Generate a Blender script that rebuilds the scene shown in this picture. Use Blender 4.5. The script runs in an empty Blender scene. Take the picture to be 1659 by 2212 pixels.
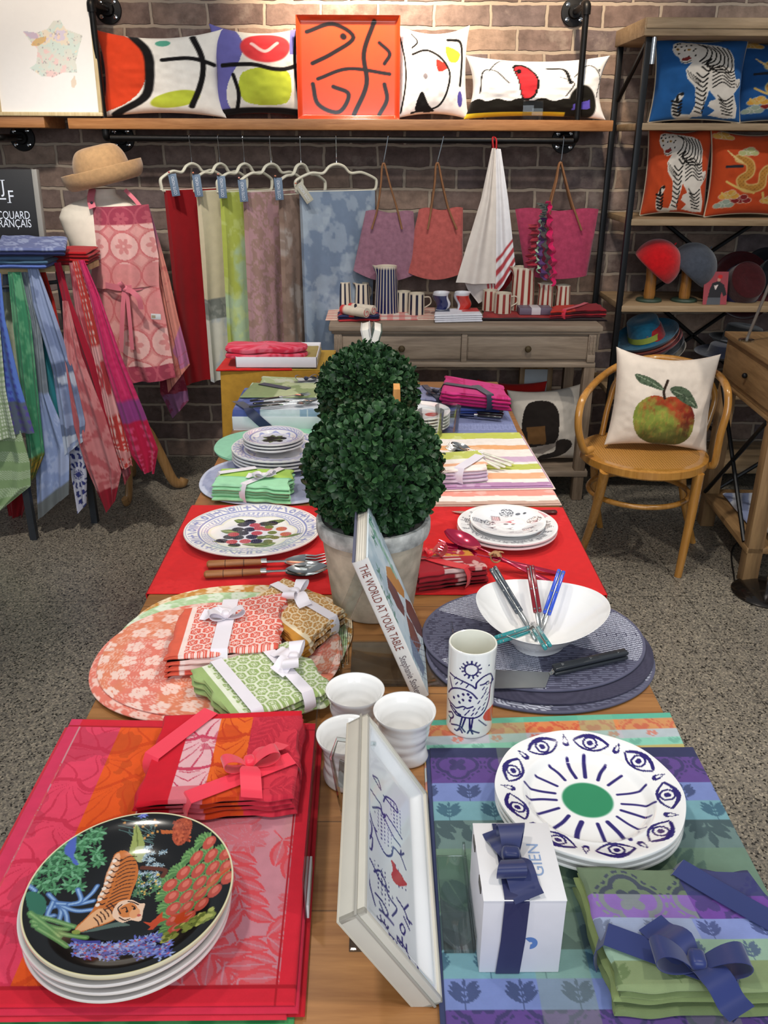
import bpy, bmesh, math, random
import numpy as np
from mathutils import Vector, Matrix, Euler
PI = math.pi
rng = np.random.default_rng(7)
random.seed(7)
SC = bpy.context.scene
COL = SC.collection
F_PX, IW, IH = 1850.0, 1659.0, 2212.0
PITCH, YAW, ROLL = math.radians(23.3), math.radians(-0.5), math.radians(0.25)
CAM = np.array([0.0, 0.0, 1.585])
CM = Matrix.Rotation(YAW, 3, 'Z') @ Matrix.Rotation(PI/2 - PITCH, 3, 'X') @ Matrix.Rotation(ROLL, 3, 'Z')
CMN = np.array(CM)
ZT = 0.75
def ray(px, py):
 d = np.array([(px-IW/2)/F_PX, -(py-IH/2)/F_PX, -1.0])
 return CMN @ d
def PZ(px, py, z):
 d = ray(px, py); t = (z-CAM[2])/d[2]; return CAM + d*t
def PY(px, py, y):
 d = ray(px, py); t = (y-CAM[1])/d[1]; return CAM + d*t
def T(px, py, h=0.0): return PZ(px, py, ZT+h)
def pix(p):
 v = CMN.T @ (np.asarray(p, float)-CAM); return (IW/2 + F_PX*v[0]/-v[2], IH/2 - F_PX*v[1]/-v[2])
cd = bpy.data.cameras.new('camera'); cam = bpy.data.objects.new('camera', cd); COL.objects.link(cam)
cd.sensor_fit = 'VERTICAL'; cd.sensor_height = 36.0; cd.lens = F_PX/IH*36.0; cd.clip_start = .02
cam.matrix_world = Matrix.Translation(Vector(CAM)) @ CM.to_4x4()
SC.camera = cam
def S(h):
 h = h.lstrip('#'); return np.array([int(h[i:i+2], 16)/255 for i in (0, 2, 4)])
def lin(c):
 c = np.clip(np.asarray(c, float), 0, 1)
 return np.where(c <= .04045, c/12.92, ((c+.055)/1.055)**2.4)
_M = {}
def _nt(name):
 m = bpy.data.materials.new(name); m.use_nodes = True
 nt = m.node_tree; return m, nt, nt.nodes['Principled BSDF']
def N(nt, t, **kw):
 n = nt.nodes.new(t)
 for k, v in kw.items():
  if k.startswith('_'): n.inputs[k[1:].replace('_', ' ')].default_value = v
  else: setattr(n, k, v)
 return n
def L(nt, a, b): nt.links.new(a, b)
def mat(name, col=None, rough=.6, metal=0, spec=.5, coat=0, sheen=0, noise=0.06, nscale=40, bump=0, bscale=300, trans=0, ior=1.45, kind='noise', alpha=1):
 """col None -> colour attribute 'Col'."""
 if name in _M: return _M[name]
 m, nt, b = _nt(name)
 b.inputs['Roughness'].default_value = rough; b.inputs['Metallic'].default_value = metal
 b.inputs['Specular IOR Level'].default_value = spec; b.inputs['Coat Weight'].default_value = coat
 b.inputs['Coat Roughness'].default_value = .06
 b.inputs['Sheen Weight'].default_value = sheen; b.inputs['IOR'].default_value = ior
 b.inputs['Transmission Weight'].default_value = trans
 if col is None:
  a = N(nt, 'ShaderNodeAttribute', attribute_name='Col'); src = a.outputs['Color']
 else:
  a = N(nt, 'ShaderNodeRGB'); a.outputs[0].default_value = (*lin(S(col) if isinstance(col, str) else col), 1); src = a.outputs[0]
 tc = N(nt, 'ShaderNodeTexCoord')
 if noise > 0:
  nz = N(nt, 'ShaderNodeTexNoise', _Scale=nscale, _Detail=4.0); L(nt, tc.outputs['Object'], nz.inputs['Vector'])
  mr = N(nt, 'ShaderNodeMapRange'); mr.inputs['From Min'].default_value = .3; mr.inputs['From Max'].default_value = .7
  mr.inputs['To Min'].default_value = 1-noise; mr.inputs['To Max'].default_value = 1+noise
  L(nt, nz.outputs[0], mr.inputs[0])
  mx = N(nt, 'ShaderNodeVectorMath', operation='SCALE'); L(nt, src, mx.inputs[0]); L(nt, mr.outputs[0], mx.inputs['Scale']); src = mx.outputs[0]
 L(nt, src, b.inputs['Base Color'])
 if bump > 0:
  if kind == 'weave':
   w1 = N(nt, 'ShaderNodeTexWave', _Scale=bscale, wave_type='BANDS', bands_direction='X')
   w2 = N(nt, 'ShaderNodeTexWave', _Scale=bscale, wave_type='BANDS', bands_direction='Y')
   for w in (w1, w2): L(nt, tc.outputs['Object'], w.inputs['Vector'])
   ad = N(nt, 'ShaderNodeMath', operation='ADD'); L(nt, w1.outputs['Fac'], ad.inputs[0]); L(nt, w2.outputs['Fac'], ad.inputs[1]); h = ad.outputs[0]
  else:
   nb = N(nt, 'ShaderNodeTexNoise', _Scale=bscale, _Detail=5.0); L(nt, tc.outputs['Object'], nb.inputs['Vector']); h = nb.outputs[0]
  bp = N(nt, 'ShaderNodeBump', _Strength=bump, _Distance=.002); L(nt, h, bp.inputs['Height']); L(nt, bp.outputs[0], b.inputs['Normal'])
 _M[name] = m; return m
def wood(name, c1, c2, scale=1.0, axis='X', rough=.5, coat=0, planks=None, knots=.3):
 if name in _M: return _M[name]
 m, nt, b = _nt(name); b.inputs['Roughness'].default_value = rough; b.inputs['Coat Weight'].default_value = coat
 tc = N(nt, 'ShaderNodeTexCoord'); mp = N(nt, 'ShaderNodeMapping'); L(nt, tc.outputs['Object'], mp.inputs['Vector'])
 s = {'X': (1.2, 14, 14), 'Y': (14, 1.2, 14), 'Z': (14, 14, 1.2)}[axis]
 mp.inputs['Scale'].default_value = tuple(v*scale for v in s)
 n1 = N(nt, 'ShaderNodeTexNoise', _Scale=2.2, _Detail=8.0, _Roughness=.65, _Distortion=.6); L(nt, mp.outputs[0], n1.inputs['Vector'])
 n2 = N(nt, 'ShaderNodeTexNoise', _Scale=11.0, _Detail=4.0); L(nt, mp.outputs[0], n2.inputs['Vector'])
 ad = N(nt, 'ShaderNodeMath', operation='MULTIPLY_ADD'); L(nt, n2.outputs[0], ad.inputs[0]); ad.inputs[1].default_value = .35; L(nt, n1.outputs[0], ad.inputs[2])
 r = N(nt, 'ShaderNodeValToRGB'); r.color_ramp.elements[0].position = .45; r.color_ramp.elements[1].position = .9
 r.color_ramp.elements[0].color = (*lin(S(c2)), 1); r.color_ramp.elements[1].color = (*lin(S(c1)), 1)
 L(nt, ad.outputs[0], r.inputs[0]); out = r.outputs[0]
 if planks:
  ax, w = planks
  sx = N(nt, 'ShaderNodeSeparateXYZ'); L(nt, tc.outputs['Object'], sx.inputs[0])
  dv = N(nt, 'ShaderNodeMath', operation='DIVIDE'); L(nt, sx.outputs[ax], dv.inputs[0]); dv.inputs[1].default_value = w
  fl = N(nt, 'ShaderNodeMath', operation='FLOOR'); L(nt, dv.outputs[0], fl.inputs[0])
  wn = N(nt, 'ShaderNodeTexWhiteNoise', noise_dimensions='1D'); L(nt, fl.outputs[0], wn.inputs['W'])
  fr = N(nt, 'ShaderNodeMath', operation='PINGPONG'); L(nt, dv.outputs[0], fr.inputs[0]); fr.inputs[1].default_value = .5
  sm_ = N(nt, 'ShaderNodeMapRange'); sm_.inputs['From Min'].default_value = 0; sm_.inputs['From Max'].default_value = .012; sm_.inputs['To Min'].default_value = .25
  L(nt, fr.outputs[0], sm_.inputs[0])
  tv = N(nt, 'ShaderNodeMapRange'); tv.inputs['To Min'].default_value = .8; tv.inputs['To Max'].default_value = 1.15; L(nt, wn.outputs['Value'], tv.inputs[0])
  mm = N(nt, 'ShaderNodeMath', operation='MULTIPLY'); L(nt, sm_.outputs[0], mm.inputs[0]); L(nt, tv.outputs[0], mm.inputs[1])
  vs = N(nt, 'ShaderNodeVectorMath', operation='SCALE'); L(nt, out, vs.inputs[0]); L(nt, mm.outputs[0], vs.inputs['Scale']); out = vs.outputs[0]
 L(nt, out, b.inputs['Base Color'])
 bp = N(nt, 'ShaderNodeBump', _Strength=.15, _Distance=.002); L(nt, ad.outputs[0], bp.inputs['Height']); L(nt, bp.outputs[0], b.inputs['Normal'])
 _M[name] = m; return m
def glass(name, tint='#ffffff', rough=0.02, ior=1.45):
 """thin clear sheet: see-through body with fresnel reflections"""
 if name in _M: return _M[name]
 m, nt, b = _nt(name); nt.nodes.remove(b); out = nt.nodes['Material Output']
 tr = N(nt, 'ShaderNodeBsdfTransparent'); tr.inputs[0].default_value = (*lin(S(tint)), 1)
 gl = N(nt, 'ShaderNodeBsdfGlossy'); gl.inputs['Roughness'].default_value = rough
 fr = N(nt, 'ShaderNodeFresnel', _IOR=ior); tc = N(nt, 'ShaderNodeTexCoord'); nz = N(nt, 'ShaderNodeTexNoise', _Scale=40.0); L(nt, tc.outputs['Object'], nz.inputs['Vector'])
 bp = N(nt, 'ShaderNodeBump', _Strength=.03, _Distance=.001); L(nt, nz.outputs[0], bp.inputs['Height']); L(nt, bp.outputs[0], gl.inputs['Normal'])
 ad = N(nt, 'ShaderNodeMath', operation='MULTIPLY_ADD'); L(nt, fr.outputs[0], ad.inputs[0]); ad.inputs[1].default_value = .75; ad.inputs[2].default_value = .015
 mx = N(nt, 'ShaderNodeMixShader'); L(nt, ad.outputs[0], mx.inputs[0]); L(nt, tr.outputs[0], mx.inputs[1]); L(nt, gl.outputs[0], mx.inputs[2]); L(nt, mx.outputs[0], out.inputs[0])
 _M[name] = m; return m
CLOTH = lambda: mat('printed_cloth', None, .85, spec=.25, sheen=.08, noise=.05, nscale=60, bump=.25, bscale=420, kind='weave')
COTTON = lambda: mat('soft_cloth', None, .9, spec=.2, sheen=.1, noise=.05, nscale=30, bump=.3, bscale=350)
CERAMIC = lambda: mat('painted_ceramic', None, .12, spec=.6, coat=.6, noise=.01)
SATIN = lambda: mat('satin_ribbon', None, .38, spec=.5, sheen=.3, noise=.03, nscale=25)
PRINT = lambda: mat('printed_card', None, .45, spec=.4, noise=.02)
LACQ = lambda: mat('glossy_lacquer', None, .2, spec=.6, coat=.5, noise=.02)
STEEL = lambda: mat('polished_steel', '#c9c9c6', .16, metal=1, noise=.03)
BLACKIRON = lambda: mat('black_iron', '#1b1a1a', .42, metal=.6, noise=.2, nscale=25, bump=.2)
CHROME = lambda: mat('chrome', '#d8d8d8', .08, metal=1, noise=.02)
ACRYL = lambda: glass('clear_acrylic', '#f4f8f8')
class MB:
 def __init__(s): s.V = []; s.F = []; s.MI = []; s.C = []; s.n = 0; s.anyc = False
 def add(s, V, F, mi=0, col=None):
  V = np.asarray(V, float).reshape(-1, 3)
  s.V.append(V)
  if isinstance(F, np.ndarray): s.F.append(F+s.n); s.MI.append(np.full(len(F), mi))
  else:
   by = {}
   for f in F: by.setdefault(len(f), []).append(f)
   for k, fs in by.items(): s.F.append(np.array(fs, int)+s.n); s.MI.append(np.full(len(fs), mi))
  c = np.ones((len(V), 3))*.8 if col is None else np.broadcast_to(np.asarray(col, float), (len(V), 3))
  if col is not None: s.anyc = True
  s.C.append(c); s.n += len(V); return s
 def grid(s, P, col=None, mi=0, cu=False, cv=False):
  nu, nv = P.shape[:2]
  I = np.arange(nu*nv).reshape(nu, nv)
  if cu: I = np.vstack([I, I[:1]])
  if cv: I = np.hstack([I, I[:, :1]])
  F = np.stack([I[:-1, :-1], I[1:, :-1], I[1:, 1:], I[:-1, 1:]], -1).reshape(-1, 4)
  return s.add(P.reshape(-1, 3), F, mi, None if col is None else (col.reshape(-1, 3) if np.ndim(col) > 1 else col))
 def box(s, c, size, R=None, bev=.0, seg=2, mi=0, col=None):
  bm = bmesh.new(); bmesh.ops.create_cube(bm, size=1)
  for v in bm.verts: v.co = Vector((v.co.x*size[0], v.co.y*size[1], v.co.z*size[2]))
  if bev > 0: bmesh.ops.bevel(bm, geom=bm.edges[:], offset=min(bev, .45*min(size)), segments=seg, profile=.5, affect='EDGES')
  bm.verts.index_update()
  V = np.array([v.co[:] for v in bm.verts]); F = [[v.index for v in f.verts] for f in bm.faces]; bm.free()
  if R is not None: V = V @ np.asarray(R).T
  return s.add(V+np.asarray(c, float), F, mi, col)
 def b2(s, lo, hi, bev=.0, mi=0, col=None):
  lo, hi = np.asarray(lo, float), np.asarray(hi, float); return s.box((lo+hi)/2, np.abs(hi-lo), None, bev, 2, mi, col)
 def tube(s, path, r, n=10, closed=False, cap=True, mi=0, col=None, flat=None, up=None):
  path = np.asarray(path, float); m = len(path)
  rr = np.broadcast_to(np.asarray(r, float), (m,))
  tg = np.gradient(path, axis=0)
  if closed: tg = np.roll(path, -1, 0)-np.roll(path, 1, 0)
  tg /= np.linalg.norm(tg, axis=1)[:, None]+1e-12
  a = np.array(up if up is not None else ([0, 0, 1.] if abs(tg[0][2]) < .9 else [1., 0, 0]), float)
  rings = []
  nrm = a-tg[0]*a.dot(tg[0]); nrm /= np.linalg.norm(nrm)
  th = np.linspace(0, 2*PI, n, endpoint=False)
  fx, fy = flat if flat else (1, 1)
  for i in range(m):
   nrm = nrm-tg[i]*nrm.dot(tg[i]); nrm /= np.linalg.norm(nrm)+1e-12
   bn = np.cross(tg[i], nrm)
   rings.append(path[i]+rr[i]*(fx*np.cos(th)[:, None]*nrm+fy*np.sin(th)[:, None]*bn))
  P = np.array(rings); s.grid(P, col, mi, cu=closed, cv=True)
  if cap and not closed:
   s.add(P[0], [list(range(n))[::-1]], mi, col); s.add(P[-1], [list(range(n))], mi, col)
  return s
 def lathe(s, prof, n=48, c=(0, 0, 0), R=None, mi=0, col=None, sx=1, sy=1):
  prof = np.asarray(prof, float); th = np.linspace(0, 2*PI, n, endpoint=False)
  P = np.stack([prof[:, :1]*np.cos(th)*sx, prof[:, :1]*np.sin(th)*sy, np.repeat(prof[:, 1:], n, 1)], -1)
  flat = P.reshape(-1, 3)
  if R is not None: flat = flat @ np.asarray(R).T
  P = (flat+np.asarray(c, float)).reshape(P.shape)
  if callable(col): col = col(P)
  return s.grid(P, col, mi, cv=True)
 def prism(s, poly, d, fn, mi=0, col=None):
  """poly: 2D outline; fn((N,2), depth)->(N,3); closed solid of thickness d"""
  poly = np.asarray(poly, float); n = len(poly)
  A = fn(poly, 0.0); B = fn(poly, d)
  F = [list(range(n)), list(range(n, 2*n))[::-1]]+[[(i+1) % n, i, n+i, n+(i+1) % n] for i in range(n)]
  return s.add(np.vstack([A, B]), F, mi, col)
 def ball(s, c, r, n=24, mi=0, col=None, R=None):
  t = np.linspace(0, PI, n//2+1); r = np.broadcast_to(np.asarray(r, float), (3,))
  th = np.linspace(0, 2*PI, n, endpoint=False)
  P = np.stack([np.outer(np.sin(t), np.cos(th))*r[0], np.outer(np.sin(t), np.sin(th))*r[1], np.outer(np.cos(t), np.ones(n))*r[2]], -1)
  f = P.reshape(-1, 3)
  if R is not None: f = f @ np.asarray(R).T
  return s.grid((f+np.asarray(c, float)).reshape(P.shape), col, mi, cv=True)
ORG = {}
def obj(name, mb, m, parent=None, label=None, cat=None, group=None, kind=None, org=None, smooth=40):
 V = np.vstack(mb.V)
 if parent is not None: o0 = ORG[parent.name]
 elif org is not None: o0 = np.asarray(org, float)
 else: o0 = np.array([(V[:, 0].min()+V[:, 0].max())/2, (V[:, 1].min()+V[:, 1].max())/2, V[:, 2].min()])
 me = bpy.data.meshes.new(name)
 me.vertices.add(len(V)); me.vertices.foreach_set('co', (V-o0).astype(np.float32).ravel())
 tot = np.concatenate([np.full(len(f), f.shape[1]) for f in mb.F]); lv = np.concatenate([f.ravel() for f in mb.F])
 me.loops.add(len(lv)); me.loops.foreach_set('vertex_index', lv.astype(np.int32))
 me.polygons.add(len(tot)); me.polygons.foreach_set('loop_start', np.concatenate([[0], np.cumsum(tot)[:-1]]).astype(np.int32))
 ms = m if isinstance(m, (list, tuple)) else [m]
 for q in ms: me.materials.append(q)
 if len(ms) > 1: me.polygons.foreach_set('material_index', np.concatenate(mb.MI).astype(np.int32))
 me.update(calc_edges=True)
 if mb.anyc:
  ca = me.color_attributes.new('Col', 'FLOAT_COLOR', 'POINT')
  C = lin(np.vstack(mb.C)); ca.data.foreach_set('color', np.hstack([C, np.ones((len(C), 1))]).astype(np.float32).ravel())
 if smooth:
  me.polygons.foreach_set('use_smooth', np.ones(len(tot), bool))
  me.set_sharp_from_angle(angle=math.radians(smooth))
 else: me.polygons.foreach_set('use_smooth', np.zeros(len(tot), bool))
 o = bpy.data.objects.new(name, me); COL.objects.link(o)
 if parent is not None: o.parent = parent; ORG[o.name] = o0
 else: o.location = o0; ORG[o.name] = o0
 tag(o, label, cat, group, kind); return o
def tag(o, label=None, cat=None, group=None, kind=None):
 for k, v in (('label', label), ('category', cat), ('group', group), ('kind', kind)):
  if v: o[k] = v
 return o
def thing(name, label, cat, loc, group=None):
 o = bpy.data.objects.new(name, None); COL.objects.link(o); o.location = loc; o.empty_display_size = .05
 ORG[o.name] = np.asarray(loc, float); return tag(o, label, cat, group)
def dup(root, loc, label=None, group=None, rz=0):
 r = root.copy(); COL.objects.link(r); r.location = loc; r.rotation_euler = (0, 0, rz); ORG[r.name] = np.asarray(loc, float)
 if label: r['label'] = label
 if group: r['group'] = group
 for ch in list(root.children):
  c = ch.copy(); COL.objects.link(c); c.parent = r; ORG[c.name] = ORG[r.name]
  for g in ch.children:
   d = g.copy(); COL.objects.link(d); d.parent = c
 return r
def Rz(a): return np.array(Matrix.Rotation(a, 3, 'Z'))
def Rx(a): return np.array(Matrix.Rotation(a, 3, 'X'))
def Ry(a): return np.array(Matrix.Rotation(a, 3, 'Y'))
def cr(pts, n=8, closed=False):
 """Catmull-Rom through pts"""
 p = np.asarray(pts, float)
 q = np.vstack([p[-1:], p, p[:2]]) if closed else np.vstack([2*p[0]-p[1], p, 2*p[-1]-p[-2]])
 out = []
 for i in range(len(q)-3):
  a, b, c, d = q[i:i+4]
  for t in np.linspace(0, 1, n, endpoint=False):
   out.append(.5*(2*b+(c-a)*t+(2*a-5*b+4*c-d)*t*t+(3*b-a-3*c+d)*t**3))
 if not closed: out.append(p[-1])
 return np.array(out)
def full(x, c): return np.ones((x.size, 3))*(S(c) if isinstance(c, str) else np.asarray(c, float))
def ov(c, col, m):
 m = np.clip(np.asarray(m, float), 0, 1).reshape(-1, 1); col = S(col) if isinstance(col, str) else np.asarray(col); return c*(1-m)+col*m
def hsh(i, j, k=0):
 v = np.sin(np.asarray(i)*127.1+np.asarray(j)*311.7+k*74.7)*43758.5453; return v-np.floor(v)
def vn(x, y, k=0):
 i, j = np.floor(x), np.floor(y); f, g = x-i, y-j; f = f*f*(3-2*f); g = g*g*(3-2*g)
 return (hsh(i, j, k)*(1-f)+hsh(i+1, j, k)*f)*(1-g)+(hsh(i, j+1, k)*(1-f)+hsh(i+1, j+1, k)*f)*g
def fbm(x, y, k=0, o=4):
 s = 0; a = .5
 for q in range(o): s = s+a*vn(x, y, k+q); x = x*2.03+5.1; y = y*2.03+1.7; a *= .5
 return s/(1-.5**o)
def sst(a, b, x):
 t = np.clip((x-a)/(b-a), 0, 1); return t*t*(3-2*t)
def dseg(x, y, pts):
 d = np.full(x.shape, 9e9); pts = np.asarray(pts, float)
 for (ax, ay), (bx, by) in zip(pts[:-1], pts[1:]):
  vx, vy = bx-ax, by-ay; t = np.clip(((x-ax)*vx+(y-ay)*vy)/(vx*vx+vy*vy+1e-12), 0, 1)
  d = np.minimum(d, (x-ax-t*vx)**2+(y-ay-t*vy)**2)
 return np.sqrt(d)
def stroke(x, y, pts, w, soft=None, smooth=True):
 p = cr(pts, 6) if smooth and len(pts) > 2 else pts
 soft = soft or w*.25
 return 1-sst(w/2-soft/2, w/2+soft/2, dseg(x, y, p))
def poly(x, y, pts, smooth=False):
 p = cr(pts, 6, True) if smooth else np.asarray(pts, float)
 ins = np.zeros(x.shape, bool); n = len(p)
 for i in range(n):
  (ax, ay), (bx, by) = p[i], p[i-1]
  c = ((ay > y) != (by > y)) & (x < (bx-ax)*(y-ay)/((by-ay) if by != ay else 1e-12)+ax); ins ^= c
 return ins.astype(float)
def el(x, y, cx, cy, rx, ry=None, a=0):
 ry = ry or rx; c, s = math.cos(a), math.sin(a); u = ((x-cx)*c+(y-cy)*s)/rx; v = (-(x-cx)*s+(y-cy)*c)/ry
 d = np.sqrt(u*u+v*v); return 1-sst(.93, 1.05, d)
def leaf(x, y, cx, cy, l, w, a):
 """pointed leaf starting at cx,cy, length l, half width w, direction a"""
 c, s = math.cos(a), math.sin(a); u = ((x-cx)*c+(y-cy)*s)/l; v = (-(x-cx)*s+(y-cy)*c)
 h = w*np.sin(PI*np.clip(u, 0, 1))**.8; return ((u > 0) & (u < 1) & (np.abs(v) < h)).astype(float)
def petals(x, y, cx, cy, r, n=5, a=0, depth=.35):
 dx, dy = x-cx, y-cy; R = np.hypot(dx, dy); th = np.arctan2(dy, dx)+a
 return (R < r*(1-depth+depth*np.abs(np.cos(n*th/2)))).astype(float)
def sprig(x, y, cx, cy, h, a=PI/2, n=4, w=.3):
 """stem with leaf pairs"""
 c, s = math.cos(a), math.sin(a); m = (dseg(x, y, [(cx, cy), (cx+h*c, cy+h*s)]) < h*.016).astype(float)
 for k in range(n):
  t = (.18+.6*k/n)*h; px, py = cx+t*c, cy+t*s
  for sg in (-1, 1): m = np.maximum(m, leaf(x, y, px, py, h*w*(1.1-.1*k), h*w*.16, a+sg*.85))
 return np.maximum(m, leaf(x, y, cx+h*.72*c, cy+h*.72*s, h*.28, h*.06, a))
def sprigtile(x, y, w, h, n=3, lw=.42):
 """tiled leaf sprigs, rows shifted"""
 j = np.floor(y/h); u = (x+.5*w*(j % 2)) % w-w/2; v = y % h; return sprig(u, v, 0, 0, h*.97, PI/2, n, lw)
def hexes(x, y, s):
 """hexagon lattice -> (edge distance 0 centre..1 edge, angle, cell id)"""
 w, h = s, s*math.sqrt(3); u1, v1 = (x+w/2) % w-w/2, (y+h/2) % h-h/2; u2, v2 = x % w-w/2, y % h-h/2
 k = (u1*u1+v1*v1) < (u2*u2+v2*v2); u = np.where(k, u1, u2); v = np.where(k, v1, v2)
 d = np.maximum(np.abs(u), np.abs(u)*.5+np.abs(v)*.8660254)/(w/2); return d, np.arctan2(v, u)
def honey(base, pale, s=.02, border=None, bw=.0):
 def f(x, y, W, H):
  c = full(x, base); d, th = hexes(x, y, s)
  m = ((d > .84) | (d < .2) | ((np.abs(np.sin(3*th)) < .13+.08*(d < .5)) & (d < .9)) | ((d > .4) & (d < .47))).astype(float)
  c = ov(c, pale, m*.9)
  if border: c = ov(c, pale, (x < bw*1.6)); c = ov(c, border, (x < bw))
  return c
 return f
def sakura(base, pale, s=.045, k=0, tint=None):
 def f(x, y, W, H):
  c = full(x, base)
  if tint: c = ov(c, tint, .7*sst(.45, .6, fbm(x*9, y*9, 3+k)))
  for off in (0, 1):
   X, Y = x/s+off*.5+k*.37, y/s+off*.5
   i, j = np.floor(X), np.floor(Y); u = X-i-.5+.22*(hsh(i, j, off)-.5); v = Y-j-.5+.22*(hsh(i, j, 5+off)-.5)
   R = np.hypot(u, v); th = np.arctan2(v, u)+6.28*hsh(i, j, 9)
   fl = R < .37*(.72+.28*np.abs(np.cos(2.5*th)))
   lines = (np.abs(np.cos(2.5*th)) < .1) & (R > .1)
   st = (np.abs(np.sin(5*th)) < .3) & (R < .16) & (R > .05)
   A = fl & ~lines & ~st
   B = ((np.cos(17*th) > .1) & (R > .18) & (R < .38)) | ((np.cos(3*th) > .3) & (R < .13) & (R > .05))
   c = ov(c, pale, np.where(off == 0, A*.95, B*.6))
  return c
 return f
def bil(q, U, V):
 """quad q = far-left, far-right, near-right, near-left; u left->right, v far->near"""
 q = [np.asarray(p, float) for p in q]; U = U[..., None]; V = V[..., None]
 return (q[0]*(1-U)+q[1]*U)*(1-V)+(q[3]*(1-U)+q[2]*U)*V
def qsize(q):
 q = [np.asarray(p, float) for p in q]
 return (np.linalg.norm(q[1]-q[0])+np.linalg.norm(q[2]-q[3]))/2, (np.linalg.norm(q[3]-q[0])+np.linalg.norm(q[2]-q[1]))/2
def slab(mb, q, h, paint, nu=40, nv=40, bulge=None, wav=0, seed=0, K=4, edge=0, mi=0, wsc=14, over=None):
 """folded-cloth slab: top face q, thickness h downwards, rounded rim; paint(x,y,W,H)->rgb"""
 W, H = qsize(q); b = h*.45 if bulge is None else bulge
 def ax(n):
  s = np.concatenate([np.zeros(K), np.linspace(0, 1, n), np.ones(K)])
  t = np.concatenate([np.arange(K, 0, -1)/K, np.zeros(n), np.arange(1, K+1)/K])
  g = np.concatenate([-np.ones(K), np.zeros(n), np.ones(K)]); return s, t, g
 su, tu, gu = ax(nu); sv, tv, gv = ax(nv)
 U, V = np.meshgrid(su, sv, indexing='ij'); TU, TV = np.meshgrid(tu, tv, indexing='ij'); GU, GV = np.meshgrid(gu, gv, indexing='ij')
 t = np.maximum(TU, TV); P = bil(q, U, V)
 du = np.asarray(q[1])-np.asarray(q[0]); du = du/np.linalg.norm(du); dv = np.asarray(q[3])-np.asarray(q[0]); dv = dv/np.linalg.norm(dv)
 bb = b*np.sin(PI*np.clip(t, 0, 1))
 P = P+(GU*(TU > 0)*bb)[..., None]*du+(GV*(TV > 0)*bb)[..., None]*dv
 nrm = np.cross(dv, du); nrm = nrm/np.linalg.norm(nrm); nrm = nrm*(1 if nrm[2] > 0 else -1)
 P = P-(h*t)[..., None]*nrm
 if wav:
  w = (fbm(U*W*wsc+seed*3.1, V*H*wsc+seed*1.7, seed, 3)-.5)*2
  P = P+(wav*w*(1-.6*t))[..., None]*nrm
 if edge:
  e = (vn(U*7+seed, V*7+seed*2, seed)-.5)*edge*2
  P = P+(e*(GU != 0))[..., None]*du+(e*(GV != 0))[..., None]*dv
 if over is not None: P = over(P, U, V)
 col = paint((U*W).ravel(), (V*H).ravel(), W, H) if callable(paint) else full(U.ravel(), paint)
 mb.grid(P, col.reshape(P.shape), mi)
 nu2, nv2 = P.shape[:2]; I = np.arange(nu2*nv2).reshape(nu2, nv2)
 loop = list(I[:, 0])+list(I[-1, 1:])+list(I[-2::-1, -1])+list(I[0, -2:0:-1])
 mb.F.append(np.array([loop[::-1]])+mb.n-nu2*nv2); mb.MI.append(np.array([mi]))
 return mb
def qoff(q, d=(0, 0, 0), s=1.0, rot=0):
 q = [np.asarray(p, float) for p in q]; c = sum(q)/4; R = Rz(rot)
 return [c+R @ ((p-c)*s)+np.asarray(d, float) for p in q]
def strip(mb, path, nrm, w, th=.0008, col=None, mi=0, vcut=0, side=None):
 """flat ribbon of thickness th"""
 path = np.asarray(path, float); m = len(path); nrm = np.broadcast_to(np.asarray(nrm, float), path.shape)
 tg = np.gradient(path, axis=0); tg /= np.linalg.norm(tg, axis=1)[:, None]+1e-12
 sd = np.cross(tg, nrm) if side is None else np.broadcast_to(np.asarray(side, float), path.shape)
 sd = sd/(np.linalg.norm(sd, axis=1)[:, None]+1e-12)
 nn = np.cross(sd, tg); w = np.broadcast_to(np.asarray(w, float), (m,))[:, None]/2
 P = np.stack([path-sd*w, path+sd*w, path+sd*w+nn*th, path-sd*w+nn*th], 1)
 mb.grid(P, col, mi, cv=True); mb.add(P[0], [[3, 2, 1, 0]], mi, col); mb.add(P[-1], [[0, 1, 2, 3]], mi, col)
 return mb
def wrap(mb, q, h, a, b, w, col, lift=.0012, bul=.004, n=14):
 """ribbon laid over a folded bundle from rim point a=(u,v) over the top to rim point b, down both sides"""
 a, b = np.array(a, float), np.array(b, float)
 t = np.linspace(0, 1, n); uv = a+(b-a)*t[:, None]; P = bil(q, uv[:, 0], uv[:, 1])
 up = np.array([0, 0, 1.]); d = (P[-1]-P[0]); d /= np.linalg.norm(d)
 A = np.array([P[0]-d*(bul*math.sin(PI*k)+lift)-up*h*k for k in (1, .75, .5, .25)]); B = np.array([P[-1]+d*(bul*math.sin(PI*k)+lift)-up*h*k for k in (.25, .5, .75, 1)])
 path = np.vstack([A, P+up*lift, B]); nr = np.vstack([np.tile(-d+up*.2, (4, 1)), np.tile(up, (n, 1)), np.tile(d+up*.2, (4, 1))])
 side = np.cross(d, up)
 return strip(mb, path, nr, w, .0007, col, side=side)
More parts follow.
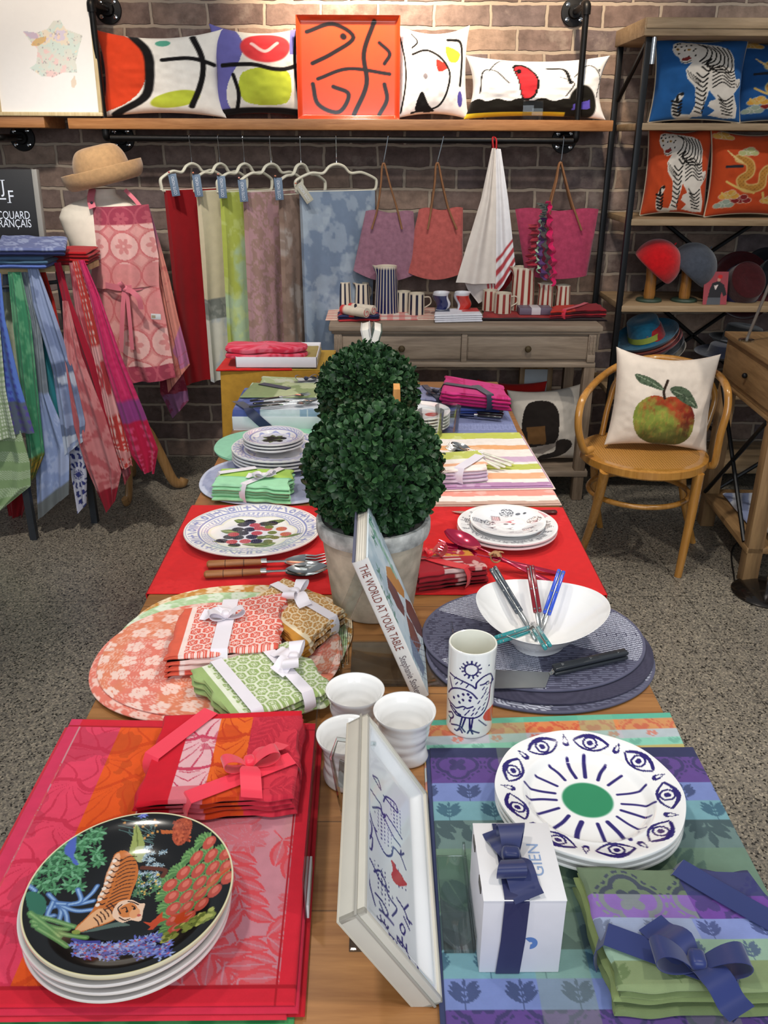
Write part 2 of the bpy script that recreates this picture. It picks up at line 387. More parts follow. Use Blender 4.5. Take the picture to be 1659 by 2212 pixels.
def bow(mb, c, ang, s, w, col, up=(0, 0, 1), tails=((.8, .9), (-.8, 2.2)), tilt=.45, fall=0.0, loops=True, col2=None):
 """ribbon bow at c: two loops along +-ang, tails as (side angle offset, length), knot"""
 c = np.asarray(c, float); up = np.asarray(up, float); up /= np.linalg.norm(up)
 e1 = np.cross([0, 1., 0], up); e1 /= np.linalg.norm(e1); e2 = np.cross(up, e1)
 D = lambda a: math.cos(a)*e1+math.sin(a)*e2
 if loops:
  for sg, k in ((1, 1.0), (-1, .92)):
   d = D(ang)*sg; t = np.linspace(0, 1, 22)
   x = s*k*np.sin(PI*t)**.75*(.5+.5*np.sin(PI*t)); z = s*tilt*np.sin(2*PI*t)*-.55+s*tilt*.75*np.sin(PI*t)
   p = c+x[:, None]*d+z[:, None]*up
   sd = np.cross(d, up)*math.cos(.35*sg)+up*math.sin(.35*sg)*.5
   strip(mb, p, up, w*(.45+.55*np.sin(PI*t)), .0007, col, side=sd)
 for da, ln in tails:
  d = D(ang+da); t = np.linspace(0, 1, 12)
  z = .25*s*np.sin(PI*np.minimum(t*1.3, 1))-fall*t**2
  p = c+(t*ln*s)[:, None]*d+z[:, None]*up
  sd = np.cross(d, up)+.3*math.sin(da*3)*up
  strip(mb, p, up, w*(.45+.55*np.minimum(t*3, 1)), .0007, col if col2 is None else col2, side=sd)
 mb.box(c+up*w*.28, (w*.5, w*.62, w*.42), Rz(ang), w*.16, 3, 0, col)
 return mb
def bundle(name, label, q, n, t, paint, ribbon=None, rcol='#ffffff', group=None, wav=.002, seed=0, nu=60, nv=60, jit=.004, bows=(), ribw=.02, mcloth=None, paints=None, part='napkin', edge=.003, cat='napkins'):
 """n folded napkins tied with a ribbon: q is the top face"""
 q = [np.asarray(p, float) for p in q]; c = sum(q)/4
 root = thing(name, label, cat, (c[0], c[1], c[2]-n*t), group); m = mcloth or CLOTH()
 for k in range(n):
  r = np.random.default_rng(seed*31+k); qq = qoff(q, (*(r.uniform(-jit, jit, 2) if k else (0, 0)), -k*t), 1+.012*k*(r.random()), r.uniform(-.02, .02) if k else 0)
  mb = MB(); pt = paints[k] if paints else paint
  lo = (nu, nv) if k == 0 else (max(16, nu//2), max(16, nv//2))
  slab(mb, qq, t*.97, pt, *lo, bulge=t*.5, wav=wav, seed=seed, edge=edge, wsc=9)
  obj(part, mb, m, root)
 if ribbon:
  mb = MB()
  for (a, b) in ribbon: wrap(mb, q, n*t, a, b, ribw, S(rcol), bul=t*.5, lift=.0015+wav*.8)
  obj('ribbon', mb, SATIN(), root)
 for bd in bows:
  mb = MB(); kw = dict(bd); uv = kw.pop('uv'); cc = bil(q, np.array([uv[0]]), np.array([uv[1]]))[0]
  bow(mb, cc+np.array([0, 0, .004+wav]), col=S(rcol), **kw); obj('bow', mb, SATIN(), root)
 return root
def fixprof(R, h=.02, kind='dinner'):
 if kind == 'coupe': return lambda r: h*(.25+.75*sst(.45, 1.0, r))
 return lambda r: h*(.18+.5*sst(.60, .72, r)+.32*sst(.72, 1.0, r))
def plate(c, R, h, paint, nr=40, na=120, kind='dinner', th=.0045, rim='#f4f2ee', wob=0, rimw=.012, under='#f1efea', R2=None, name='plate', label=None, cat='plate', group=None, m=None):
 """c = centre of the foot; paint(x,y) over unit disc"""
 f = fixprof(R, h, kind); r = np.linspace(0, 1, nr); th_ = np.linspace(0, 2*PI, na, endpoint=False)
 Rr, TH = np.meshgrid(r, th_, indexing='ij'); wv = 1+wob*np.cos(8*TH)*sst(.8, 1, Rr)
 ry = (R2 or R)/R
 X, Y = Rr*np.cos(TH), Rr*np.sin(TH)
 P = np.stack([R*X*wv, R*Y*ry*wv, f(Rr)+th], -1)
 col = paint(X.ravel(), Y.ravel()); rm = (Rr.ravel() > 1-rimw); col = ov(col, rim, rm)
 mb = MB(); mb.grid(P+np.asarray(c, float), col.reshape(P.shape), cv=True)
 rr = np.array([1.0, 1.006, 1.0, .8, .62, .60, .57, .55, .0]); zz = np.array([f(np.array(1.0))+th, f(np.array(1.0))+th*.5, f(np.array(1.0)), f(np.array(.8))-.001, .003, 0, 0, .003, .003])
 Pu = np.stack([np.outer(rr, np.cos(th_))*R, np.outer(rr, np.sin(th_))*R*ry, np.repeat(zz[:, None], na, 1)], -1)
 w2 = (1+wob*np.cos(8*th_))[None, :, None]*np.ones_like(Pu); w2[rr < .79] = 1; w2[..., 2] = 1
 cu = np.tile(S(under), (len(rr), na, 1)); cu[:3] = S(rim)
 mb.grid(Pu*w2+np.asarray(c, float), cu, cv=True)
 return obj(name, mb, m or CERAMIC(), None, label, cat, group)
def pillow(name, label, c, w, h, t, paint, Rm, back='#d9cdbb', nu=110, pinch=.10, group=None, m=None, sag=0, seed=0, piping=None):
 """square cushion: front faces local -Y, local z up; c = bottom-centre; Rm 3x3"""
 a = np.linspace(-1, 1, nu); U, V = np.meshgrid(a, a, indexing='ij'); Rm = np.asarray(Rm)
 prof = ((1-U**2)*(1-V**2)).clip(0)
 T_ = t/2*prof**.42
 X = w/2*U*(1-pinch*(1-V**2)*np.abs(U)**3*1.0); Z = h/2*V*(1-pinch*(1-U**2)*np.abs(V)**3)
 wr = (fbm(U*2.2+seed, V*2.2, seed, 3)-.5)*.25*t*prof**.6
 Z = Z+sag*(U**2-.5)*(V > 0)*V*h
 def side(sg):
  P = np.stack([X, -sg*(T_+wr*(sg > 0)), Z+h/2], -1); return P.reshape(-1, 3) @ Rm.T+np.asarray(c, float)
 mb = MB(); mb.grid(side(1).reshape(nu, nu, 3), paint(U.ravel(), V.ravel()).reshape(nu, nu, 3))
 k = 3; Pb = side(-1).reshape(nu, nu, 3)[::-1]; mb.grid(Pb[::k, ::k] if (nu-1) % k == 0 else Pb, S(back))
 root = obj(name, mb, m or COTTON(), None, label, 'cushion', group, org=c)
 if piping:
  e = np.linspace(-1, 1, 30); pu = np.concatenate([e, np.ones(30), e[::-1], -np.ones(30)]); pv = np.concatenate([-np.ones(30), e, np.ones(30), e[::-1]])
  x = w/2*pu*(1-pinch*(1-pv**2)*np.abs(pu)**3); z = h/2*pv*(1-pinch*(1-pu**2)*np.abs(pv)**3)+h/2+sag*(pu**2-.5)*(pv > 0)*pv*h
  pp = np.stack([x, 0*x, z], -1) @ Rm.T+np.asarray(c, float); b2 = MB(); b2.tube(pp, .0035, 6, True, col=S(piping)); obj('piping', b2, COTTON(), root)
 return root
def drape(mb, rows, Y, nf, amp, paint, nu=48, nv=60, thick=.004, ph=0, back=None, mi=0, bend=None):
 """hanging cloth with folds. rows: ((xl,yl),(xr,yr)) pixel edges from top to bottom seen at depth Y"""
 L_ = np.array([r[0] for r in rows], float); R_ = np.array([r[1] for r in rows], float)
 t = np.linspace(0, 1, nv); tt = np.linspace(0, 1, len(rows))
 Lc = np.stack([np.interp(t, tt, L_[:, k]) for k in (0, 1)], 1); Rc = np.stack([np.interp(t, tt, R_[:, k]) for k in (0, 1)], 1)
 Lp = np.array([PY(*p, Y) for p in Lc]); Rp = np.array([PY(*p, Y) for p in Rc])
 u = np.linspace(0, 1, nu)
 P = Lp[None]*(1-u)[:, None, None]+Rp[None]*u[:, None, None]
 env = (.25+.75*t)[None, :]
 off = amp*env*(np.sin(2*PI*nf*u[:, None]+ph+.8*np.sin(3*t)[None, :])+.35*np.sin(2*PI*nf*2.3*u[:, None]+ph*2+2*t[None, :]))
 if bend is not None: off = off+bend(u[:, None], t[None, :])
 P = P+np.array([0, 1., 0])*off[..., None]
 Q = P[::-1]+np.array([0, thick, 0.])
 U, V = np.meshgrid(u, t, indexing='ij')
 W = np.linalg.norm(Rp-Lp, axis=1).mean(); H = abs(Lp[0, 2]-Lp[-1, 2])
 c1 = paint((U*W).ravel(), (V*H).ravel(), W, H).reshape(P.shape)
 A = np.vstack([P, Q]); C = np.vstack([c1, c1[::-1] if back is None else np.broadcast_to(S(back), c1.shape)])
 mb.grid(A, C, mi, cu=True)
 return mb
def text_mesh(txt, size=1.0, align='CENTER', ext=0.0, bold=0.0):
 cu = bpy.data.curves.new('t', 'FONT'); cu.body = txt; cu.size = size; cu.align_x = align; cu.extrude = ext; cu.resolution_u = 4; cu.offset = bold
 ob = bpy.data.objects.new('t', cu); COL.objects.link(ob); dg = bpy.context.evaluated_depsgraph_get(); dg.update()
 me = bpy.data.meshes.new_from_object(ob.evaluated_get(dg)); V = np.array([v.co[:] for v in me.vertices]); F = [list(p.vertices) for p in me.polygons]
 bpy.data.objects.remove(ob); bpy.data.meshes.remove(me); bpy.data.curves.remove(cu); return V, F
def put_text(mb, txt, org, ex, ey, size, col, align='CENTER', lift=.0005, sx=1.0, bold=0.0, mi=0):
 V, F = text_mesh(txt, size, align, bold=bold); ex, ey = np.asarray(ex, float), np.asarray(ey, float); n = np.cross(ex, ey)
 mb.add(np.asarray(org, float)+V[:, :1]*sx*ex+V[:, 1:2]*ey+n*lift, F, mi, S(col))
def ellslab(mb, c, rx, ry, h, paint, nr=50, na=120, wav=0, seed=0, rot=0, mi=0, pw=2.0):
 """thin round/oval mat, c = centre of the top face; pw>2 squarer"""
 r = np.concatenate([np.linspace(0, 1, nr), [1.004, 1.004, 1]]); th = np.linspace(0, 2*PI, na, endpoint=False)
 z = np.concatenate([np.zeros(nr), [-h*.3, -h*.7, -h]])
 ct, st = np.cos(th), np.sin(th); k = (np.abs(ct)**pw+np.abs(st)**pw)**(-1/pw)
 X, Y = np.outer(r, ct*k)*rx, np.outer(r, st*k)*ry
 Z = np.repeat(z[:, None], na, 1)
 if wav: Z = Z+wav*(fbm(X*9+seed, Y*9, seed, 2)-.5)*2*np.repeat((np.minimum(r, 1)**2)[:, None], na, 1)
 col = paint(X.ravel(), Y.ravel(), rx, ry).reshape(*X.shape, 3)
 R = Rz(rot); P = np.stack([X, Y, Z], -1).reshape(-1, 3) @ R.T+np.asarray(c, float)
 mb.grid(P.reshape(*X.shape, 3), col, mi, cv=True)
 last = np.arange(na)+mb.n-na; mb.F.append(last[::-1][None]); mb.MI.append(np.array([mi])); return mb
def uvec(v): v = np.asarray(v, float); return v/np.linalg.norm(v)
YW = 4.45
def brick_mat():
 m, nt, b = _nt('brick_wall'); b.inputs['Roughness'].default_value = .85; b.inputs['Specular IOR Level'].default_value = .2
 tc = N(nt, 'ShaderNodeTexCoord'); sx = N(nt, 'ShaderNodeSeparateXYZ'); L(nt, tc.outputs['Object'], sx.inputs[0])
 cb = N(nt, 'ShaderNodeCombineXYZ'); L(nt, sx.outputs[0], cb.inputs[0]); L(nt, sx.outputs[2], cb.inputs[1])
 nzw = N(nt, 'ShaderNodeTexNoise', _Scale=11.0, _Detail=3.0); L(nt, cb.outputs[0], nzw.inputs['Vector'])
 sc = N(nt, 'ShaderNodeVectorMath', operation='SCALE'); sub = N(nt, 'ShaderNodeVectorMath', operation='SUBTRACT'); sub.inputs[1].default_value = (.5, .5, .5)
 L(nt, nzw.outputs['Color'], sub.inputs[0]); L(nt, sub.outputs[0], sc.inputs[0]); sc.inputs['Scale'].default_value = .022
 ad = N(nt, 'ShaderNodeVectorMath', operation='ADD'); L(nt, cb.outputs[0], ad.inputs[0]); L(nt, sc.outputs[0], ad.inputs[1])
 br = N(nt, 'ShaderNodeTexBrick', offset=.5); L(nt, ad.outputs[0], br.inputs['Vector'])
 br.inputs['Scale'].default_value = 1; br.inputs['Brick Width'].default_value = .256; br.inputs['Row Height'].default_value = .0985
 br.inputs['Mortar Size'].default_value = .0085; br.inputs['Mortar Smooth'].default_value = .35; br.inputs['Bias'].default_value = -.1
 br.inputs['Color1'].default_value = (0, 0, 0, 1); br.inputs['Color2'].default_value = (1, 1, 1, 1); br.inputs['Mortar'].default_value = (.5, .5, .5, 1)
 rp = N(nt, 'ShaderNodeValToRGB'); L(nt, br.outputs['Color'], rp.inputs[0]); e = rp.color_ramp.elements
 e[0].color = (*lin(S('#5b4c47')), 1); e[1].color = (*lin(S('#8c796a')), 1)
 for p, c in ((.3, '#6b5a53'), (.55, '#5a5051'), (.8, '#776459')): q = e.new(p); q.color = (*lin(S(c)), 1)
 n2 = N(nt, 'ShaderNodeTexNoise', _Scale=16.0, _Detail=7.0, _Roughness=.65); L(nt, cb.outputs[0], n2.inputs['Vector'])
 mr = N(nt, 'ShaderNodeMapRange'); mr.inputs['From Min'].default_value = .3; mr.inputs['From Max'].default_value = .75; mr.inputs['To Min'].default_value = .78; mr.inputs['To Max'].default_value = 1.75; L(nt, n2.outputs[0], mr.inputs[0])
 v1 = N(nt, 'ShaderNodeVectorMath', operation='SCALE'); L(nt, rp.outputs[0], v1.inputs[0]); L(nt, mr.outputs[0], v1.inputs['Scale'])
 n3 = N(nt, 'ShaderNodeTexNoise', _Scale=3.1, _Detail=6.0, _Roughness=.7); L(nt, cb.outputs[0], n3.inputs['Vector'])
 m3 = N(nt, 'ShaderNodeMapRange'); m3.inputs['From Min'].default_value = .56; m3.inputs['From Max'].default_value = .70; L(nt, n3.outputs[0], m3.inputs[0])
 mlt = N(nt, 'ShaderNodeMath', operation='MULTIPLY'); L(nt, m3.outputs[0], mlt.inputs[0]); mlt.inputs[1].default_value = .6
 mx = N(nt, 'ShaderNodeMix', data_type='RGBA'); L(nt, mlt.outputs[0], mx.inputs[0]); L(nt, v1.outputs[0], mx.inputs[6]); mx.inputs[7].default_value = (*lin(S('#a8998d')), 1)
 mo = N(nt, 'ShaderNodeMix', data_type='RGBA'); L(nt, br.outputs['Fac'], mo.inputs[0]); L(nt, mx.outputs[2], mo.inputs[6]); mo.inputs[7].default_value = (*lin(S('#a39484')), 1)
 L(nt, mo.outputs[2], b.inputs['Base Color'])
 inv = N(nt, 'ShaderNodeMath', operation='MULTIPLY_ADD'); L(nt, br.outputs['Fac'], inv.inputs[0]); inv.inputs[1].default_value = -1.0
 h2 = N(nt, 'ShaderNodeMath', operation='MULTIPLY'); L(nt, n2.outputs[0], h2.inputs[0]); h2.inputs[1].default_value = .7; L(nt, h2.outputs[0], inv.inputs[2])
 bp = N(nt, 'ShaderNodeBump', _Strength=.8, _Distance=.008); L(nt, inv.outputs[0], bp.inputs['Height']); L(nt, bp.outputs[0], b.inputs['Normal'])
 return m
def floor_mat():
 m, nt, b = _nt('ground_concrete'); b.inputs['Roughness'].default_value = .38; b.inputs['Specular IOR Level'].default_value = .45
 tc = N(nt, 'ShaderNodeTexCoord')
 vo = N(nt, 'ShaderNodeTexVoronoi', _Scale=190.0); L(nt, tc.outputs['Object'], vo.inputs['Vector'])
 r = N(nt, 'ShaderNodeValToRGB'); L(nt, vo.outputs['Color'], r.inputs[0]); e = r.color_ramp.elements; r.color_ramp.interpolation = 'CONSTANT'
 e[0].color = (*lin(S('#2f2c27')), 1); e[1].position = .78; e[1].color = (*lin(S('#a79d8b')), 1)
 q = e.new(.2); q.color = (*lin(S('#67625a')), 1); q = e.new(.38); q.color = (*lin(S('#827b6f')), 1); q = e.new(.62); q.color = (*lin(S('#908878')), 1)
 n1 = N(nt, 'ShaderNodeTexNoise', _Scale=330.0, _Detail=2.0); L(nt, tc.outputs['Object'], n1.inputs['Vector'])
 mr = N(nt, 'ShaderNodeMapRange'); mr.inputs['From Min'].default_value = .36; mr.inputs['From Max'].default_value = .42; mr.inputs['To Min'].default_value = .42; L(nt, n1.outputs[0], mr.inputs[0])
 v = N(nt, 'ShaderNodeVectorMath', operation='SCALE'); L(nt, r.outputs[0], v.inputs[0]); L(nt, mr.outputs[0], v.inputs['Scale'])
 n2 = N(nt, 'ShaderNodeTexNoise', _Scale=1.6, _Detail=6.0); L(nt, tc.outputs['Object'], n2.inputs['Vector'])
 m2 = N(nt, 'ShaderNodeMapRange'); m2.inputs['From Min'].default_value = .35; m2.inputs['From Max'].default_value = .7; m2.inputs['To Min'].default_value = .78; m2.inputs['To Max'].default_value = 1.08; L(nt, n2.outputs[0], m2.inputs[0])
 sx = N(nt, 'ShaderNodeSeparateXYZ'); L(nt, tc.outputs['Object'], sx.inputs[0])
 A, B = PZ(1330, 1075, 0), PZ(1560, 1395, 0); dx, dy = B[0]-A[0], B[1]-A[1]; ln = math.hypot(dx, dy); nx, ny = dy/ln, -dx/ln; cc = A[0]*nx+A[1]*ny
 C2 = PZ(1240, 1290, 0); cuts = [(nx, ny, cc), (-ny, nx, -ny*C2[0]+nx*C2[1])]; last = m2.outputs[0]
 for (a, bb, c) in cuts:
  k1 = N(nt, 'ShaderNodeMath', operation='MULTIPLY'); L(nt, sx.outputs[0], k1.inputs[0]); k1.inputs[1].default_value = a
  k2 = N(nt, 'ShaderNodeMath', operation='MULTIPLY_ADD'); L(nt, sx.outputs[1], k2.inputs[0]); k2.inputs[1].default_value = bb; L(nt, k1.outputs[0], k2.inputs[2])
  k3 = N(nt, 'ShaderNodeMath', operation='SUBTRACT'); L(nt, k2.outputs[0], k3.inputs[0]); k3.inputs[1].default_value = c
  k4 = N(nt, 'ShaderNodeMath', operation='ABSOLUTE'); L(nt, k3.outputs[0], k4.inputs[0])
  k5 = N(nt, 'ShaderNodeMapRange'); k5.inputs['From Max'].default_value = .004; k5.inputs['To Min'].default_value = .45; L(nt, k4.outputs[0], k5.inputs[0])
  k6 = N(nt, 'ShaderNodeMath', operation='MULTIPLY'); L(nt, k5.outputs[0], k6.inputs[0]); L(nt, last, k6.inputs[1]); last = k6.outputs[0]
 v2 = N(nt, 'ShaderNodeVectorMath', operation='SCALE'); L(nt, v.outputs[0], v2.inputs[0]); L(nt, last, v2.inputs['Scale']); L(nt, v2.outputs[0], b.inputs['Base Color'])
 bp = N(nt, 'ShaderNodeBump', _Strength=.1, _Distance=.001); L(nt, n1.outputs[0], bp.inputs['Height']); L(nt, bp.outputs[0], b.inputs['Normal'])
 return m
mb = MB(); mb.b2((-4, -2.0, -.1), (4, YW+.2, 0)); obj('floor', mb, floor_mat(), kind='structure', org=(0, 0, 0))
mb = MB(); mb.b2((-4, YW, -.05), (4, YW+.2, 3.0)); obj('wall_back', mb, brick_mat(), kind='structure', org=(0, YW, 0))
HONEY = wood('honey_pine', '#b07c46', '#835328', 1.0, 'X', .42, .15, planks=(1, .145))
HONEYL = wood('honey_pine_leg', '#b98550', '#8e5d30', 1.0, 'Z', .5)
TX, TY0, TY1 = .46, .33, 3.2
t = thing('display_table', 'long honey pine table covered with table linen and plates', 'table', (0, 1.76, 0))
mb = MB(); mb.b2((-TX, TY0, ZT-.04), (TX, TY1, ZT), .004); obj('tabletop', mb, HONEY, t)
mb = MB()
for x in (-1, 1): mb.b2((x*(TX-.06)-.012, TY0+.1, ZT-.14), (x*(TX-.06)+.012, TY1-.1, ZT-.04))
for y in (TY0+.08, TY1-.08): mb.b2((-TX+.08, y-.012, ZT-.14), (TX-.08, y+.012, ZT-.04))
obj('apron', mb, HONEYL, t)
for x in (-1, 1):
 for y in (TY0+.08, TY1-.08):
  mb = MB(); mb.b2((x*(TX-.06)-.035, y-.035, 0), (x*(TX-.06)+.035, y+.035, ZT-.04), .004); obj('leg', mb, HONEYL, t)
def disc(pl, pr, pyc, h):
 a, b = T(pl, pyc, h), T(pr, pyc, h); return (a+b)/2, np.linalg.norm(b-a)/2
def shell(x, y, s, k=0):
 """scallop-shell lines"""
 j = np.floor(y/s); u = ((x+.5*s*(j % 2)) % s)/s-.5; v = (y/s)-j
 th = np.arctan2(u, v+.05); R = np.hypot(u, v)
 return (((np.abs(np.sin(th*7)) < .22) & (R < .95)) | (np.abs(R-.95) < .05)).astype(float)
def bigflora(x, y, W, H, seed, n=16, s=.06):
 r = np.random.default_rng(seed); m = np.zeros(x.shape); ln = np.zeros(x.shape)
 for i in range(n):
  cx, cy = r.uniform(0, W), r.uniform(0, H); a = r.uniform(0, 6.28)
  k = i % 3
  if k == 0:
   m = np.maximum(m, sprig(x, y, cx, cy, s*2.4, a, 4, .34))
  elif k == 1:
   R = s*r.uniform(.45, .7); p = petals(x, y, cx, cy, R, 5, a, .4); d = np.hypot(x-cx, y-cy)
   m = np.maximum(m, p*(d > R*.18)); th = np.arctan2(y-cy, x-cx)+a
   ln = np.maximum(ln, p*(np.abs(np.sin(5*th)) < .12))
  else:
   for q in range(4): m = np.maximum(m, leaf(x, y, cx, cy, s*1.3, s*.3, a+q*1.57)); 
 return m*(1-ln)
def flora(x, y, W, H, seed, n=26, s=.10):
 """drawn foliage: veined leaf sprays and line-petalled flowers"""
 r = np.random.default_rng(seed); m = np.zeros(x.shape)
 for i in range(n):
  cx, cy = r.uniform(0, W), r.uniform(0, H); a = r.uniform(-.5, 2.6); k = i % 4
  if k < 2:
   h = s*r.uniform(.9, 1.5); ca, sa = math.cos(a), math.sin(a); m = np.maximum(m, (dseg(x, y, [(cx, cy), (cx+h*ca, cy+h*sa)]) < .0012))
   for q in range(5):
    t = h*(.15+.19*q); px, py = cx+t*ca, cy+t*sa
    for sg in (-1, 1):
     b = a+sg*.8; l = h*.36; w = h*.085; e = leaf(x, y, px, py, l, w, b); v = (np.abs(-(x-px)*math.sin(b)+(y-py)*math.cos(b)) < .0009); ins = leaf(x, y, px+.1*l*math.cos(b), py+.1*l*math.sin(b), l*.8, w*.6, b)
     m = np.maximum(m*(1-e), e*(1-.45*ins)*(1-v))
  else:
   R = s*r.uniform(.22, .5); n_ = 5 if k == 2 else 8; d = np.hypot(x-cx, y-cy); th = np.arctan2(y-cy, x-cx)+a; p = (d < R*(.62+.38*np.abs(np.cos(n_*th/2)))); ln = (np.abs(np.sin(n_*th/2)) < .10) | (np.abs(np.sin(n_*2.5*th)) < .16)*(d < R*.6)*(d > R*.2)
   m = np.maximum(m*(1-p), p*(1-ln)*(.9 if k == 2 else .6))
 return m
def redmat(x, y, W, H):
 c = full(x, '#c0808c'); u, v = x/W, y/H
 c = ov(c, '#c48c90', sst(.4, .7, fbm(x*10, y*10, 2)))
 fl = flora(x, y, W, H, 5, 44, .10); c = ov(c, '#cf4048', fl*.85)
 bl = poly(x, y, [(W*.62, H*.30), (W*.92, H*.22), (W*.9, H*.5), (W*.7, H*.52)], True); c = ov(c, '#c88a9a', bl*.35)
 sh = shell(x+.014*np.sin(y*37)+.006*np.sin(y*90), y+.01*np.sin(x*60), .074)*.7; dm = fbm(x*14, y*14, 8)
 def band(c, a, b, base, line, lm): k = ((u > a) & (u < b)); c = ov(c, base, k); c = ov(c, np.array(S(base))*.82, k*(dm > .55)*.6); return ov(c, line, k*lm*.8)
 c = band(c, .05, .215, '#e0405f', '#b71f3c', sh); c = band(c, .215, .395, '#e3571b', '#c23a10', sh)
 lt = np.maximum(sprigtile(x, y, .07, .10, 4), (np.abs(np.sin(y*230)) < .2)*(dm > .5)); c = band(c, .395, .515, '#d7a0a4', '#b03848', lt)
 bd = (u < .045) | (u > .955) | (v < .04) | (v > .955); c = ov(c, '#cf2033', bd); c = ov(c, '#d23a64', (u < .045)*.8)
 c = ov(c, '#a81222', (np.abs(u-.95) < .004) | (np.abs(v-.96) < .004) | (np.abs(v-.036) < .004)); return c
def plainmat(col, edge=None):
 def f(x, y, W, H):
  c = full(x, col); return ov(c, edge, ((x < 0.004) | (x > W-.004) | (y > H-.004))) if edge else c
 return f
def qpx(pts, h): return [T(a, b, h) for a, b in pts]
GRM = 'place mats under the tiger plates'
q0 = qpx([(156, 1553), (681, 1563), (634, 2166), (-168, 2172)], .0185)
mb = MB(); slab(mb, q0, .0038, redmat, 330, 300, wav=.0006, seed=1); obj('placemat', mb, CLOTH(), None, 'topmost pink and orange floral jacquard placemat under the tiger plates', 'placemat', GRM)
for k, (dx, dy, lab, col) in enumerate(((.004, -.006, 'second red placemat of the pile under the tiger plates', '#cc2a45'), (-.008, -.010, 'third red placemat down under the tiger plates', '#d02c3e'), (.010, -.004, 'lowest red placemat of the pile under the tiger plates', '#c21a28'))):
 mb = MB(); slab(mb, qoff(q0, (dx, dy, -.004*(k+1)), 1.0), .0038, plainmat(col), 24, 24, wav=.0006, seed=2+k); obj('placemat', mb, CLOTH(), None, lab, 'placemat', GRM)
def greenmat(x, y, W, H):
 c = full(x, '#2f8a4a'); return ov(c, '#5fae6a', (np.floor(x/.03) % 2 == 0)*.6)
mb = MB(); slab(mb, qoff(q0, (.0, -.022, -.0155), 1.0), .0028, greenmat, 60, 24); obj('placemat', mb, CLOTH(), None, 'green placemat peeping out below the pile of red placemats', 'placemat')
def redfold(x, y, W, H):
 u, v = x/W, y/H; c = full(x, '#cf3244'); dm = fbm(x*20, y*20, 4)
 fl = flora(x, y, W, H, 11, 34, .07); c = ov(c, '#b01f35', fl*.8)
 sh = shell(x+.006*np.sin(y*60), y, .062)
 k = (u > .2) & (u < .42); c = ov(c, '#e0aeb4', k); c = ov(c, '#b93a52', k*(dm > .62)*.6); c = ov(c, '#c23f5c', k*sh)
 k = (u >= .42) & (u < .66); c = ov(c, '#e2641d', k); c = ov(c, '#c23c12', k*np.maximum(sh, (dm > .64)*.6))
 c = ov(c, '#cc1228', (u < .2) | (v < .06)); c = ov(c, '#d8707c', ((v > .86) & (u > .2) & (u < .42))); return c
q = qpx([(360, 1546), (646, 1536), (630, 1716), (296, 1732)], .054)
bundle('napkin_bundle', 'red and orange napkins tied with a coral satin bow on red placemats', q, 4, .0085, redfold, ribbon=[((0.0, .52), (.33, -.02)), ((.98, .62), (.33, 1.0))], rcol='#f0374f', seed=3, nu=190, nv=120, ribw=.026,
       bows=[dict(uv=(.7, .70), ang=.35, s=.040, w=.028, tails=((.5, 1.5), (-1.75, 1.6)), tilt=.45)])
ctr, R = disc(49, 490, 1905, .083)
def disc_uv(ctr, R, h, fpx):
 def f(pts):
  out = []
  for a, b in pts:
   px, py = fpx(a, b); p = T(px, py, h); out.append(((p[0]-ctr[0])/R, (p[1]-ctr[1])/R))
  return np.array(out)
 return f
ZU = disc_uv(ctr, R, .075, lambda a, b: (40+a/3.607, 1750+b/3.607))
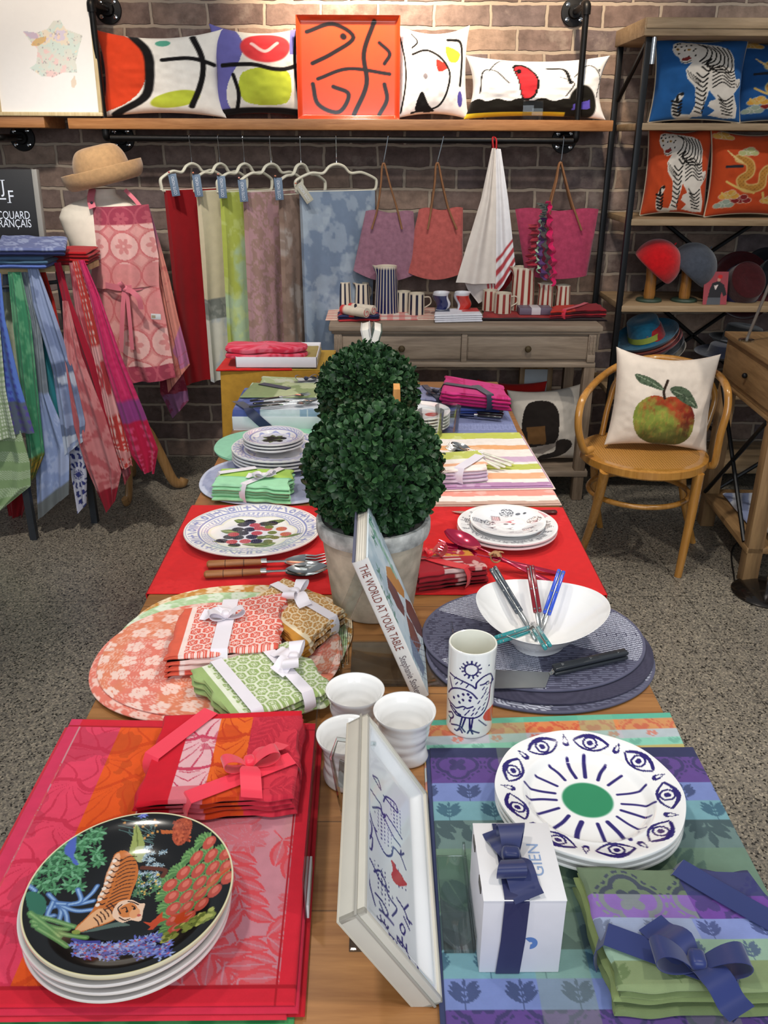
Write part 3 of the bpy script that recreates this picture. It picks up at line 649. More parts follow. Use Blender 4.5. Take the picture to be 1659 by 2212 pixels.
def tigerplate(x, y):
 r = np.random.default_rng(3); c = full(x, '#0b0a09')
 def P(c, pts, col, sm=True): return ov(c, col, poly(x, y, ZU(pts), sm))
 def K(c, pts, w, col): return ov(c, col, stroke(x, y, ZU(pts), w))
 def ros(c, X, Y, s, cols, n=8):
  (cx, cy), = ZU([(X, Y)]); a0 = r.uniform(0, 6)
  for q in range(n):
   c = ov(c, cols[q % len(cols)], leaf(x, y, cx, cy, s*r.uniform(.8, 1.15), s*.16, a0+q*6.283/n))
  return c
 G = ('#2f5f3d', '#4f8a5e', '#3a7048', '#6aa27a')
 for i in range(90):   # leafy bushes, upper left
  X, Y = r.uniform(60, 620), r.uniform(110, 600)
  if X+Y < 330 or X > 640-.9*max(0, Y-330): continue
  c = ros(c, X, Y, .085, G)
 for i in range(40):
  (cx, cy), = ZU([(r.uniform(60, 600), r.uniform(150, 600))]); 
 for k in range(12): c = K(c, [(760+r.uniform(-20, 240), 60+k*13), (900+r.uniform(-80, 120), 90+k*12), (1000+r.uniform(-60, 60), 150+k*6)], .008, '#4d6a66')
 for k in range(10): c = ov(c, '#c08a4a', el(x, y, *ZU([(r.uniform(760, 1060), r.uniform(60, 210))])[0], .014))
 c = P(c, [(885, 110), (930, 180), (950, 260), (930, 320), (870, 330), (825, 280), (850, 200)], '#8f9a55'); c = K(c, [(885, 120), (890, 220), (880, 320)], .012, '#5f6a30')
 c = P(c, [(870, 250), (950, 240), (940, 330), (880, 335)], '#a9b184')
 c = P(c, [(1180, 110), (1250, 75), (1320, 100), (1300, 190), (1230, 245), (1165, 210)], '#a3472c'); 
 for i in range(60): c = ov(c, ('#bb5a38', '#86341f')[i % 2], el(x, y, *ZU([(r.uniform(1175, 1310), r.uniform(90, 235))])[0], .012))
 c = P(c, [(1075, 145), (1170, 150), (1170, 170), (1080, 168)], '#b25a2a', False)
 for z_, i in [(a, b) for a in (0, 1) for b in range(5)]:
  for j in range(5):
   X = 1120+i*105+j*12-(j > 2)*10; Y = 560-i*95+j*92-60+i*8
   if (X-826)**2/8.1e5+(Y-640)**2/4.1e5 > .92 or Y < 130: continue
   if z_ == 0:
    for q in range(10): c = ov(c, ('#6d9a5a', '#4f7a45')[q % 2], leaf(x, y, *ZU([(X-15, Y+10)])[0], .125, .026, 1.2+q*.28))
    continue
   c = ov(c, '#b64a3c', el(x, y, *ZU([(X+18, Y+18)])[0], .062, .085, -.5)); c = ov(c, '#cf6c5c', el(x, y, *ZU([(X+24, Y+8)])[0], .03, .045, -.5))
 c = K(c, [(1350, 625), (1450, 570), (1530, 510), (1595, 470)], .04, '#b9683f'); c = K(c, [(1500, 530), (1595, 475)], .03, '#c34a2c')
 for i in range(46):
  X, Y = (r.uniform(930, 1100), r.uniform(240, 380)) if i % 2 else (r.uniform(890, 1060), r.uniform(420, 530)); c = ros(c, X, Y, .035, ('#8fa5b0', '#b8c8cc', '#6f8a9c'), 6)
 c = K(c, [(920, 385), (1000, 390), (1100, 405), (1080, 450)], .05, '#5c2d1d')
 for i in range(26): c = ros(c, r.uniform(860, 1060), r.uniform(440, 620), .04, ('#3f6a4a', '#587f5c'), 5); c = ov(c, '#d0b060', el(x, y, *ZU([(r.uniform(870, 1060), r.uniform(430, 610))])[0], .011))
 for pts in ([(200, 640), (260, 700), (180, 745), (60, 750)], [(260, 690), (290, 740), (270, 840)], [(260, 690), (320, 740), (340, 830)], [(250, 690), (400, 720), (550, 705)], [(250, 690), (400, 670), (540, 640)], [(260, 690), (420, 660), (520, 590), (570, 525)], [(350, 680), (440, 640), (420, 560)], [(230, 690), (190, 800), (240, 790)], [(45, 600), (80, 620), (100, 635)]):
  c = K(c, pts, .05, '#4a6fa8'); c = K(c, pts, .02, '#8fb0d8')
 c = P(c, [(405, 185), (425, 200), (415, 300), (400, 350), (432, 390), (400, 402), (370, 365), (335, 350), (330, 310), (360, 260)], '#4a5fb0')
 c = P(c, [(30, 660), (130, 650), (180, 700), (160, 800), (60, 800)], '#2f6a55')
 for pts in ([(70, 830), (230, 830), (385, 850)], [(80, 870), (250, 890), (340, 880)], [(90, 900), (300, 930), (480, 935)], [(120, 920), (260, 990), (340, 1040)], [(60, 810), (200, 900), (280, 960)]): c = K(c, pts, .06, '#5b8a52'); c = K(c, pts, .02, '#86ad70')
 for k in range(14): c = K(c, [(450+k*8, 890-k*3), (600+k*10, 860-k*4), (700+k*9, 840-k)], .012, '#51645c')
 body = [(720, 288), (790, 266), (858, 310), (890, 385), (882, 470), (850, 550), (820, 640), (800, 720), (700, 790), (620, 825), (520, 855), (440, 890), (395, 885), (415, 835), (480, 770), (530, 710), (580, 620), (615, 540), (635, 450), (665, 380), (690, 330)]
 c = P(c, body, '#bd6a2c'); c = P(c, [(715, 300), (750, 290), (740, 380), (700, 450), (660, 560), (600, 640), (570, 620), (615, 540), (640, 440), (670, 370)], '#d9a27c')
 c = P(c, [(600, 700), (680, 720), (700, 780), (560, 835), (430, 885), (400, 870), (480, 780), (550, 720)], '#dba679')
 for k in range(13):
  Y = 300+k*29; X = 880-k*4-max(0, k-6)*7; c = K(c, [(X, Y), (X-70, Y+6+k), (X-130-k*3, Y+40+k*2)], .011, '#3a1a0c')
 for k in range(9): X, Y = 715-k*17, 320+k*42; c = K(c, [(X, Y), (X+25, Y+14), (X+48, Y+4)], .014, '#3a1a0c'); c = ov(c, '#e6d6c8', el(x, y, *ZU([(X-8, Y+16)])[0], .022))
 for k in range(6): X, Y = 540+k*26, 770-k*22; c = K(c, [(X, Y), (X+30, Y+30), (X+40, Y+58)], .012, '#3a1a0c')
 c = P(c, [(690, 720), (740, 650), (830, 632), (900, 660), (940, 662), (925, 720), (905, 795), (830, 790), (760, 808), (695, 770)], '#e2c0a6')
 c = P(c, [(750, 690), (830, 655), (880, 690), (860, 750), (780, 770), (735, 740)], '#c8793e'); c = ov(c, '#d99a6a', el(x, y, *ZU([(860, 735)])[0], .05, .06)); c = ov(c, '#b8574a', el(x, y, *ZU([(893, 752)])[0], .02, .016))
 for pts in ([(760, 700), (790, 690), (800, 710)], [(840, 680), (860, 690), (850, 705)], [(750, 740), (730, 700), (760, 670)], [(740, 770), (780, 790), (820, 780)], [(810, 645), (850, 652), (890, 670)]): c = K(c, pts, .012, '#2a130a')
 c = ov(c, '#1a0d08', el(x, y, *ZU([(800, 722)])[0], .014)); c = ov(c, '#1a0d08', el(x, y, *ZU([(858, 702)])[0], .014))
 c = ov(c, '#8a9a4a', el(x, y, *ZU([(405, 895)])[0], .04, .03))
 for pts in ([(920, 800), (980, 810), (1040, 760), (1080, 720), (1075, 770), (1125, 785), (1060, 805), (1000, 865), (960, 865), (985, 840)], [(1115, 745), (1200, 755), (1260, 730), (1250, 790), (1330, 770), (1260, 820), (1195, 845), (1165, 815), (1180, 780)]): c = P(c, pts, '#b8401c', False)
 for i in range(115):
  X, Y = r.uniform(390, 1150), r.uniform(895, 1135)
  if Y < 1010-(X-390)*.16: Y = 1010
  c = ros(c, X, Y, r.uniform(.045, .075), ('#5a64b8', '#7f8fd6', '#9fb0dc', '#4a4f98'), 6); c = ov(c, '#b0404a', el(x, y, *ZU([(X, Y)])[0], .012))
 for i in range(70): X = r.uniform(1080, 1480); Y = 960-(X-1080)*.42+r.uniform(-40, 50); c = ov(c, ('#7f8a3e', '#a8ad5a', '#5f6a2e')[i % 3], el(x, y, *ZU([(X, Y)])[0], .03, .026))
 c = K(c, [(380, 965), (470, 975), (580, 965)], .035, '#46489a'); c = ros(c, 945, 48, .06, ('#5a64b8', '#7f8fd6'), 8)
 e = np.hypot(x, y); return ov(c, '#d8cf9c', (e > .985))
def darkrim(x, y): return full(x, '#15100e')
GT = 'dinner plates with a tiger picture'
for k in range(4):
 plate((ctr[0]+.002*k*(k % 2), ctr[1]-.001*k, ZT+.0186+.0125*k), R, .02, tigerplate if k == 3 else darkrim, nr=150 if k == 3 else 12, na=420 if k == 3 else 120, name='dinner_plate', kind='coupe', rim='#d9d2b4' if k == 3 else '#f0ece8',
          label=('lowest white edged plate under the jungle tiger plate', 'second white edged plate from the placemat below the tiger plate', 'third white edged plate directly below the tiger plate', 'black dinner plate with a painted tiger among jungle flowers, topmost of four')[k], group=GT)
def ogee(x, y, s):
 u, v = (x/s) % 1-.5, (y/s) % 1-.5; d = np.hypot(np.abs(u)-.18, v)*1.0; e = np.hypot(u, np.abs(v)-.18)
 q = np.minimum(d, e); m = (q < .24).astype(float); inner = (q < .17); fl = petals(u, v, 0, 0, .2, 4, .785, .5)
 dots = (np.abs(np.sin(np.arctan2(v, u)*10)) > .6) & (q > .27) & (q < .31)
 return np.maximum(m*(1-inner), np.maximum(fl, dots*1.0))
def tropics(x, y, W, H, pal):
 """coloured bands with leaves, lattice; pal = dict of colours"""
 u, v = x/W, y/H; vm = np.minimum(v, 1-v); c = full(x, pal['mid'])
 big = bigflora(x, y, W, H, 21, 22, .07); k = (vm > .36); c = ov(c, pal['mid2'], k*big*.75)
 rows = [(0, .045, 'edge', None), (.045, .155, 'purple', 'ogee'), (.155, .225, 'blue', 'leaf'), (.225, .30, 'aqua', 'leaf'), (.30, .40, 'sage', 'big')]
 og = ogee(x, y, .075); lf = sprigtile(x+.01, np.where(v > .5, .845-v, .155-v)*H, .060, .0725*H, 3, .62); pl = np.maximum(petals(x % .12, y % .1, .06, .05, .04, 6, 0, .3)*(1-petals(x % .12, y % .1, .06, .05, .022, 6, 0, .3)), sprigtile(x, y, .12, .1, 4))
 for a, b, n, p in rows:
  k = ((vm >= a) & (vm < b)).astype(float); c = ov(c, pal[n], k)
  if p: c = ov(c, pal[n+'_d'], k*{'ogee': og, 'leaf': lf, 'big': pl}[p]*.85)
 col = ((u > .25) & (u < .40)) | ((u > .62) & (u < .76)); c = ov(c, pal['tint'], col*.38)
 return c
PB = dict(edge='#34375a', mid='#6f8a78', mid2='#506a64', purple='#5f4688', purple_d='#3e3a64', blue='#7686bc', blue_d='#3e4a70', aqua='#74a0aa', aqua_d='#3e6074', sage='#6a827f', sage_d='#44575c', tint='#8ca07c')
PO = dict(edge='#5fae94', mid='#c9c9cf', mid2='#d46a5a', purple='#d98a55', purple_d='#cf5a42', blue='#bcbcc4', blue_d='#d8705f', aqua='#8fcab4', aqua_d='#6fa894', sage='#c9b06a', sage_d='#c98a50', tint='#7fc0a0')
bluemat = lambda x, y, W, H: tropics(x, y, W, H, PB)
def bluemat_o(x, y, W, H):
 u = x/W; return tropics(x, y, W, H, PO)*np.where((u > .78) | (u < .14), .9, 1)[:, None]+np.where((u > .78) | (u < .14), .1, 0)[:, None]*S('#50c0a8')
qB = [T(930, 1616, .0095), T(1496, 1614, .0095), None, None]
yn = .535; kk = lambda a, b: a+(b-a)*((yn-a[1])/(b[1]-a[1]))
qB[2] = kk(qB[1], T(1659, 1930, .0095)); qB[3] = kk(qB[0], T(966, 2200, .0095))
mb = MB(); slab(mb, qoff(qpx([(916, 1556), (1446, 1539), (1560, 1800), (925, 1830)], .0035), (0, 0, 0)), .0033, bluemat_o, 170, 90, wav=.0005); obj('placemat', mb, CLOTH(), None, 'orange and mint jacquard placemat showing behind the blue placemats', 'placemat')
mb = MB(); slab(mb, qB, .003, bluemat, 300, 330, wav=.0006, seed=4); obj('placemat', mb, CLOTH(), None, 'blue, purple and green leafy placemat under the eye plates', 'placemat', 'blue jacquard placemats')
mb = MB(); slab(mb, qoff(qB, (-.006, .001, -.0031)), .003, plainmat('#3c4468'), 24, 24); obj('placemat', mb, CLOTH(), None, 'lower dark blue placemat edge under the leafy blue placemat', 'placemat', 'blue jacquard placemats')
NAVY = '#2b1f6b'
def eyeplate(x, y):
 c = full(x, '#f3f2f0'); nv = NAVY
 for k, (a, r0, r1, w) in enumerate([(1.42, .36, .66, .045), (1.72, .35, .64, .04), (2.1, .36, .62, .035), (2.5, .36, .62, .033), (2.85, .35, .68, .035), (3.15, .34, .66, .035), (3.5, .36, .62, .035), (3.9, .35, .60, .042), (4.32, .36, .66, .055), (4.78, .36, .7, .04), (5.1, .36, .72, .05), (5.5, .36, .68, .03), (5.82, .36, .66, .035), (6.1, .36, .70, .03), (.22, .35, .68, .03), (.68, .36, .6, .034), (1.03, .36, .62, .04)]):
  b = .03*math.sin(k*2.1); p = [(r0*math.cos(a), r0*math.sin(a)), ((r0+r1)/2*math.cos(a+b), (r0+r1)/2*math.sin(a+b)), (r1*math.cos(a), r1*math.sin(a))]
  c = ov(c, nv, stroke(x, y, p, w, .012))
 c = ov(c, '#2f8a5e', el(x, y, 0, .0, .275, .27))
 n = 9
 for k in range(n):
  a = .62+k*6.2832/n; ct, st = math.cos(a), math.sin(a); u = -x*st+y*ct; v = x*ct+y*st-.835
  up = .105*(1-(np.abs(u)/.2)**2); alm = np.abs(np.abs(v)-up.clip(0)) < .016+.008*(v > 0); c = ov(c, nv, (alm & (np.abs(u) < .205)))
  dd = np.hypot(u-.01, v); c = ov(c, nv, (np.abs(dd-.075) < .013)); c = ov(c, nv, dd < .036)
  a2 = a+3.1416/n; cx, cy = .86*math.cos(a2), .86*math.sin(a2); ur, vr = (x-cx)*math.cos(a2)+(y-cy)*math.sin(a2), -(x-cx)*math.sin(a2)+(y-cy)*math.cos(a2)
  dr = np.hypot(ur/.07, vr/(.028-.02*np.clip(ur/.07, -1, 1))); c = ov(c, nv, (np.abs(dr-.85) < .3))
 return c
ctr, R = disc(1074, 1474, 1715, .05)
for k in range(3):
 plate((ctr[0]-.001*k, ctr[1]+.0015*(2-k), ZT+.0098+.011*k), R, .022, eyeplate if k == 2 else (lambda x, y: full(x, '#efeeec')), nr=130 if k == 2 else 12, na=400 if k == 2 else 120, wob=.007, name='dinner_plate', rim='#f4f3f1',
          label=('lowest plain rim of the white plates below the eye plate', 'middle scalloped white plate directly below the eye plate', 'white plate painted with navy eyes around a green sun, topmost of three')[k], group='white plates painted with eyes')
b0 = [T(1037, 2101, .0095), T(1206, 2101, .0095)]; yf = (b0[0][1]+b0[1][1])/2; zt = PY(1135, 1945, yf)[2]; zb = ZT+.0098
xl, xr = PY(1045, 1945, yf)[0], PY(1225, 1945, yf)[0]; dp = PZ(1100, 1778, zt)[1]-yf
root = thing('gift_box', 'white card gift box tied with a navy ribbon beside the eye plates', 'box', ((xl+xr)/2, yf+dp/2, zb))
mb = MB(); mb.b2((xl, yf, zb), (xr, yf+dp, zt-.0015), .0008, col=S('#d8d6dc')); obj('carton', mb, PRINT(), root)
mb = MB(); mb.b2((xl-.0004, yf-.0004, zt-.0015), (xr+.0004, yf+dp+.0004, zt), .0006, col=S('#e9e7e8'))
for yy in (.25, .78): mb.b2((xl-.0012, yf+dp*yy-.008, zt-.012), (xl-.0002, yf+dp*yy+.008, zt-.0012), col=S('#55504c'))
put_text(mb, 'GIEN', (xl+(xr-xl)*.80, yf+dp*.5, zt), (0, 1, 0), (-1, 0, 0), .019, '#8fa6cc', lift=.0004, sx=1.1); obj('lid', mb, PRINT(), root, 'white lid with pale blue lettering')
mb = MB(); th = np.linspace(-1.5, 2.2, 16); mb.prism(np.vstack([np.c_[np.cos(th), np.sin(th)]*.0085, np.c_[np.cos(th), np.sin(th)][::-1]*.002+[.001, 0]]), .0004, lambda p, d: np.c_[xl+(xr-xl)*.60+p[:, 0], np.full(len(p), yf-.0002-d), zb+(zt-zb)*.42+p[:, 1]], col=S('#5b7db8')); obj('emblem', mb, PRINT(), root)
mb = MB(); rx = xl+(xr-xl)*.40; w_ = .026; pa = [(rx-.004, yf-.0015, zb+.001), (rx-.001, yf-.0015, zb+.05), (rx, yf-.0015, zt-.002), (rx, yf+.004, zt+.0015), (rx, yf+dp*.5, zt+.0015), (rx, yf+dp-.003, zt+.0015), (rx, yf+dp+.0015, zt-.003), (rx, yf+dp+.0015, zb+.001)]
strip(mb, pa, [(0, -1, 0)]*3+[(0, -.5, .9)]+[(0, 0, 1)]+[(0, .5, .9)]+[(0, 1, 0)]*2, w_, .0007, S('#1d2250'), side=(1, 0, 0)); obj('ribbon', mb, SATIN(), root)
mb = MB(); bow(mb, (rx, yf+dp*.46, zt+.004), 1.45, .037, .032, S('#222c5e'), tilt=.5, tails=((.35, 1.25), (3.5, 1.45))); obj('bow', mb, SATIN(), root)
PN = dict(PB, edge='#3a3c68', purple='#7a55a8', purple_d='#a98fc0', mid='#8fa878')
def bluefold(x, y, W, H):
 u, v = x/W, y/H; c = full(x, '#8fa882'); og = ogee(x, y, .085); lf = sprigtile(x, (.46-v)*H, .058, .18*H, 3, .62)
 for a, b, col, d, p in ((0, .24, '#6b7c62', '#3e4358', og), (.24, .46, '#8a6ab0', '#7f8c84', og), (.46, .64, '#8795cc', '#4a5484', lf), (.64, .82, '#93b09a', '#4e5e7c', lf), (.82, 1.2, '#84946a', '#64784e', lf)):
  k = (v >= a) & (v < b); c = ov(c, col, k); c = ov(c, d, k*p*.85)
 k = (u > .55); c = ov(c, '#3a3a72', k*(v < .24)*.85); c = ov(c, '#6a3f96', k*((v >= .24) & (v < .46))*.75); c = ov(c, '#4a3f78', k*((v >= .24) & (v < .46))*og*.8); return ov(c, '#c9d0b0', ((u < .5) & (v > .46) & (v < .64))*.3)
q = [T(1259, 1876, .052), T(1618, 1886, .052), T(1790, 2120, .048), T(1345, 2126, .048)]
bundle('napkin_bundle', 'purple, blue and green leafy napkins tied with a navy bow at the table corner', q, 4, .010, bluefold, ribbon=[((.58, -.02), (1.0, .62)), ((0, .62), (.55, 1.0))], rcol='#27346e', seed=9, nu=200, nv=140, ribw=.03,
       bows=[dict(uv=(.38, .90), ang=-.1, s=.050, w=.034, tails=((2.2, 1.25), (-1.0, 1.2)), tilt=.45)], paints=[bluefold]+[plainmat('#7a8a5a'), plainmat('#8a9a64'), plainmat('#6f7f55')])
def PP(px, py, p0, n):
 d = ray(px, py); t = np.dot(np.asarray(p0)-CAM, n)/np.dot(d, n); return CAM+d*t
yf0, yf1 = .618, .925
B0, B1 = T(964, 2190, .004), T(916, 1722, .004)
bx = (B0[0]+B1[0])/2; A0 = np.array([bx-.082, yf0, ZT+.142]); A1 = np.array([bx-.082, yf1, ZT+.150])
B0 = np.array([bx, yf0, ZT+.006]); B1 = np.array([bx, yf1, ZT+.006])
eS = uvec(A1-A0); eT = uvec(B0-A0); nF = np.cross(eT, eS); nF = nF/np.linalg.norm(nF)
if nF[0] < 0: nF = -nF
LS, LT = np.linalg.norm(A1-A0), np.linalg.norm(B0-A0); eT = uvec(eT-eS*eT.dot(eS))
def trayP(s, t, d=0.): return A0+np.multiply.outer(s, eS)+np.multiply.outer(t, eT)+np.multiply.outer(d, nF)
def TUV(pts):
 out = []
 for a, b in pts:
  p = PP(640+a/3.022, 1480+b/3.022, A0, nF)-A0; out.append((p.dot(eS)/LS, p.dot(eT)/LT))
 return np.array(out)
def traypaint(x, y):
 c = full(x, '#eceef0'); nv = '#3a2f78'
 X, Y = x*LS, y*LT; sc = np.array([LS, LT])
 def K(c, pts, w=.003): return ov(c, nv, stroke(X, Y, TUV(pts)*sc, w, .001))
 for pts in ([(510, 600), (505, 680), (515, 740), (545, 860), (575, 920)], [(510, 600), (560, 680), (600, 740), (610, 800), (635, 815), (620, 830)], [(545, 755), (600, 770), (640, 860), (690, 960), (740, 1030)], [(560, 900), (590, 990), (640, 1080), (680, 1085), (690, 1030)], [(545, 540), (580, 570), (600, 640), (565, 580), (545, 545)],
    [(620, 680), (680, 760), (720, 800), (700, 740), (640, 690), (620, 720)], [(640, 810), (700, 900), (750, 980)], [(500, 780), (540, 880), (530, 960), (500, 930)], [(510, 940), (545, 960), (540, 1040), (515, 1000)], [(505, 1060), (545, 1130), (600, 1250), (660, 1330)],
    [(520, 1180), (530, 1270), (550, 1350), (570, 1420)], [(560, 1190), (600, 1190), (640, 1270), (660, 1360), (720, 1450), (690, 1500)], [(570, 1340), (620, 1400), (660, 1480), (640, 1490), (600, 1400)], [(600, 1450), (650, 1500), (700, 1560)],
    [(690, 1030), (740, 1090), (780, 1190)], [(740, 1090), (765, 1080)], [(740, 1090), (745, 1060)], [(720, 1380), (770, 1460), (810, 1560)], [(770, 1460), (800, 1430)], [(790, 1520), (825, 1560)], [(770, 1510), (810, 1600)],
    [(745, 1570), (760, 1560), (780, 1600), (770, 1630), (750, 1600), (745, 1570)], [(725, 1640), (800, 1760), (815, 1890)], [(725, 1640), (750, 1800), (790, 1900)], [(740, 1680), (805, 1800)], [(735, 1720), (800, 1840)], [(760, 1650), (770, 1790)], [(790, 1700), (800, 1850)]): c = K(c, pts)
 (cx, cy), = TUV([(630, 1600)])*sc; d = np.hypot(X-cx, Y-cy); th = np.arctan2(Y-cy, X-cx)
 c = ov(c, nv, ((np.abs(d-.011) < .0016) | ((np.sin(th*11) > .4) & (d > .0125) & (d < .0175))))
 (cx, cy), = TUV([(580, 860)])*sc
 dash = ((np.abs((X*160+Y*40) % 1-.5) < .25) & (np.abs((Y*120) % 1-.5) < .16))
 for pts in ([(555, 770), (620, 780), (680, 960), (680, 1070), (600, 960)], [(560, 1110), (640, 1200), (700, 1400), (660, 1450), (580, 1300)], [(660, 700), (740, 800), (750, 960), (680, 860)], [(690, 1120), (790, 1290), (800, 1340), (720, 1320)]):
  c = ov(c, nv, poly(X, Y, TUV(pts)*sc)*dash)
 c = ov(c, '#c83a44', poly(X, Y, TUV([(675, 1120), (700, 1140), (715, 1180), (740, 1210), (770, 1260), (790, 1295), (740, 1300), (700, 1270), (680, 1220), (690, 1180)])*sc, True))
 c = ov(c, nv, poly(X, Y, TUV([(785, 1870), (805, 1890), (815, 1920), (795, 1915)])*sc, True)); return c
root = thing('serving_tray', 'white porcelain tray drawn with blue birds and a red heart, upright in its box', 'tray', (bx-.04, (yf0+yf1)/2, ZT+.004))
mb = MB(); n1, n2 = 200, 130; u, v = np.linspace(0, 1, n1), np.linspace(0, 1, n2); U, V = np.meshgrid(u, v, indexing='ij')
e = np.minimum(np.minimum(U, 1-U)*LS, np.minimum(V, 1-V)*LT); dep = -.010*sst(.006, .026, e)-.002
mg = .006; P = trayP(mg+U*(LS-2*mg), mg+V*(LT-2*mg), dep)
mb.grid(P, traypaint(U.ravel(), V.ravel()).reshape(P.shape)); obj('porcelain_dish', mb, CERAMIC(), root)
Rt = np.stack([eS, eT, nF], 1)
mb = MB(); th = .030
for (s, t, ls, lt) in ((LS/2, .003, LS, .006), (LS/2, LT-.003, LS, .006), (.003, LT/2, .006, LT), (LS-.003, LT/2, .006, LT)):
 mb.box(trayP(s, t, -th/2+.001), (ls, lt, th), Rt, .001, col=S('#cfcabd'))
mb.box(trayP(LS/2, LT/2, -th), (LS, LT, .003), Rt, .0005, col=S('#c9c2b2')); obj('box_frame', mb, PRINT(), root, 'silver beige box around the tray')
mb = MB()
for (s, t, ls, lt) in ((LS/2, -.0012, LS+.004, .0022), (-.0012, LT/2, .0022, LT)): mb.box(trayP(s, t, -th*.28), (ls, lt, th*.10), Rt, .0005, col=S('#aaa69c'))
obj('box_seam', mb, PRINT(), root)
AC = ACRYL()
root = thing('display_easel', 'clear acrylic easel carrying the bird tray', 'stand', (bx-.06, .77, ZT))
back0 = trayP(LS*.5, 0, -th-.003)
mb = MB()
q1, q2 = PP(690, 1570, A0-nF*(th+.004), nF)-A0, PP(760, 1790, A0-nF*(th+.004), nF)-A0
s0, s1 = .10*LS, .93*LS; Lp = LT*.86
mb.box(trayP((s0+s1)/2, LT-Lp/2-.006, -th-.0045), (s1-s0, Lp, .003), Rt, .0008); obj('back_panel', mb, AC, root)
mb = MB(); lx = bx-.135; top = PY(706, 1578, .90)
mb.tube([[bx-.115, .90, ZT+.004], [bx-.128, .90, ZT+.10], [bx-.120, .90, ZT+.128], [bx-.07, .90, ZT+.12]], .003, 8); mb.box((bx-.098, .875, ZT+.085), (.045, .05, .003), Ry(.5), .001); obj('rear_leg', mb, AC, root)
mb = MB(); mb.b2((bx-.10, yf0+.07, ZT+.0005), (bx+.004, yf0+.19, ZT+.0035), .0005); obj('foot_plate', mb, AC, root)
mb = MB(); mb.b2((bx+.006, yf0+.06, ZT+.010), (bx+.040, yf0+.20, ZT+.013), .0005); mb.b2((bx+.038, yf0+.06, ZT+.012), (bx+.041, yf0+.20, ZT+.035), .0005); obj('front_lip', mb, AC, root)
g0, g1 = T(657, 2000, .003), T(690, 1575, .003)
root = thing('price_holder', 'thin clear acrylic sheet standing along the red placemats', 'sign holder', ((g0[0]+g1[0])/2, (g0[1]+g1[1])/2, ZT))
mb = MB(); P_ = np.array([g0, g1]); d = uvec(g1-g0); sd = np.array([d[1], -d[0], 0])
mb.add(np.array([g0, g1, g1+[0, 0, .07], g0+[0, 0, .07], g0+sd*.002, g1+sd*.002, g1+sd*.002+[0, 0, .07], g0+sd*.002+[0, 0, .07]]), [[0, 3, 2, 1], [4, 5, 6, 7], [0, 1, 5, 4], [2, 3, 7, 6], [1, 2, 6, 5], [0, 4, 7, 3]]); obj('panel', mb, AC, root)
mb = MB(); mb.box((g0+g1)/2*.25+g0*.75+sd*.004+[0, 0, .012], (.003, .075, .022), Rz(-math.atan2(d[0], d[1])), .0005, col=S('#dcdcdc')); obj('price_strip', mb, PRINT(), root)
WHITEC = mat('white_porcelain', '#f1f0ee', .12, spec=.55, coat=.5, noise=.01)
def tumbler(c, R, H, a0, label, group, sq=.0):
 n = 64; th = np.linspace(0, 2*PI, n, endpoint=False)
 zs = np.concatenate([[0, 0, .02], np.linspace(.06, 1, 26), [1.012, 1.0], np.linspace(.97, .08, 22), [.06, .06]]); z = zs*H
 t = np.clip(zs, 0, 1); r0 = R*(.70+.20*t+.10*sst(.8, 1, t))
 cr_ = R*.035*(np.exp(-((t-.30)/.05)**2)+np.exp(-((t-.5)/.04)**2)*.8+.6*np.exp(-((t-.7)/.04)**2))
 k = len(zs); io = np.where(np.arange(k) >= 31, 1, 0)
 rr = r0-cr_-io*.0035; rr[0] = 0; rr[1] = R*.62; rr[-1] = 0; rr[2] = R*.68
 wob = 1+.05*np.sin(th*2+a0)[None, :]*np.exp(-((t-.25)/.2)**2)[:, None]+.025*np.sin(th*3+zs[:, None]*14+a0)*(1-t)[:, None]
 lean = (.1*R*np.sin(t*7+a0))*(1-t)
 P = np.stack([rr[:, None]*wob*np.cos(th)+lean[:, None], rr[:, None]*wob*np.sin(th), np.repeat(z[:, None], n, 1)], -1)+np.asarray(c)
 mb = MB(); mb.grid(P, None, cv=True); return obj('tumbler', mb, WHITEC, None, label, 'cup', group, org=c)
GW = 'crumpled white porcelain tumblers'
def cupat(pxc, pyc, h): p = T(pxc, pyc, h); return (p[0], p[1], ZT+.0005)
tumbler(cupat(767, 1490, .08), .0445, .080, .4, 'white crumpled tumbler nearest the tied green napkins', GW)
tumbler(cupat(874, 1535, .082), .0455, .082, 2.0, 'white crumpled tumbler beside the book, its ridges in full view', GW)
tumbler(cupat(752, 1586, .08), .0445, .080, 3.4, 'white crumpled tumbler half hidden behind the tray box', GW)
sB, sA = T(926, 1503, .004), None
yb0, yb1 = sB[1], sB[1]+.205; tp = PY(795, 1203, yb0)
BB0 = np.array([sB[0], yb0, ZT+.006]); BA0 = np.array([tp[0], yb0, tp[2]]); eT2 = uvec(BB0-BA0); eS2 = np.array([0, 1., 0]); nB = np.cross(eS2, eT2); nB = -nB if nB[0] < 0 else nB
LB = np.linalg.norm(BB0-BA0); WB = .205; TB = .0265; Rb = np.stack([eS2, eT2, nB], 1)
def bkP(s, t, d=0.): return BA0+np.multiply.outer(s, eS2)+np.multiply.outer(t, eT2)+np.multiply.outer(d, nB)
root = thing('book', 'hardback book leaning upright in front of the boxwood pot', 'book', (BB0[0]-.05, yb0+.1, ZT+.004))
def BUV(pts):
 o = []
 for a, b in pts:
  p = PP(640+a/3.567, 1080+b/3.567, BA0, nB)-BA0; o.append((p.dot(eS2), p.dot(eT2)))
 return np.array(o)
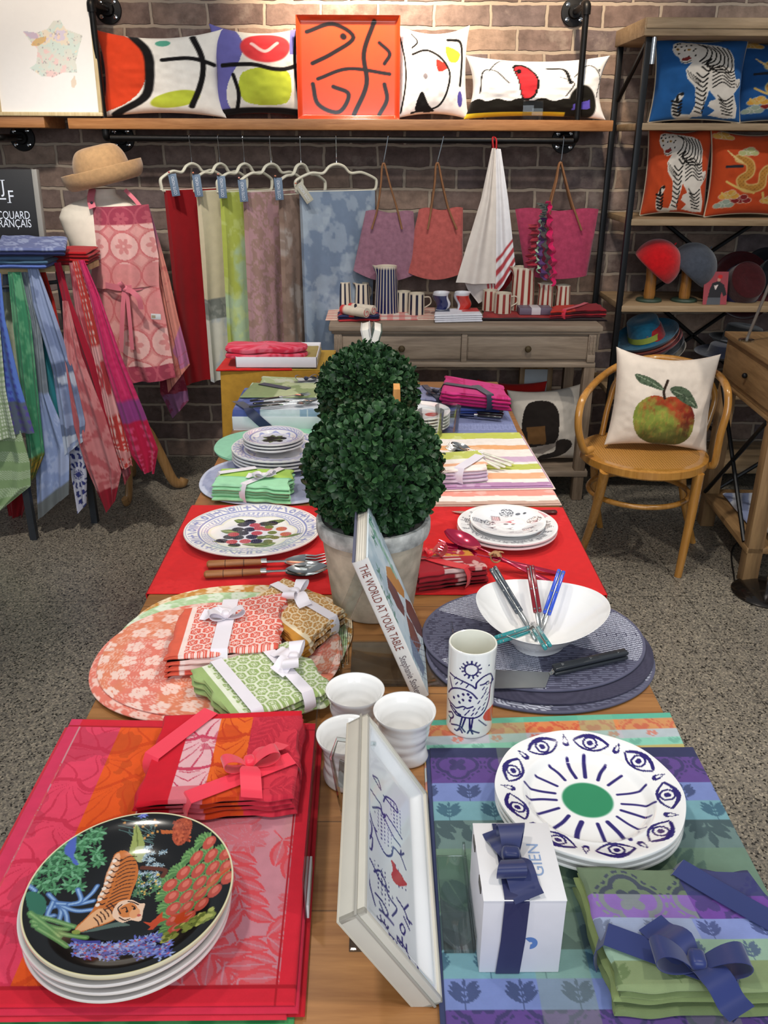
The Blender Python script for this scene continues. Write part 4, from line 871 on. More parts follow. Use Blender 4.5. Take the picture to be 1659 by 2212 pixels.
def cover(x, y):
 c = full(x, '#c9dce6'); c = ov(c, '#a9c4d2', sst(.45, .7, fbm(x*28, y*28, 2))); c = ov(c, '#e4eef2', sst(.5, .7, fbm(x*18, y*18, 6)))
 for pts, col in (([(690, 510), (740, 520), (830, 700), (835, 760), (770, 700), (700, 600)], '#c08a4a'), ([(695, 580), (770, 690), (830, 830), (835, 900), (780, 830), (710, 680)], '#6a4a48'), ([(840, 760), (880, 790), (960, 960), (990, 1080), (930, 1020), (850, 860)], '#6d4440'), ([(845, 880), (900, 960), (960, 1120), (940, 1180), (880, 1060)], '#84503f'), ([(870, 1040), (930, 1150), (990, 1290), (980, 1360), (900, 1200)], '#7d8ea8')):
  c = ov(c, col, poly(x, y, BUV(pts)))
 for k in range(9): c = ov(c, '#4a4f66', stroke(x, y, BUV([(700+k*26, 600+k*45), (760+k*26, 700+k*55)]), .0016))
 for k in range(7): c = ov(c, '#8d97ad', stroke(x, y, BUV([(880+k*14, 1080+k*46), (1000+k*3, 1120+k*46)]), .0016)); c = ov(c, '#6f7d98', stroke(x, y, BUV([(900+k*16, 1050), (905+k*18, 1500)]), .0012))
 for (a, b) in ((680, 740), (700, 780), (660, 700), (720, 760), (575, 160), (600, 300), (640, 560), (760, 900), (850, 1180)): 
  for q in range(5): c = ov(c, '#4f8a7a', leaf(x, y, *BUV([(a, b)])[0], .018, .003, q*1.3))
 for k in range(10): c = ov(c, ('#7fb09c', '#9cc4b4')[k % 2], el(x, y, *BUV([(565+k*22, 170+k*45)])[0], .008, .012, k))
 return ov(c, '#8ab0b8', stroke(x, y, BUV([(590, 500), (610, 600), (650, 660)]), .003))
mb = MB(); n1, n2 = 110, 170; U, V = np.meshgrid(np.linspace(0, WB, n1), np.linspace(0, LB, n2), indexing='ij')
P = bkP(U, V, np.zeros_like(U)); mb.grid(P, cover(U.ravel(), V.ravel()).reshape(P.shape)); obj('front_cover', mb, PRINT(), root)
mb = MB(); mb.box(bkP(WB/2, LB/2, -.0018), (WB, LB, .003), Rb, .0006, col=S('#d5e0e6')); obj('cover_board', mb, PRINT(), root)
mb = MB(); mb.box(bkP(WB/2, LB/2, -TB+.0012), (WB, LB, .0028), Rb, .0006, col=S('#5d5f75')); obj('back_cover', mb, PRINT(), root)
mb = MB(); mb.box(bkP(WB/2-.004, LB/2+.001, -TB/2), (WB-.010, LB-.008, TB-.006), Rb, .0015, col=S('#d9d3c6'))
for k in range(9): mb.box(bkP(WB/2-.004, LB/2+.001, -.005-k*.002), (WB-.0096, LB-.0076, .0004), Rb, 0, col=S(('#8f8a86', '#efeae0')[k % 2]))
obj('pages', mb, PRINT(), root)
mb = MB(); a = np.linspace(-PI/2, PI/2, 11); prof = np.stack([-.0035*np.cos(a), -TB/2+TB/2*np.sin(a)], 1); vv = np.linspace(0, LB, 14)
P = np.stack([[bkP(p[0], v_, p[1]) for v_ in vv] for p in prof]); mb.grid(P, S('#e2dfda'))
org = bkP(-.0040, LB*.03, -TB*.72); exs, eys = eT2, nB
mb2 = MB(); put_text(mb2, 'THE WORLD AT YOUR TABLE', org, exs, eys, .0200, '#7d3f36', 'LEFT', .0004, sx=.86); V0 = mb2.V[0]; L0 = (V0-org) @ exs
k_ = LB*.60/L0.max(); mb2 = MB(); put_text(mb2, 'THE WORLD AT YOUR TABLE', org, exs, eys, .0195, '#7d3f36', 'LEFT', .0004, sx=.86*k_*.0200/.0195); put_text(mb2, 'Stephanie Stokes', org+exs*LB*.645, exs, eys, .0165, '#6a5f66', 'LEFT', .0004, sx=.69)
for V_, F_, C_, M_ in zip(mb2.V, mb2.F, mb2.C, mb2.MI): pass
sp = obj('spine', mb, PRINT(), root); obj('lettering', mb2, PRINT(), root, 'dark red title and grey author line')
root = thing('display_easel', 'clear acrylic easel supporting the leaning book', 'stand', (BB0[0]-.05, yb0+.1, ZT))
mb = MB(); a = bkP(WB*.5, LB*.45, -TB-.003); mb.box(bkP(WB*.5, LB*.58, -TB-.003), (.10, LB*.80, .003), Rb, .0008); obj('back_panel', mb, AC, root)
mb = MB(); mb.b2((BB0[0]-.13, yb0+.03, ZT+.0005), (BB0[0]+.05, yb0+.17, ZT+.0035), .0005); obj('foot_plate', mb, AC, root)
mb = MB(); mb.b2((BB0[0]+.048, yb0+.03, ZT+.003), (BB0[0]+.051, yb0+.17, ZT+.045), .0005); obj('front_lip', mb, AC, root)
mb = MB(); p0 = np.array([BA0[0]-.085, yb0+.05, ZT+.004]); p1 = np.array([BA0[0]-.005, yb0+.05, ZT+.215])
mb.box((p0+p1)/2, (.022, .003, np.linalg.norm(p1-p0)), Ry(math.atan2(p1[0]-p0[0], p1[2]-p0[2])), .0005); obj('rear_leg', mb, AC, root)
POT = mat('weathered_pot', '#bfb29e', .85, spec=.2, noise=.28, nscale=28, bump=.4, bscale=60)
POTR = mat('weathered_pot_rim', '#b4b4b0', .8, spec=.25, noise=.55, nscale=34, bump=.5, bscale=90)
def leaf_mat():
 m, nt, b = _nt('boxwood_leaf'); b.inputs['Roughness'].default_value = .42; b.inputs['Specular IOR Level'].default_value = .28
 a = N(nt, 'ShaderNodeAttribute', attribute_name='Col'); L(nt, a.outputs['Color'], b.inputs['Base Color']); return m
LEAFM = leaf_mat()
def foliage(c, R, n, seed, c1='#152c19', c2='#33532f', lmin=.018, lmax=.027):
 r = np.random.default_rng(seed); mb = MB()
 d = r.normal(size=(n, 3)); d /= np.linalg.norm(d, axis=1)[:, None]
 bump = 1+.05*np.sin(d[:, 0]*9+seed)*np.sin(d[:, 1]*8)*np.sin(d[:, 2]*7+1)
 rad = R*(.86+.13*r.random(n)**1.2)*bump; pos = d*rad[:, None]*np.array([1, 1, .97])+np.asarray(c)
 t1 = np.cross(d, r.normal(size=(n, 3))); t1 /= np.linalg.norm(t1, axis=1)[:, None]
 ax = uvec3(t1*r.uniform(.4, 1.0, (n, 1))+d*r.uniform(.25, 1.2, (n, 1)))          # leaf axis
 nm = uvec3(d+.6*r.normal(size=(n, 3))*.8); nm = uvec3(nm-ax*np.sum(nm*ax, 1)[:, None]); sd = np.cross(ax, nm)
 l = r.uniform(lmin, lmax, n); w = l*r.uniform(.20, .27, n)
 st = np.array([0, .22, .45, .68, .88, 1.0]); wd = np.array([.08, .28, .72, 1.0, .78, .2]); cup = np.array([0, .02, .06, .07, .03, -.03])
 Vs = []
 for s_, wk, cu in zip(st, wd, cup):
  base = pos+ax*(l*s_)[:, None]+nm*(l*cu)[:, None]
  Vs += [base-sd*(w*wk)[:, None]+nm*(w*.22*wk)[:, None], base, base+sd*(w*wk)[:, None]+nm*(w*.22*wk)[:, None]]
 V = np.stack(Vs, 1).reshape(-1, 3); k = 18; F = []
 for i in range(5):
  for j in range(2): a = i*3+j; F.append([a, a+1, a+4, a+3])
 F = (np.array(F)[None]+(np.arange(n)*k)[:, None, None]).reshape(-1, 4)
 mixv = r.random(n)[:, None]; cl = S(c1)*(1-mixv)+S(c2)*mixv; C = np.repeat(cl, k, 0).reshape(n, k, 3); C[:, [0, 2, 3, 5, 6, 8, 9, 11, 12, 14, 15, 17]] *= 1.18
 mb.add(V, F, 0, C.reshape(-1, 3)); return mb
def uvec3(v): return v/(np.linalg.norm(v, axis=1)[:, None]+1e-12)
def topiary(X, Y, R, zc, label, seed, n):
 root = thing('potted_boxwood', label, 'plant', (X, Y, ZT), 'clipped boxwood balls in pots')
 H, r0, r1 = .190, .077, .108
 mb = MB(); mb.lathe([(0, .002), (r0, .002), (r0+.002, .006), (r1-.010, H-.032)], 56, (X, Y, ZT)); obj('pot', mb, POT, root)
 mb = MB(); mb.lathe([(r1-.010, H-.032), (r1-.003, H-.030), (r1, H-.02), (r1, H-.004), (r1-.003, H), (r1-.010, H), (r1-.013, H-.02), (0, H-.022)], 56, (X, Y, ZT)); obj('pot_rim', mb, POTR, root, 'chipped grey white rim')
 mb = MB(); mb.ball((X, Y, zc), R*.90, 40, col=S('#0f1d13')); core = obj('twig_core', mb, mat('dark_twigs', '#0e1a11', .9, noise=.3), root)
 obj('foliage', foliage((X, Y, zc), R, n, seed), LEAFM, root)
topiary(T(812, 1350, 0)[0]-.005, 1.478, .117, 1.036, 'nearer clipped boxwood ball in a weathered grey pot', 5, 6200)
topiary(T(800, 1000, 0)[0]-.004, 2.09, .117, 1.008, 'boxwood ball standing behind the first one, its pot hidden', 9, 5200)
def redrunner(x, y, W, H):
 c = full(x, '#cc1a1c'); fl = bigflora(x, y, W, H, 31, 60, .05); dm = fbm(x*16, y*16, 3)
 c = ov(c, '#d9272a', fl*.55); c = ov(c, '#bd1216', (dm > .6)*.35); return c
qr = qpx([(404, 1091), (1207, 1096), (1306, 1284), (319, 1281)], .003)
qr = [np.array([-.462, qr[0][1], ZT+.003]), np.array([.462, qr[1][1], ZT+.003]), np.array([.462, qr[2][1], ZT+.003]), np.array([-.462, qr[3][1], ZT+.003])]
def overhang(P, U, V): return P
mb = MB(); slab(mb, qr, .0025, redrunner, 260, 140, wav=.0005, seed=3)
root = obj('table_runner', mb, CLOTH(), None, 'bright red jacquard runner lying across the wooden table', 'table runner')
for s in (-1, 1):
 mb = MB(); yy = np.linspace(qr[3][1], qr[0][1], 40); zz = np.linspace(ZT+.0005, ZT-.05, 8); Yg, Zg = np.meshgrid(yy, zz, indexing='ij')
 P = np.stack([s*(.4635+.004*np.sin(Yg*40)*(ZT-Zg)/.05), Yg, Zg], -1); c = redrunner(Yg.ravel(), Zg.ravel(), 1, 1).reshape(P.shape)
 mb.grid(np.vstack([P, (P+np.array([s*.0018, 0, 0]))[::-1]]), np.vstack([c, c[::-1]]), cu=True); obj('hanging_edge', mb, CLOTH(), root)
def ell_px(l, r, yc, top, bot, h):
 a, b = T(l, yc, h), T(r, yc, h); f, n = T((l+r)/2, top, h), T((l+r)/2, bot, h)
 return np.array([(a[0]+b[0])/2, (f[1]+n[1])/2, ZT+h]), np.linalg.norm(b-a)/2, (f[1]-n[1])/2
GF = 'oval blossom print placemats'
c0, rx, ry = ell_px(214, 737, 1425, 1300, 1546, .0135)
for k, (off, base, pale, tint, lab) in enumerate((((0, 0, 0), '#e27f6e', '#f4d4c8', '#e08a62', 'coral oval placemat with white blossoms, topmost under the tied napkins'), ((-.010, -.014, -.003), '#df7a68', '#f1cabd', None, 'second coral oval placemat peeping out below the first'),
  ((.008, .050, -.006), '#a9c98f', '#e6efdc', '#b9d6a8', 'pale green oval blossom placemat between the coral and mustard ones'), ((.016, .086, -.009), '#cd9448', '#f3e2c4', '#c88a3c', 'mustard oval blossom placemat at the back of the oval pile'))):
 mb = MB(); ellslab(mb, c0+np.array(off), rx, ry, .0026, lambda x, y, a, b, f=sakura(base, pale, .046, k, tint): f(x, y, a, b), 120 if k in (0, 3) else 70, 300, wav=.0012, seed=k, pw=2.25); obj('placemat', mb, CLOTH(), None, lab, 'placemat', GF)
WR = '#e9e3ea'
q = qpx([(540, 1300), (612, 1249), (742, 1316), (655, 1392)], .046)
bundle('napkin_bundle', 'mustard honeycomb napkins tied with a white bow, behind the coral ones', q, 4, .0075, honey('#c08a42', '#f0dfbd', .0215, '#c68a34', .012), ribbon=[((.72, 0), (.72, 1))], rcol=WR, seed=12, nu=110, nv=90, bows=[dict(uv=(.72, .38), ang=1.2, s=.034, w=.026, tails=((-2.3, 1.5), (.3, .9)))], edge=.006, group='honeycomb napkins tied in white')
q = qpx([(421, 1444), (622, 1385), (716, 1480), (506, 1551)], .050)
bundle('napkin_bundle', 'pale green honeycomb napkins tied with a white bow, beside the white tumblers', q, 3, .0105, honey('#97ad6c', '#e6ead6', .0215, '#9db573', .012), ribbon=[((.22, 0), (.22, 1)), ((.74, .0), (.74, 1))], rcol=WR, seed=13, nu=150, nv=110, bows=[dict(uv=(.86, .45), ang=1.5, s=.036, w=.028, tails=((.9, 1.2), (2.6, 1.2)))], edge=.007, wav=.003, group='honeycomb napkins tied in white')
q = qpx([(399, 1316), (608, 1281), (592, 1392), (366, 1418)], .060)
bundle('napkin_bundle', 'coral honeycomb napkins tied with a white bow on the oval placemats', q, 4, .0105, honey('#dc5f4e', '#f3dcd4', .0215, '#dd6148', .014), ribbon=[((.47, 0), (.47, 1))], rcol=WR, seed=14, nu=160, nv=120, bows=[dict(uv=(.47, .42), ang=.3, s=.033, w=.026, tails=((1.5, 1.3), (2.6, 1.4)))], edge=.006, wav=.003, ribw=.028, group='honeycomb napkins tied in white')
root = thing('plastic_fork_set', 'clear acrylic forks standing upright between mats and book', 'forks', T(738, 1440, 0))
for k in range(3):
 mb = MB(); p = T(732+k*9, 1446-k*6, 0); mb.tube([p, p+[.002, .004, .03], p+[.004, .008, .055]], [.003, .002, .003], 6)
 for j in (-1, 0, 1): mb.tube([p+[.004+j*.003, .008, .052], p+[.005+j*.004, .011, .068], p+[.006+j*.004, .011, .082]], .0011, 5)
 obj('fork', mb, ACRYL(), root)
ctr, Rp, Ry_ = ell_px(397, 692, 1147, 1091, 1202, .022)
PU = lambda pts: np.array([((lambda p: ((p[0]-ctr[0])/Rp, (p[1]-ctr[1])/Ry_))(T(320+a/3.77, 1000+b/3.77, .016))) for a, b in pts])
def platter(x, y):
 r = np.random.default_rng(5); c = full(x, '#ece9e6'); R = np.hypot(x, y); th = np.arctan2(y, x); bl = '#8a8fc0'
 k = (R > .80) & (R < .965); seg = th/(2*PI)*44; f = seg % 1; g = np.floor(seg)
 rb = (R-.80)/.165
 glyph = np.where(g % 4 == 0, (np.abs(f-.5) < .12) | (np.abs(rb-.5) < .12), np.where(g % 4 == 1, (np.abs(f-.3) < .1) | (np.abs(f-.7) < .1), np.where(g % 4 == 2, np.abs(np.hypot(f-.5, (rb-.5))-.28) < .12, (np.abs(f-rb) < .15))))
 c = ov(c, bl, k*(glyph & (rb > .1) & (rb < .9))*.85); c = ov(c, bl, k*(f < .06)*.7)
 c = ov(c, bl, (np.abs(R-.79) < .012) | (np.abs(R-.972) < .008) | (np.abs(R-.74) < .006))
 wave = .60+.07*np.abs(np.cos(3*th)); c = ov(c, bl, ((np.abs(R-wave) < .012) | (np.abs(R-wave-.035) < .008) | ((R > wave+.05) & (R < .73) & (np.sin(th*60+R*20) > .2)))*.75); c = ov(c, '#d9d4a8', ((R < wave-.01) & (R > wave-.05))*.35)
 c = ov(c, '#b9bcdc', el(x, y, 0, -.02, .48, .42)*.35)
 for (a, b, l, w, an) in ((700, 460, .15, .05, -.3), (930, 480, .26, .05, .25), (590, 540, .22, .06, -.25), (1060, 590, .26, .035, .1), (1040, 640, .24, .08, 3.6), (520, 640, .24, .04, .3), (760, 650, .3, .05, -.05), (930, 600, .14, .05, .6)):
  (cx, cy), = PU([(a, b)]); c = ov(c, '#5c7040', leaf(x, y, cx, cy, l*1.35, w*1.4, an)); c = ov(c, '#8f9a62', leaf(x, y, cx, cy, l*1.2, w*.45, an+.05))
 def berry(c, a, b, col, hi, s=.09):
  (cx, cy), = PU([(a, b)]); m = el(x, y, cx, cy, s, s*.95); c = ov(c, col, m)
  dots = (np.hypot((x-cx)/.028 % 1-.5, (y-cy)/.034 % 1-.5) < .2); return ov(c, hi, m*dots*.75)
 for a, b in ((775, 490), (730, 530), (830, 468), (825, 530), (770, 560), (660, 590), (730, 595), (845, 590), (600, 625), (880, 625), (700, 660), (1010, 480), (950, 485)): c = berry(c, a, b, '#22202c', '#77788f')
 for a, b in ((870, 495), (905, 520), (885, 560), (695, 570), (680, 630), (790, 625), (1085, 525), (1120, 568), (965, 525)): c = berry(c, a, b, '#b2414a' if a < 1000 else '#b85a48', '#d9848a', .085)
 for a, b in ((1010, 555), (920, 595), (975, 625), (1030, 595), (985, 510)): c = berry(c, a, b, '#5d6a38', '#9aa468', .07)
 return c
plate((ctr[0], ctr[1], ZT+.0035), Rp, .017, platter, nr=110, na=360, R2=Ry_, name='platter', kind='coupe', rim='#e9e4dc', rimw=.02, label='oval blue and white platter painted with blackberries and raspberries', cat='platter')
BAMB = wood('bamboo_handle', '#a8703f', '#7c4a24', 3, 'X', .5)
def cut(kind, A, B, hw, mats, head=.055, names=('handle', 'head'), hfrac=.5, root=None, dz=0, roll=0, hcol=None, flat=(1, .6), ferrule=False, hr=None):
 """A handle end -> B tip (3D)"""
 A, B = np.asarray(A, float), np.asarray(B, float); d = uvec(B-A); Ln = np.linalg.norm(B-A); up = np.array([0, 0, 1.]); up = uvec(up-d*up.dot(d)); sd = np.cross(d, up)
 M_ = A+d*Ln*hfrac; mb = MB(); r = hr or hw
 mb.tube([A, A+d*.004, A+d*Ln*hfrac*.5, M_-d*.003, M_], [r*.6, r, r*.95, r*.8, r*.55], 12, flat=(flat[1], flat[0]), up=up, col=None if hcol is None else S(hcol)); obj(names[0], mb, mats[0], root)
 if ferrule:
  m2 = MB(); m2.tube([M_-d*.004, M_+d*.008], r*.75, 12); obj('ferrule', m2, STEEL(), root)
 mb = MB(); N_ = B-d*head
 if kind == 'knife':
  w = hw*1.15; n = 14; s = np.linspace(0, 1, n); top = np.c_[s, np.full(n, w)]; bot = np.c_[s[::-1], -w*np.where(s[::-1] > .8, 1-((s[::-1]-.8)/.2)**2*1.9, 1)]
  mb.prism(np.vstack([top, bot]), .0016, lambda p, q: M_+np.outer(p[:, 0]*(Ln*(1-hfrac)), d)+np.outer(p[:, 1]*.7, sd)+up*q)
 else:
  mb.tube([M_, M_*.5+N_*.5, N_+d*.004], [hw*.55, hw*.38, hw*.42], 8, flat=(.5, 1), up=up)
  n, m_ = 16, 13; s = np.linspace(0, 1, n); t = np.linspace(-1, 1, m_); wd = head*.36*np.sin(PI*(.06+.9*s))**.7
  Sg, Tg = np.meshgrid(s, t, indexing='ij'); Wg = wd[:, None]*Tg
  dep = -head*.14*np.sin(PI*np.clip(Sg*1.0, 0, 1))**.8*(1-Tg**2)+head*.05*Sg
  if kind == 'fork':
   Sg2 = Sg
   for k in (0, 1):
    sel = slice(0, 9); mb.grid((N_+np.multiply.outer(Sg[sel]*head, d)+np.multiply.outer(Wg[sel]*.85, sd)+np.multiply.outer(dep[sel]*.5-k*.0012, up))[::1 if k else -1])
   for j in np.linspace(-.8, .8, 4):
    b0 = N_+d*head*.5+sd*head*.30*j; mb.tube([b0, b0+d*head*.25-up*head*.03, b0+d*head*.52+up*head*.04], [head*.045, head*.04, head*.018], 6)
  else:
   for k in (0, 1): mb.grid((N_+np.multiply.outer(Sg*head, d)+np.multiply.outer(Wg, sd)+np.multiply.outer(dep-k*.0013, up))[::1 if k else -1])
 obj(names[1], mb, mats[1], root)
def salad_server(kind, A, B, label, z):
 a, b = T(*A, z), T(*B, z+.004); root = thing('salad_server', label, 'salad server', (*((a+b)/2)[:2], ZT+.003), 'bamboo handled salad servers')
 cut(kind, a, b, .0105, (BAMB, STEEL()), .088, ('bamboo_handle', kind), .47, root, flat=(1, .75), ferrule=True)
 d = uvec(b-a)
 for f in (.155, .31):
  mb = MB(); p = a+(b-a)*f; mb.tube([p-d*.0008, p+d*.0008], .0104, 12, flat=(.75, 1), up=(0, 0, 1)); obj('bamboo_knot', mb, mat('dark_cane', '#4a2a16', .6), root)
salad_server('spoon', (441, 1241), (708, 1228), 'steel salad server with bamboo handle lying in front of its partner', .013)
salad_server('fork', (447, 1219), (704, 1208), 'steel salad server with bamboo handle lying behind, nearer the platter', .013)
def greyblue(x, y, a, b):
 c = full(x, '#a4a9c4'); R = np.hypot(x/a, y/b); c = ov(c, '#8d94b4', (np.sin(np.arctan2(y, x)*12+R*30) > .3)*(R > .6)*.5); return ov(c, '#c2c7da', (R > .97))
c0, rx, ry = ell_px(431, 748, 1042, 986, 1092, .004)
mb = MB(); ellslab(mb, c0+[0, 0, .003], rx, ry, .003, greyblue, 40, 140, pw=2.3); obj('placemat', mb, CLOTH(), None, 'blue grey oval placemat under the tied green napkins', 'placemat')
def greenfold(x, y, W, H):
 c = full(x, '#9fd9ae'); v = y/H; c = ov(c, '#a9cf5e', v < .5); return ov(c, '#7fc49a', (np.abs(v-.5) < .02))
q = qpx([(481, 1013), (630, 1014), (618, 1052), (461, 1046)], .052)
gp = plainmat('#93d3a2'); bundle('napkin_bundle', 'lime and mint green napkins tied with a white ribbon behind the berry platter', q, 5, .0088, greenfold, ribbon=[((.0, .35), (.48, -.02)), ((.42, 1.0), (.86, .0))], rcol=WR, seed=21, nu=70, nv=44, wav=.003, edge=.006, bows=[dict(uv=(.66, .62), ang=.5, s=.030, w=.022, tails=((2.4, 1.5), (.2, 1.1)))], paints=[greenfold, gp, plainmat('#86c996'), gp, plainmat('#9ad8a4')])
c0, rx, ry = ell_px(464, 760, 962, 925, 1000, .006)
for k in range(2):
 mb = MB(); ellslab(mb, c0+[(-.0, .004)[k], (0, -.006)[k], -.003*k], rx, ry, .003, lambda x, y, a, b: full(x, '#9ad6b4'), 20, 110, pw=2.3); obj('placemat', mb, CLOTH(), None, ('mint green oval placemat, upper one below the blue rimmed plates', 'mint green oval placemat, lower one below the blue rimmed plates')[k], 'placemat', 'mint oval placemats')
def bluerim(x, y):
 c = full(x, '#e6e3e4'); R = np.hypot(x, y); th = np.arctan2(y, x); bl = '#8a90c4'
 k = (R > .78) & (R < .96); c = ov(c, bl, k*((np.sin(th*34) > .1) ^ (np.sin(R*70) > .3))*.75); c = ov(c, bl, (np.abs(R-.76) < .02)); return ov(c, bl, ((R < .62+.06*np.cos(8*th)) & (R > .56+.06*np.cos(8*th)))*.8)
def berryplate(x, y):
 c = bluerim(x, y); R = np.hypot(x, y); c = ov(c, '#c4c6e0', (R < .55)*.5); r = np.random.default_rng(2)
 for k in range(7): c = ov(c, '#5f6a46', leaf(x, y, 0, 0, .42, .1, k*.9))
 for k in range(16): c = ov(c, '#15161c', el(x, y, r.uniform(-.3, .35), r.uniform(-.25, .2), .1))
 return c
GP = 'blue rimmed plates in the berry stack'
ctr, Rl = disc(502, 704, 978, .035)
names = ('lowest', 'second lowest', 'third', 'fourth')
for k in range(4): plate((ctr[0], ctr[1], ZT+.0065+.0095*k), Rl, .016, bluerim, nr=50 if k == 3 else 10, na=160, name='dinner_plate', label=names[k]+' large blue rimmed plate, counted upward from the mint placemats', group=GP)
c2, Rs = disc(526, 657, 956, .066)
for k in range(3): plate((c2[0], c2[1], ZT+.052+.009*k), Rs, .014, berryplate if k == 2 else bluerim, nr=60 if k == 2 else 10, na=160, name='dessert_plate', label=('small blue rimmed plate resting on the large ones', 'middle one of three small blue rimmed plates', 'small blue plate painted with blackberries, topmost of the stack')[k], group=GP)
def parisrim(x, y):
 c = full(x, '#e9e9ea'); R = np.hypot(x, y); th = np.arctan2(y, x); k = (R > .76) & (R < .97); f = (th*16) % 1; g = np.floor(th*16)
 ht = .76+.19*hsh(g, 3); m = k & (R < ht) & ((np.abs(f-.5) > .38) | (np.sin(R*160) > .2) | (hsh(np.floor(th*90), np.floor(R*60)) > .7)); c = ov(c, '#6a6c74', m*.85); c = ov(c, '#8d8f96', (np.abs(R-.75) < .012)); return ov(c, '#d98a92', k*(np.abs(th-.55) < .16)*.7)
def parisplate(x, y):
 c = full(x, '#ececee'); r = np.random.default_rng(8)
 def tower(c, cx, cy, s, a, col):
  ca, sa = math.cos(a), math.sin(a); q = lambda p: [(cx+s*(u*ca-v*sa), cy+s*(u*sa+v*ca)) for u, v in p]
  c = ov(c, col, poly(x, y, q([(-.1, 0), (-.03, .5), (0, 1.3), (.03, .5), (.1, 0)]))); 
  for p in ([(0, .4), (-.14, .1), (-.3, -.2)], [(0, .4), (.14, .1), (.3, -.2)]): c = ov(c, col, stroke(x, y, q(p), s*.1))
  return ov(c, col, stroke(x, y, q([(-.18, .12), (.18, .12)]), s*.07))
 for (cx, cy, s, a, col) in ((.12, .12, .36, 1.6, '#c2586a'), (-.42, -.3, .32, 1.6, '#55575f'), (.05, -.32, .25, 1.6, '#8c8e96'), (.62, -.35, .28, 1.2, '#6d6f77')): c = tower(c, cx, cy, s, a, col)
 for (cx, cy) in ((.05, .62), (-.52, .05), (.72, .1), (.1, -.68)):
  m = el(x, y, cx, cy, .2, .17)*(hsh(np.floor(x*34), np.floor(y*40)) > .42); c = ov(c, '#5d5f67', m*.9)
 for (cx, cy, col) in ((-.28, .34, '#e6c3c6'), (.45, -.45, '#d9c2c6'), (-.82, .02, '#c9cbd2')):
  k = (np.abs(x-cx) < .12) & (np.abs(y-cy) < .13); c = ov(c, col, k); c = ov(c, '#77797f', k & ((np.abs(x-cx) > .10) | (np.abs(y-cy) > .11) | (np.sin(x*120) > .6)))
 for i in range(26): a, R = r.uniform(0, 6.28), r.uniform(.2, .8); c = ov(c, '#9a9ca6', stroke(x, y, [(R*math.cos(a), R*math.sin(a)), (R*math.cos(a)+.12, R*math.sin(a)+r.uniform(-.05, .05))], .012)*.7)
 for (cx, cy) in ((.35, .55), (-.05, -.02), (.48, -.72)): c = ov(c, '#6b6d74', el(x, y, cx, cy, .07, .05)); c = ov(c, '#55575f', el(x, y, cx+.18, cy-.02, .05, .04))
 return c
ctr, Rl = disc(988, 1202, 1140, .022)
for k in range(2): plate((ctr[0], ctr[1]-.002*k, ZT+.0035+.010*k), Rl, .016, parisrim, nr=70, na=300, name='dinner_plate', label=('lower large plate with a city street rim on the red runner', 'upper large plate with a city street rim under the tower plate')[k], group='white plates with city drawings')
c2, Rs = disc(1016, 1178, 1126, .038)
plate((c2[0], c2[1], ZT+.023), Rs, .016, parisplate, nr=90, na=260, name='dessert_plate', kind='coupe', label='small white plate with grey and red tower drawings on top', cat='plate', group='white plates with city drawings')
a, b = T(1203, 1106, .008), T(976, 1108, .006); root = thing('table_knife', 'dark wood handled table knife lying behind the city plates', 'knife', (*((a+b)/2)[:2], ZT+.003))
cut('knife', a, b, .0085, (mat('dark_rosewood', '#4a1a18', .25, coat=.5), STEEL()), .1, ('handle', 'blade'), .42, root)
REDPL = mat('red_pearl_plastic', '#a8123e', .18, spec=.6, coat=.8, metal=.35, noise=.03)
def redserver(kind, A, B, h, label, za, zb, hd):
 a, b = T(*A, za), T(*B, zb); root = thing('salad_server', label, 'salad server', (*((a+b)/2)[:2], ZT+.004), 'crimson pearl salad servers')
 cut(kind, a, b, .007, (REDPL, REDPL), hd, ('handle', kind), .55, root, flat=(1, .5)); return root
redserver('spoon', (1190, 1258), (962, 1148), 0, 'crimson pearl salad spoon resting on the red tied napkins', .008, .062, .085)
redserver('fork', (1203, 1238), (946, 1178), 0, 'crimson pearl salad fork lying below its matching spoon', .008, .050, .085)
mb = MB(); p = T(1071, 1203, .036); mb.tube(p+np.array([[math.cos(a)*.011, math.sin(a)*.008, math.sin(a)*.009] for a in np.linspace(0, 2*PI, 20)]), .002, 6, True)
mb.ball(p+[0, 0, .006], (.009, .006, .006), 12)
for a in (.3, 3.5, 5.0): strip(mb, [p+[0, 0, .006], p+[.008*math.cos(a), .008*math.sin(a), .011], p+[.017*math.cos(a), .017*math.sin(a), .008]], (0, 0, 1), .007, .0006)
obj('raffia_tie', mb, mat('raffia', '#a88058', .8, noise=.2), None, 'tan raffia knot tying the crimson salad servers', 'tie')
def redstripe(x, y, W, H):
 u, v = x/W, y/H; c = full(x, '#a8232e'); c = ov(c, '#d8b8b4', (u > .38) & (u < .72) & (np.sin(v*40) > 0)); c = ov(c, '#c9862e', (v < .35)*(fbm(x*60, y*60, 2) > .55)); c = ov(c, '#d8a6a0', (u > .72)*bigflora(x, y, W, H, 5, 14, .02)); return c
rs = lambda x, y, W, H: ov(full(x, '#8f1a26'), '#cfa8a4', ((x/W > .4) & (x/W < .7) & (np.floor(y*900+x*40) % 2 == 0)))
q = qpx([(905, 1186), (1010, 1186), (1050, 1224), (905, 1240)], .044)
bundle('napkin_bundle', 'dark red striped napkins tied with a red bow beside the pot', q, 4, .0095, redstripe, ribbon=[((.02, .3), (.7, 1.0))], rcol='#e0202c', seed=23, nu=60, nv=44, wav=.003, edge=.006, bows=[dict(uv=(.18, .45), ang=.2, s=.036, w=.026, tails=((2.6, .8), (.2, .7)), tilt=.7)], paints=[redstripe, rs, rs, rs], ribw=.022)
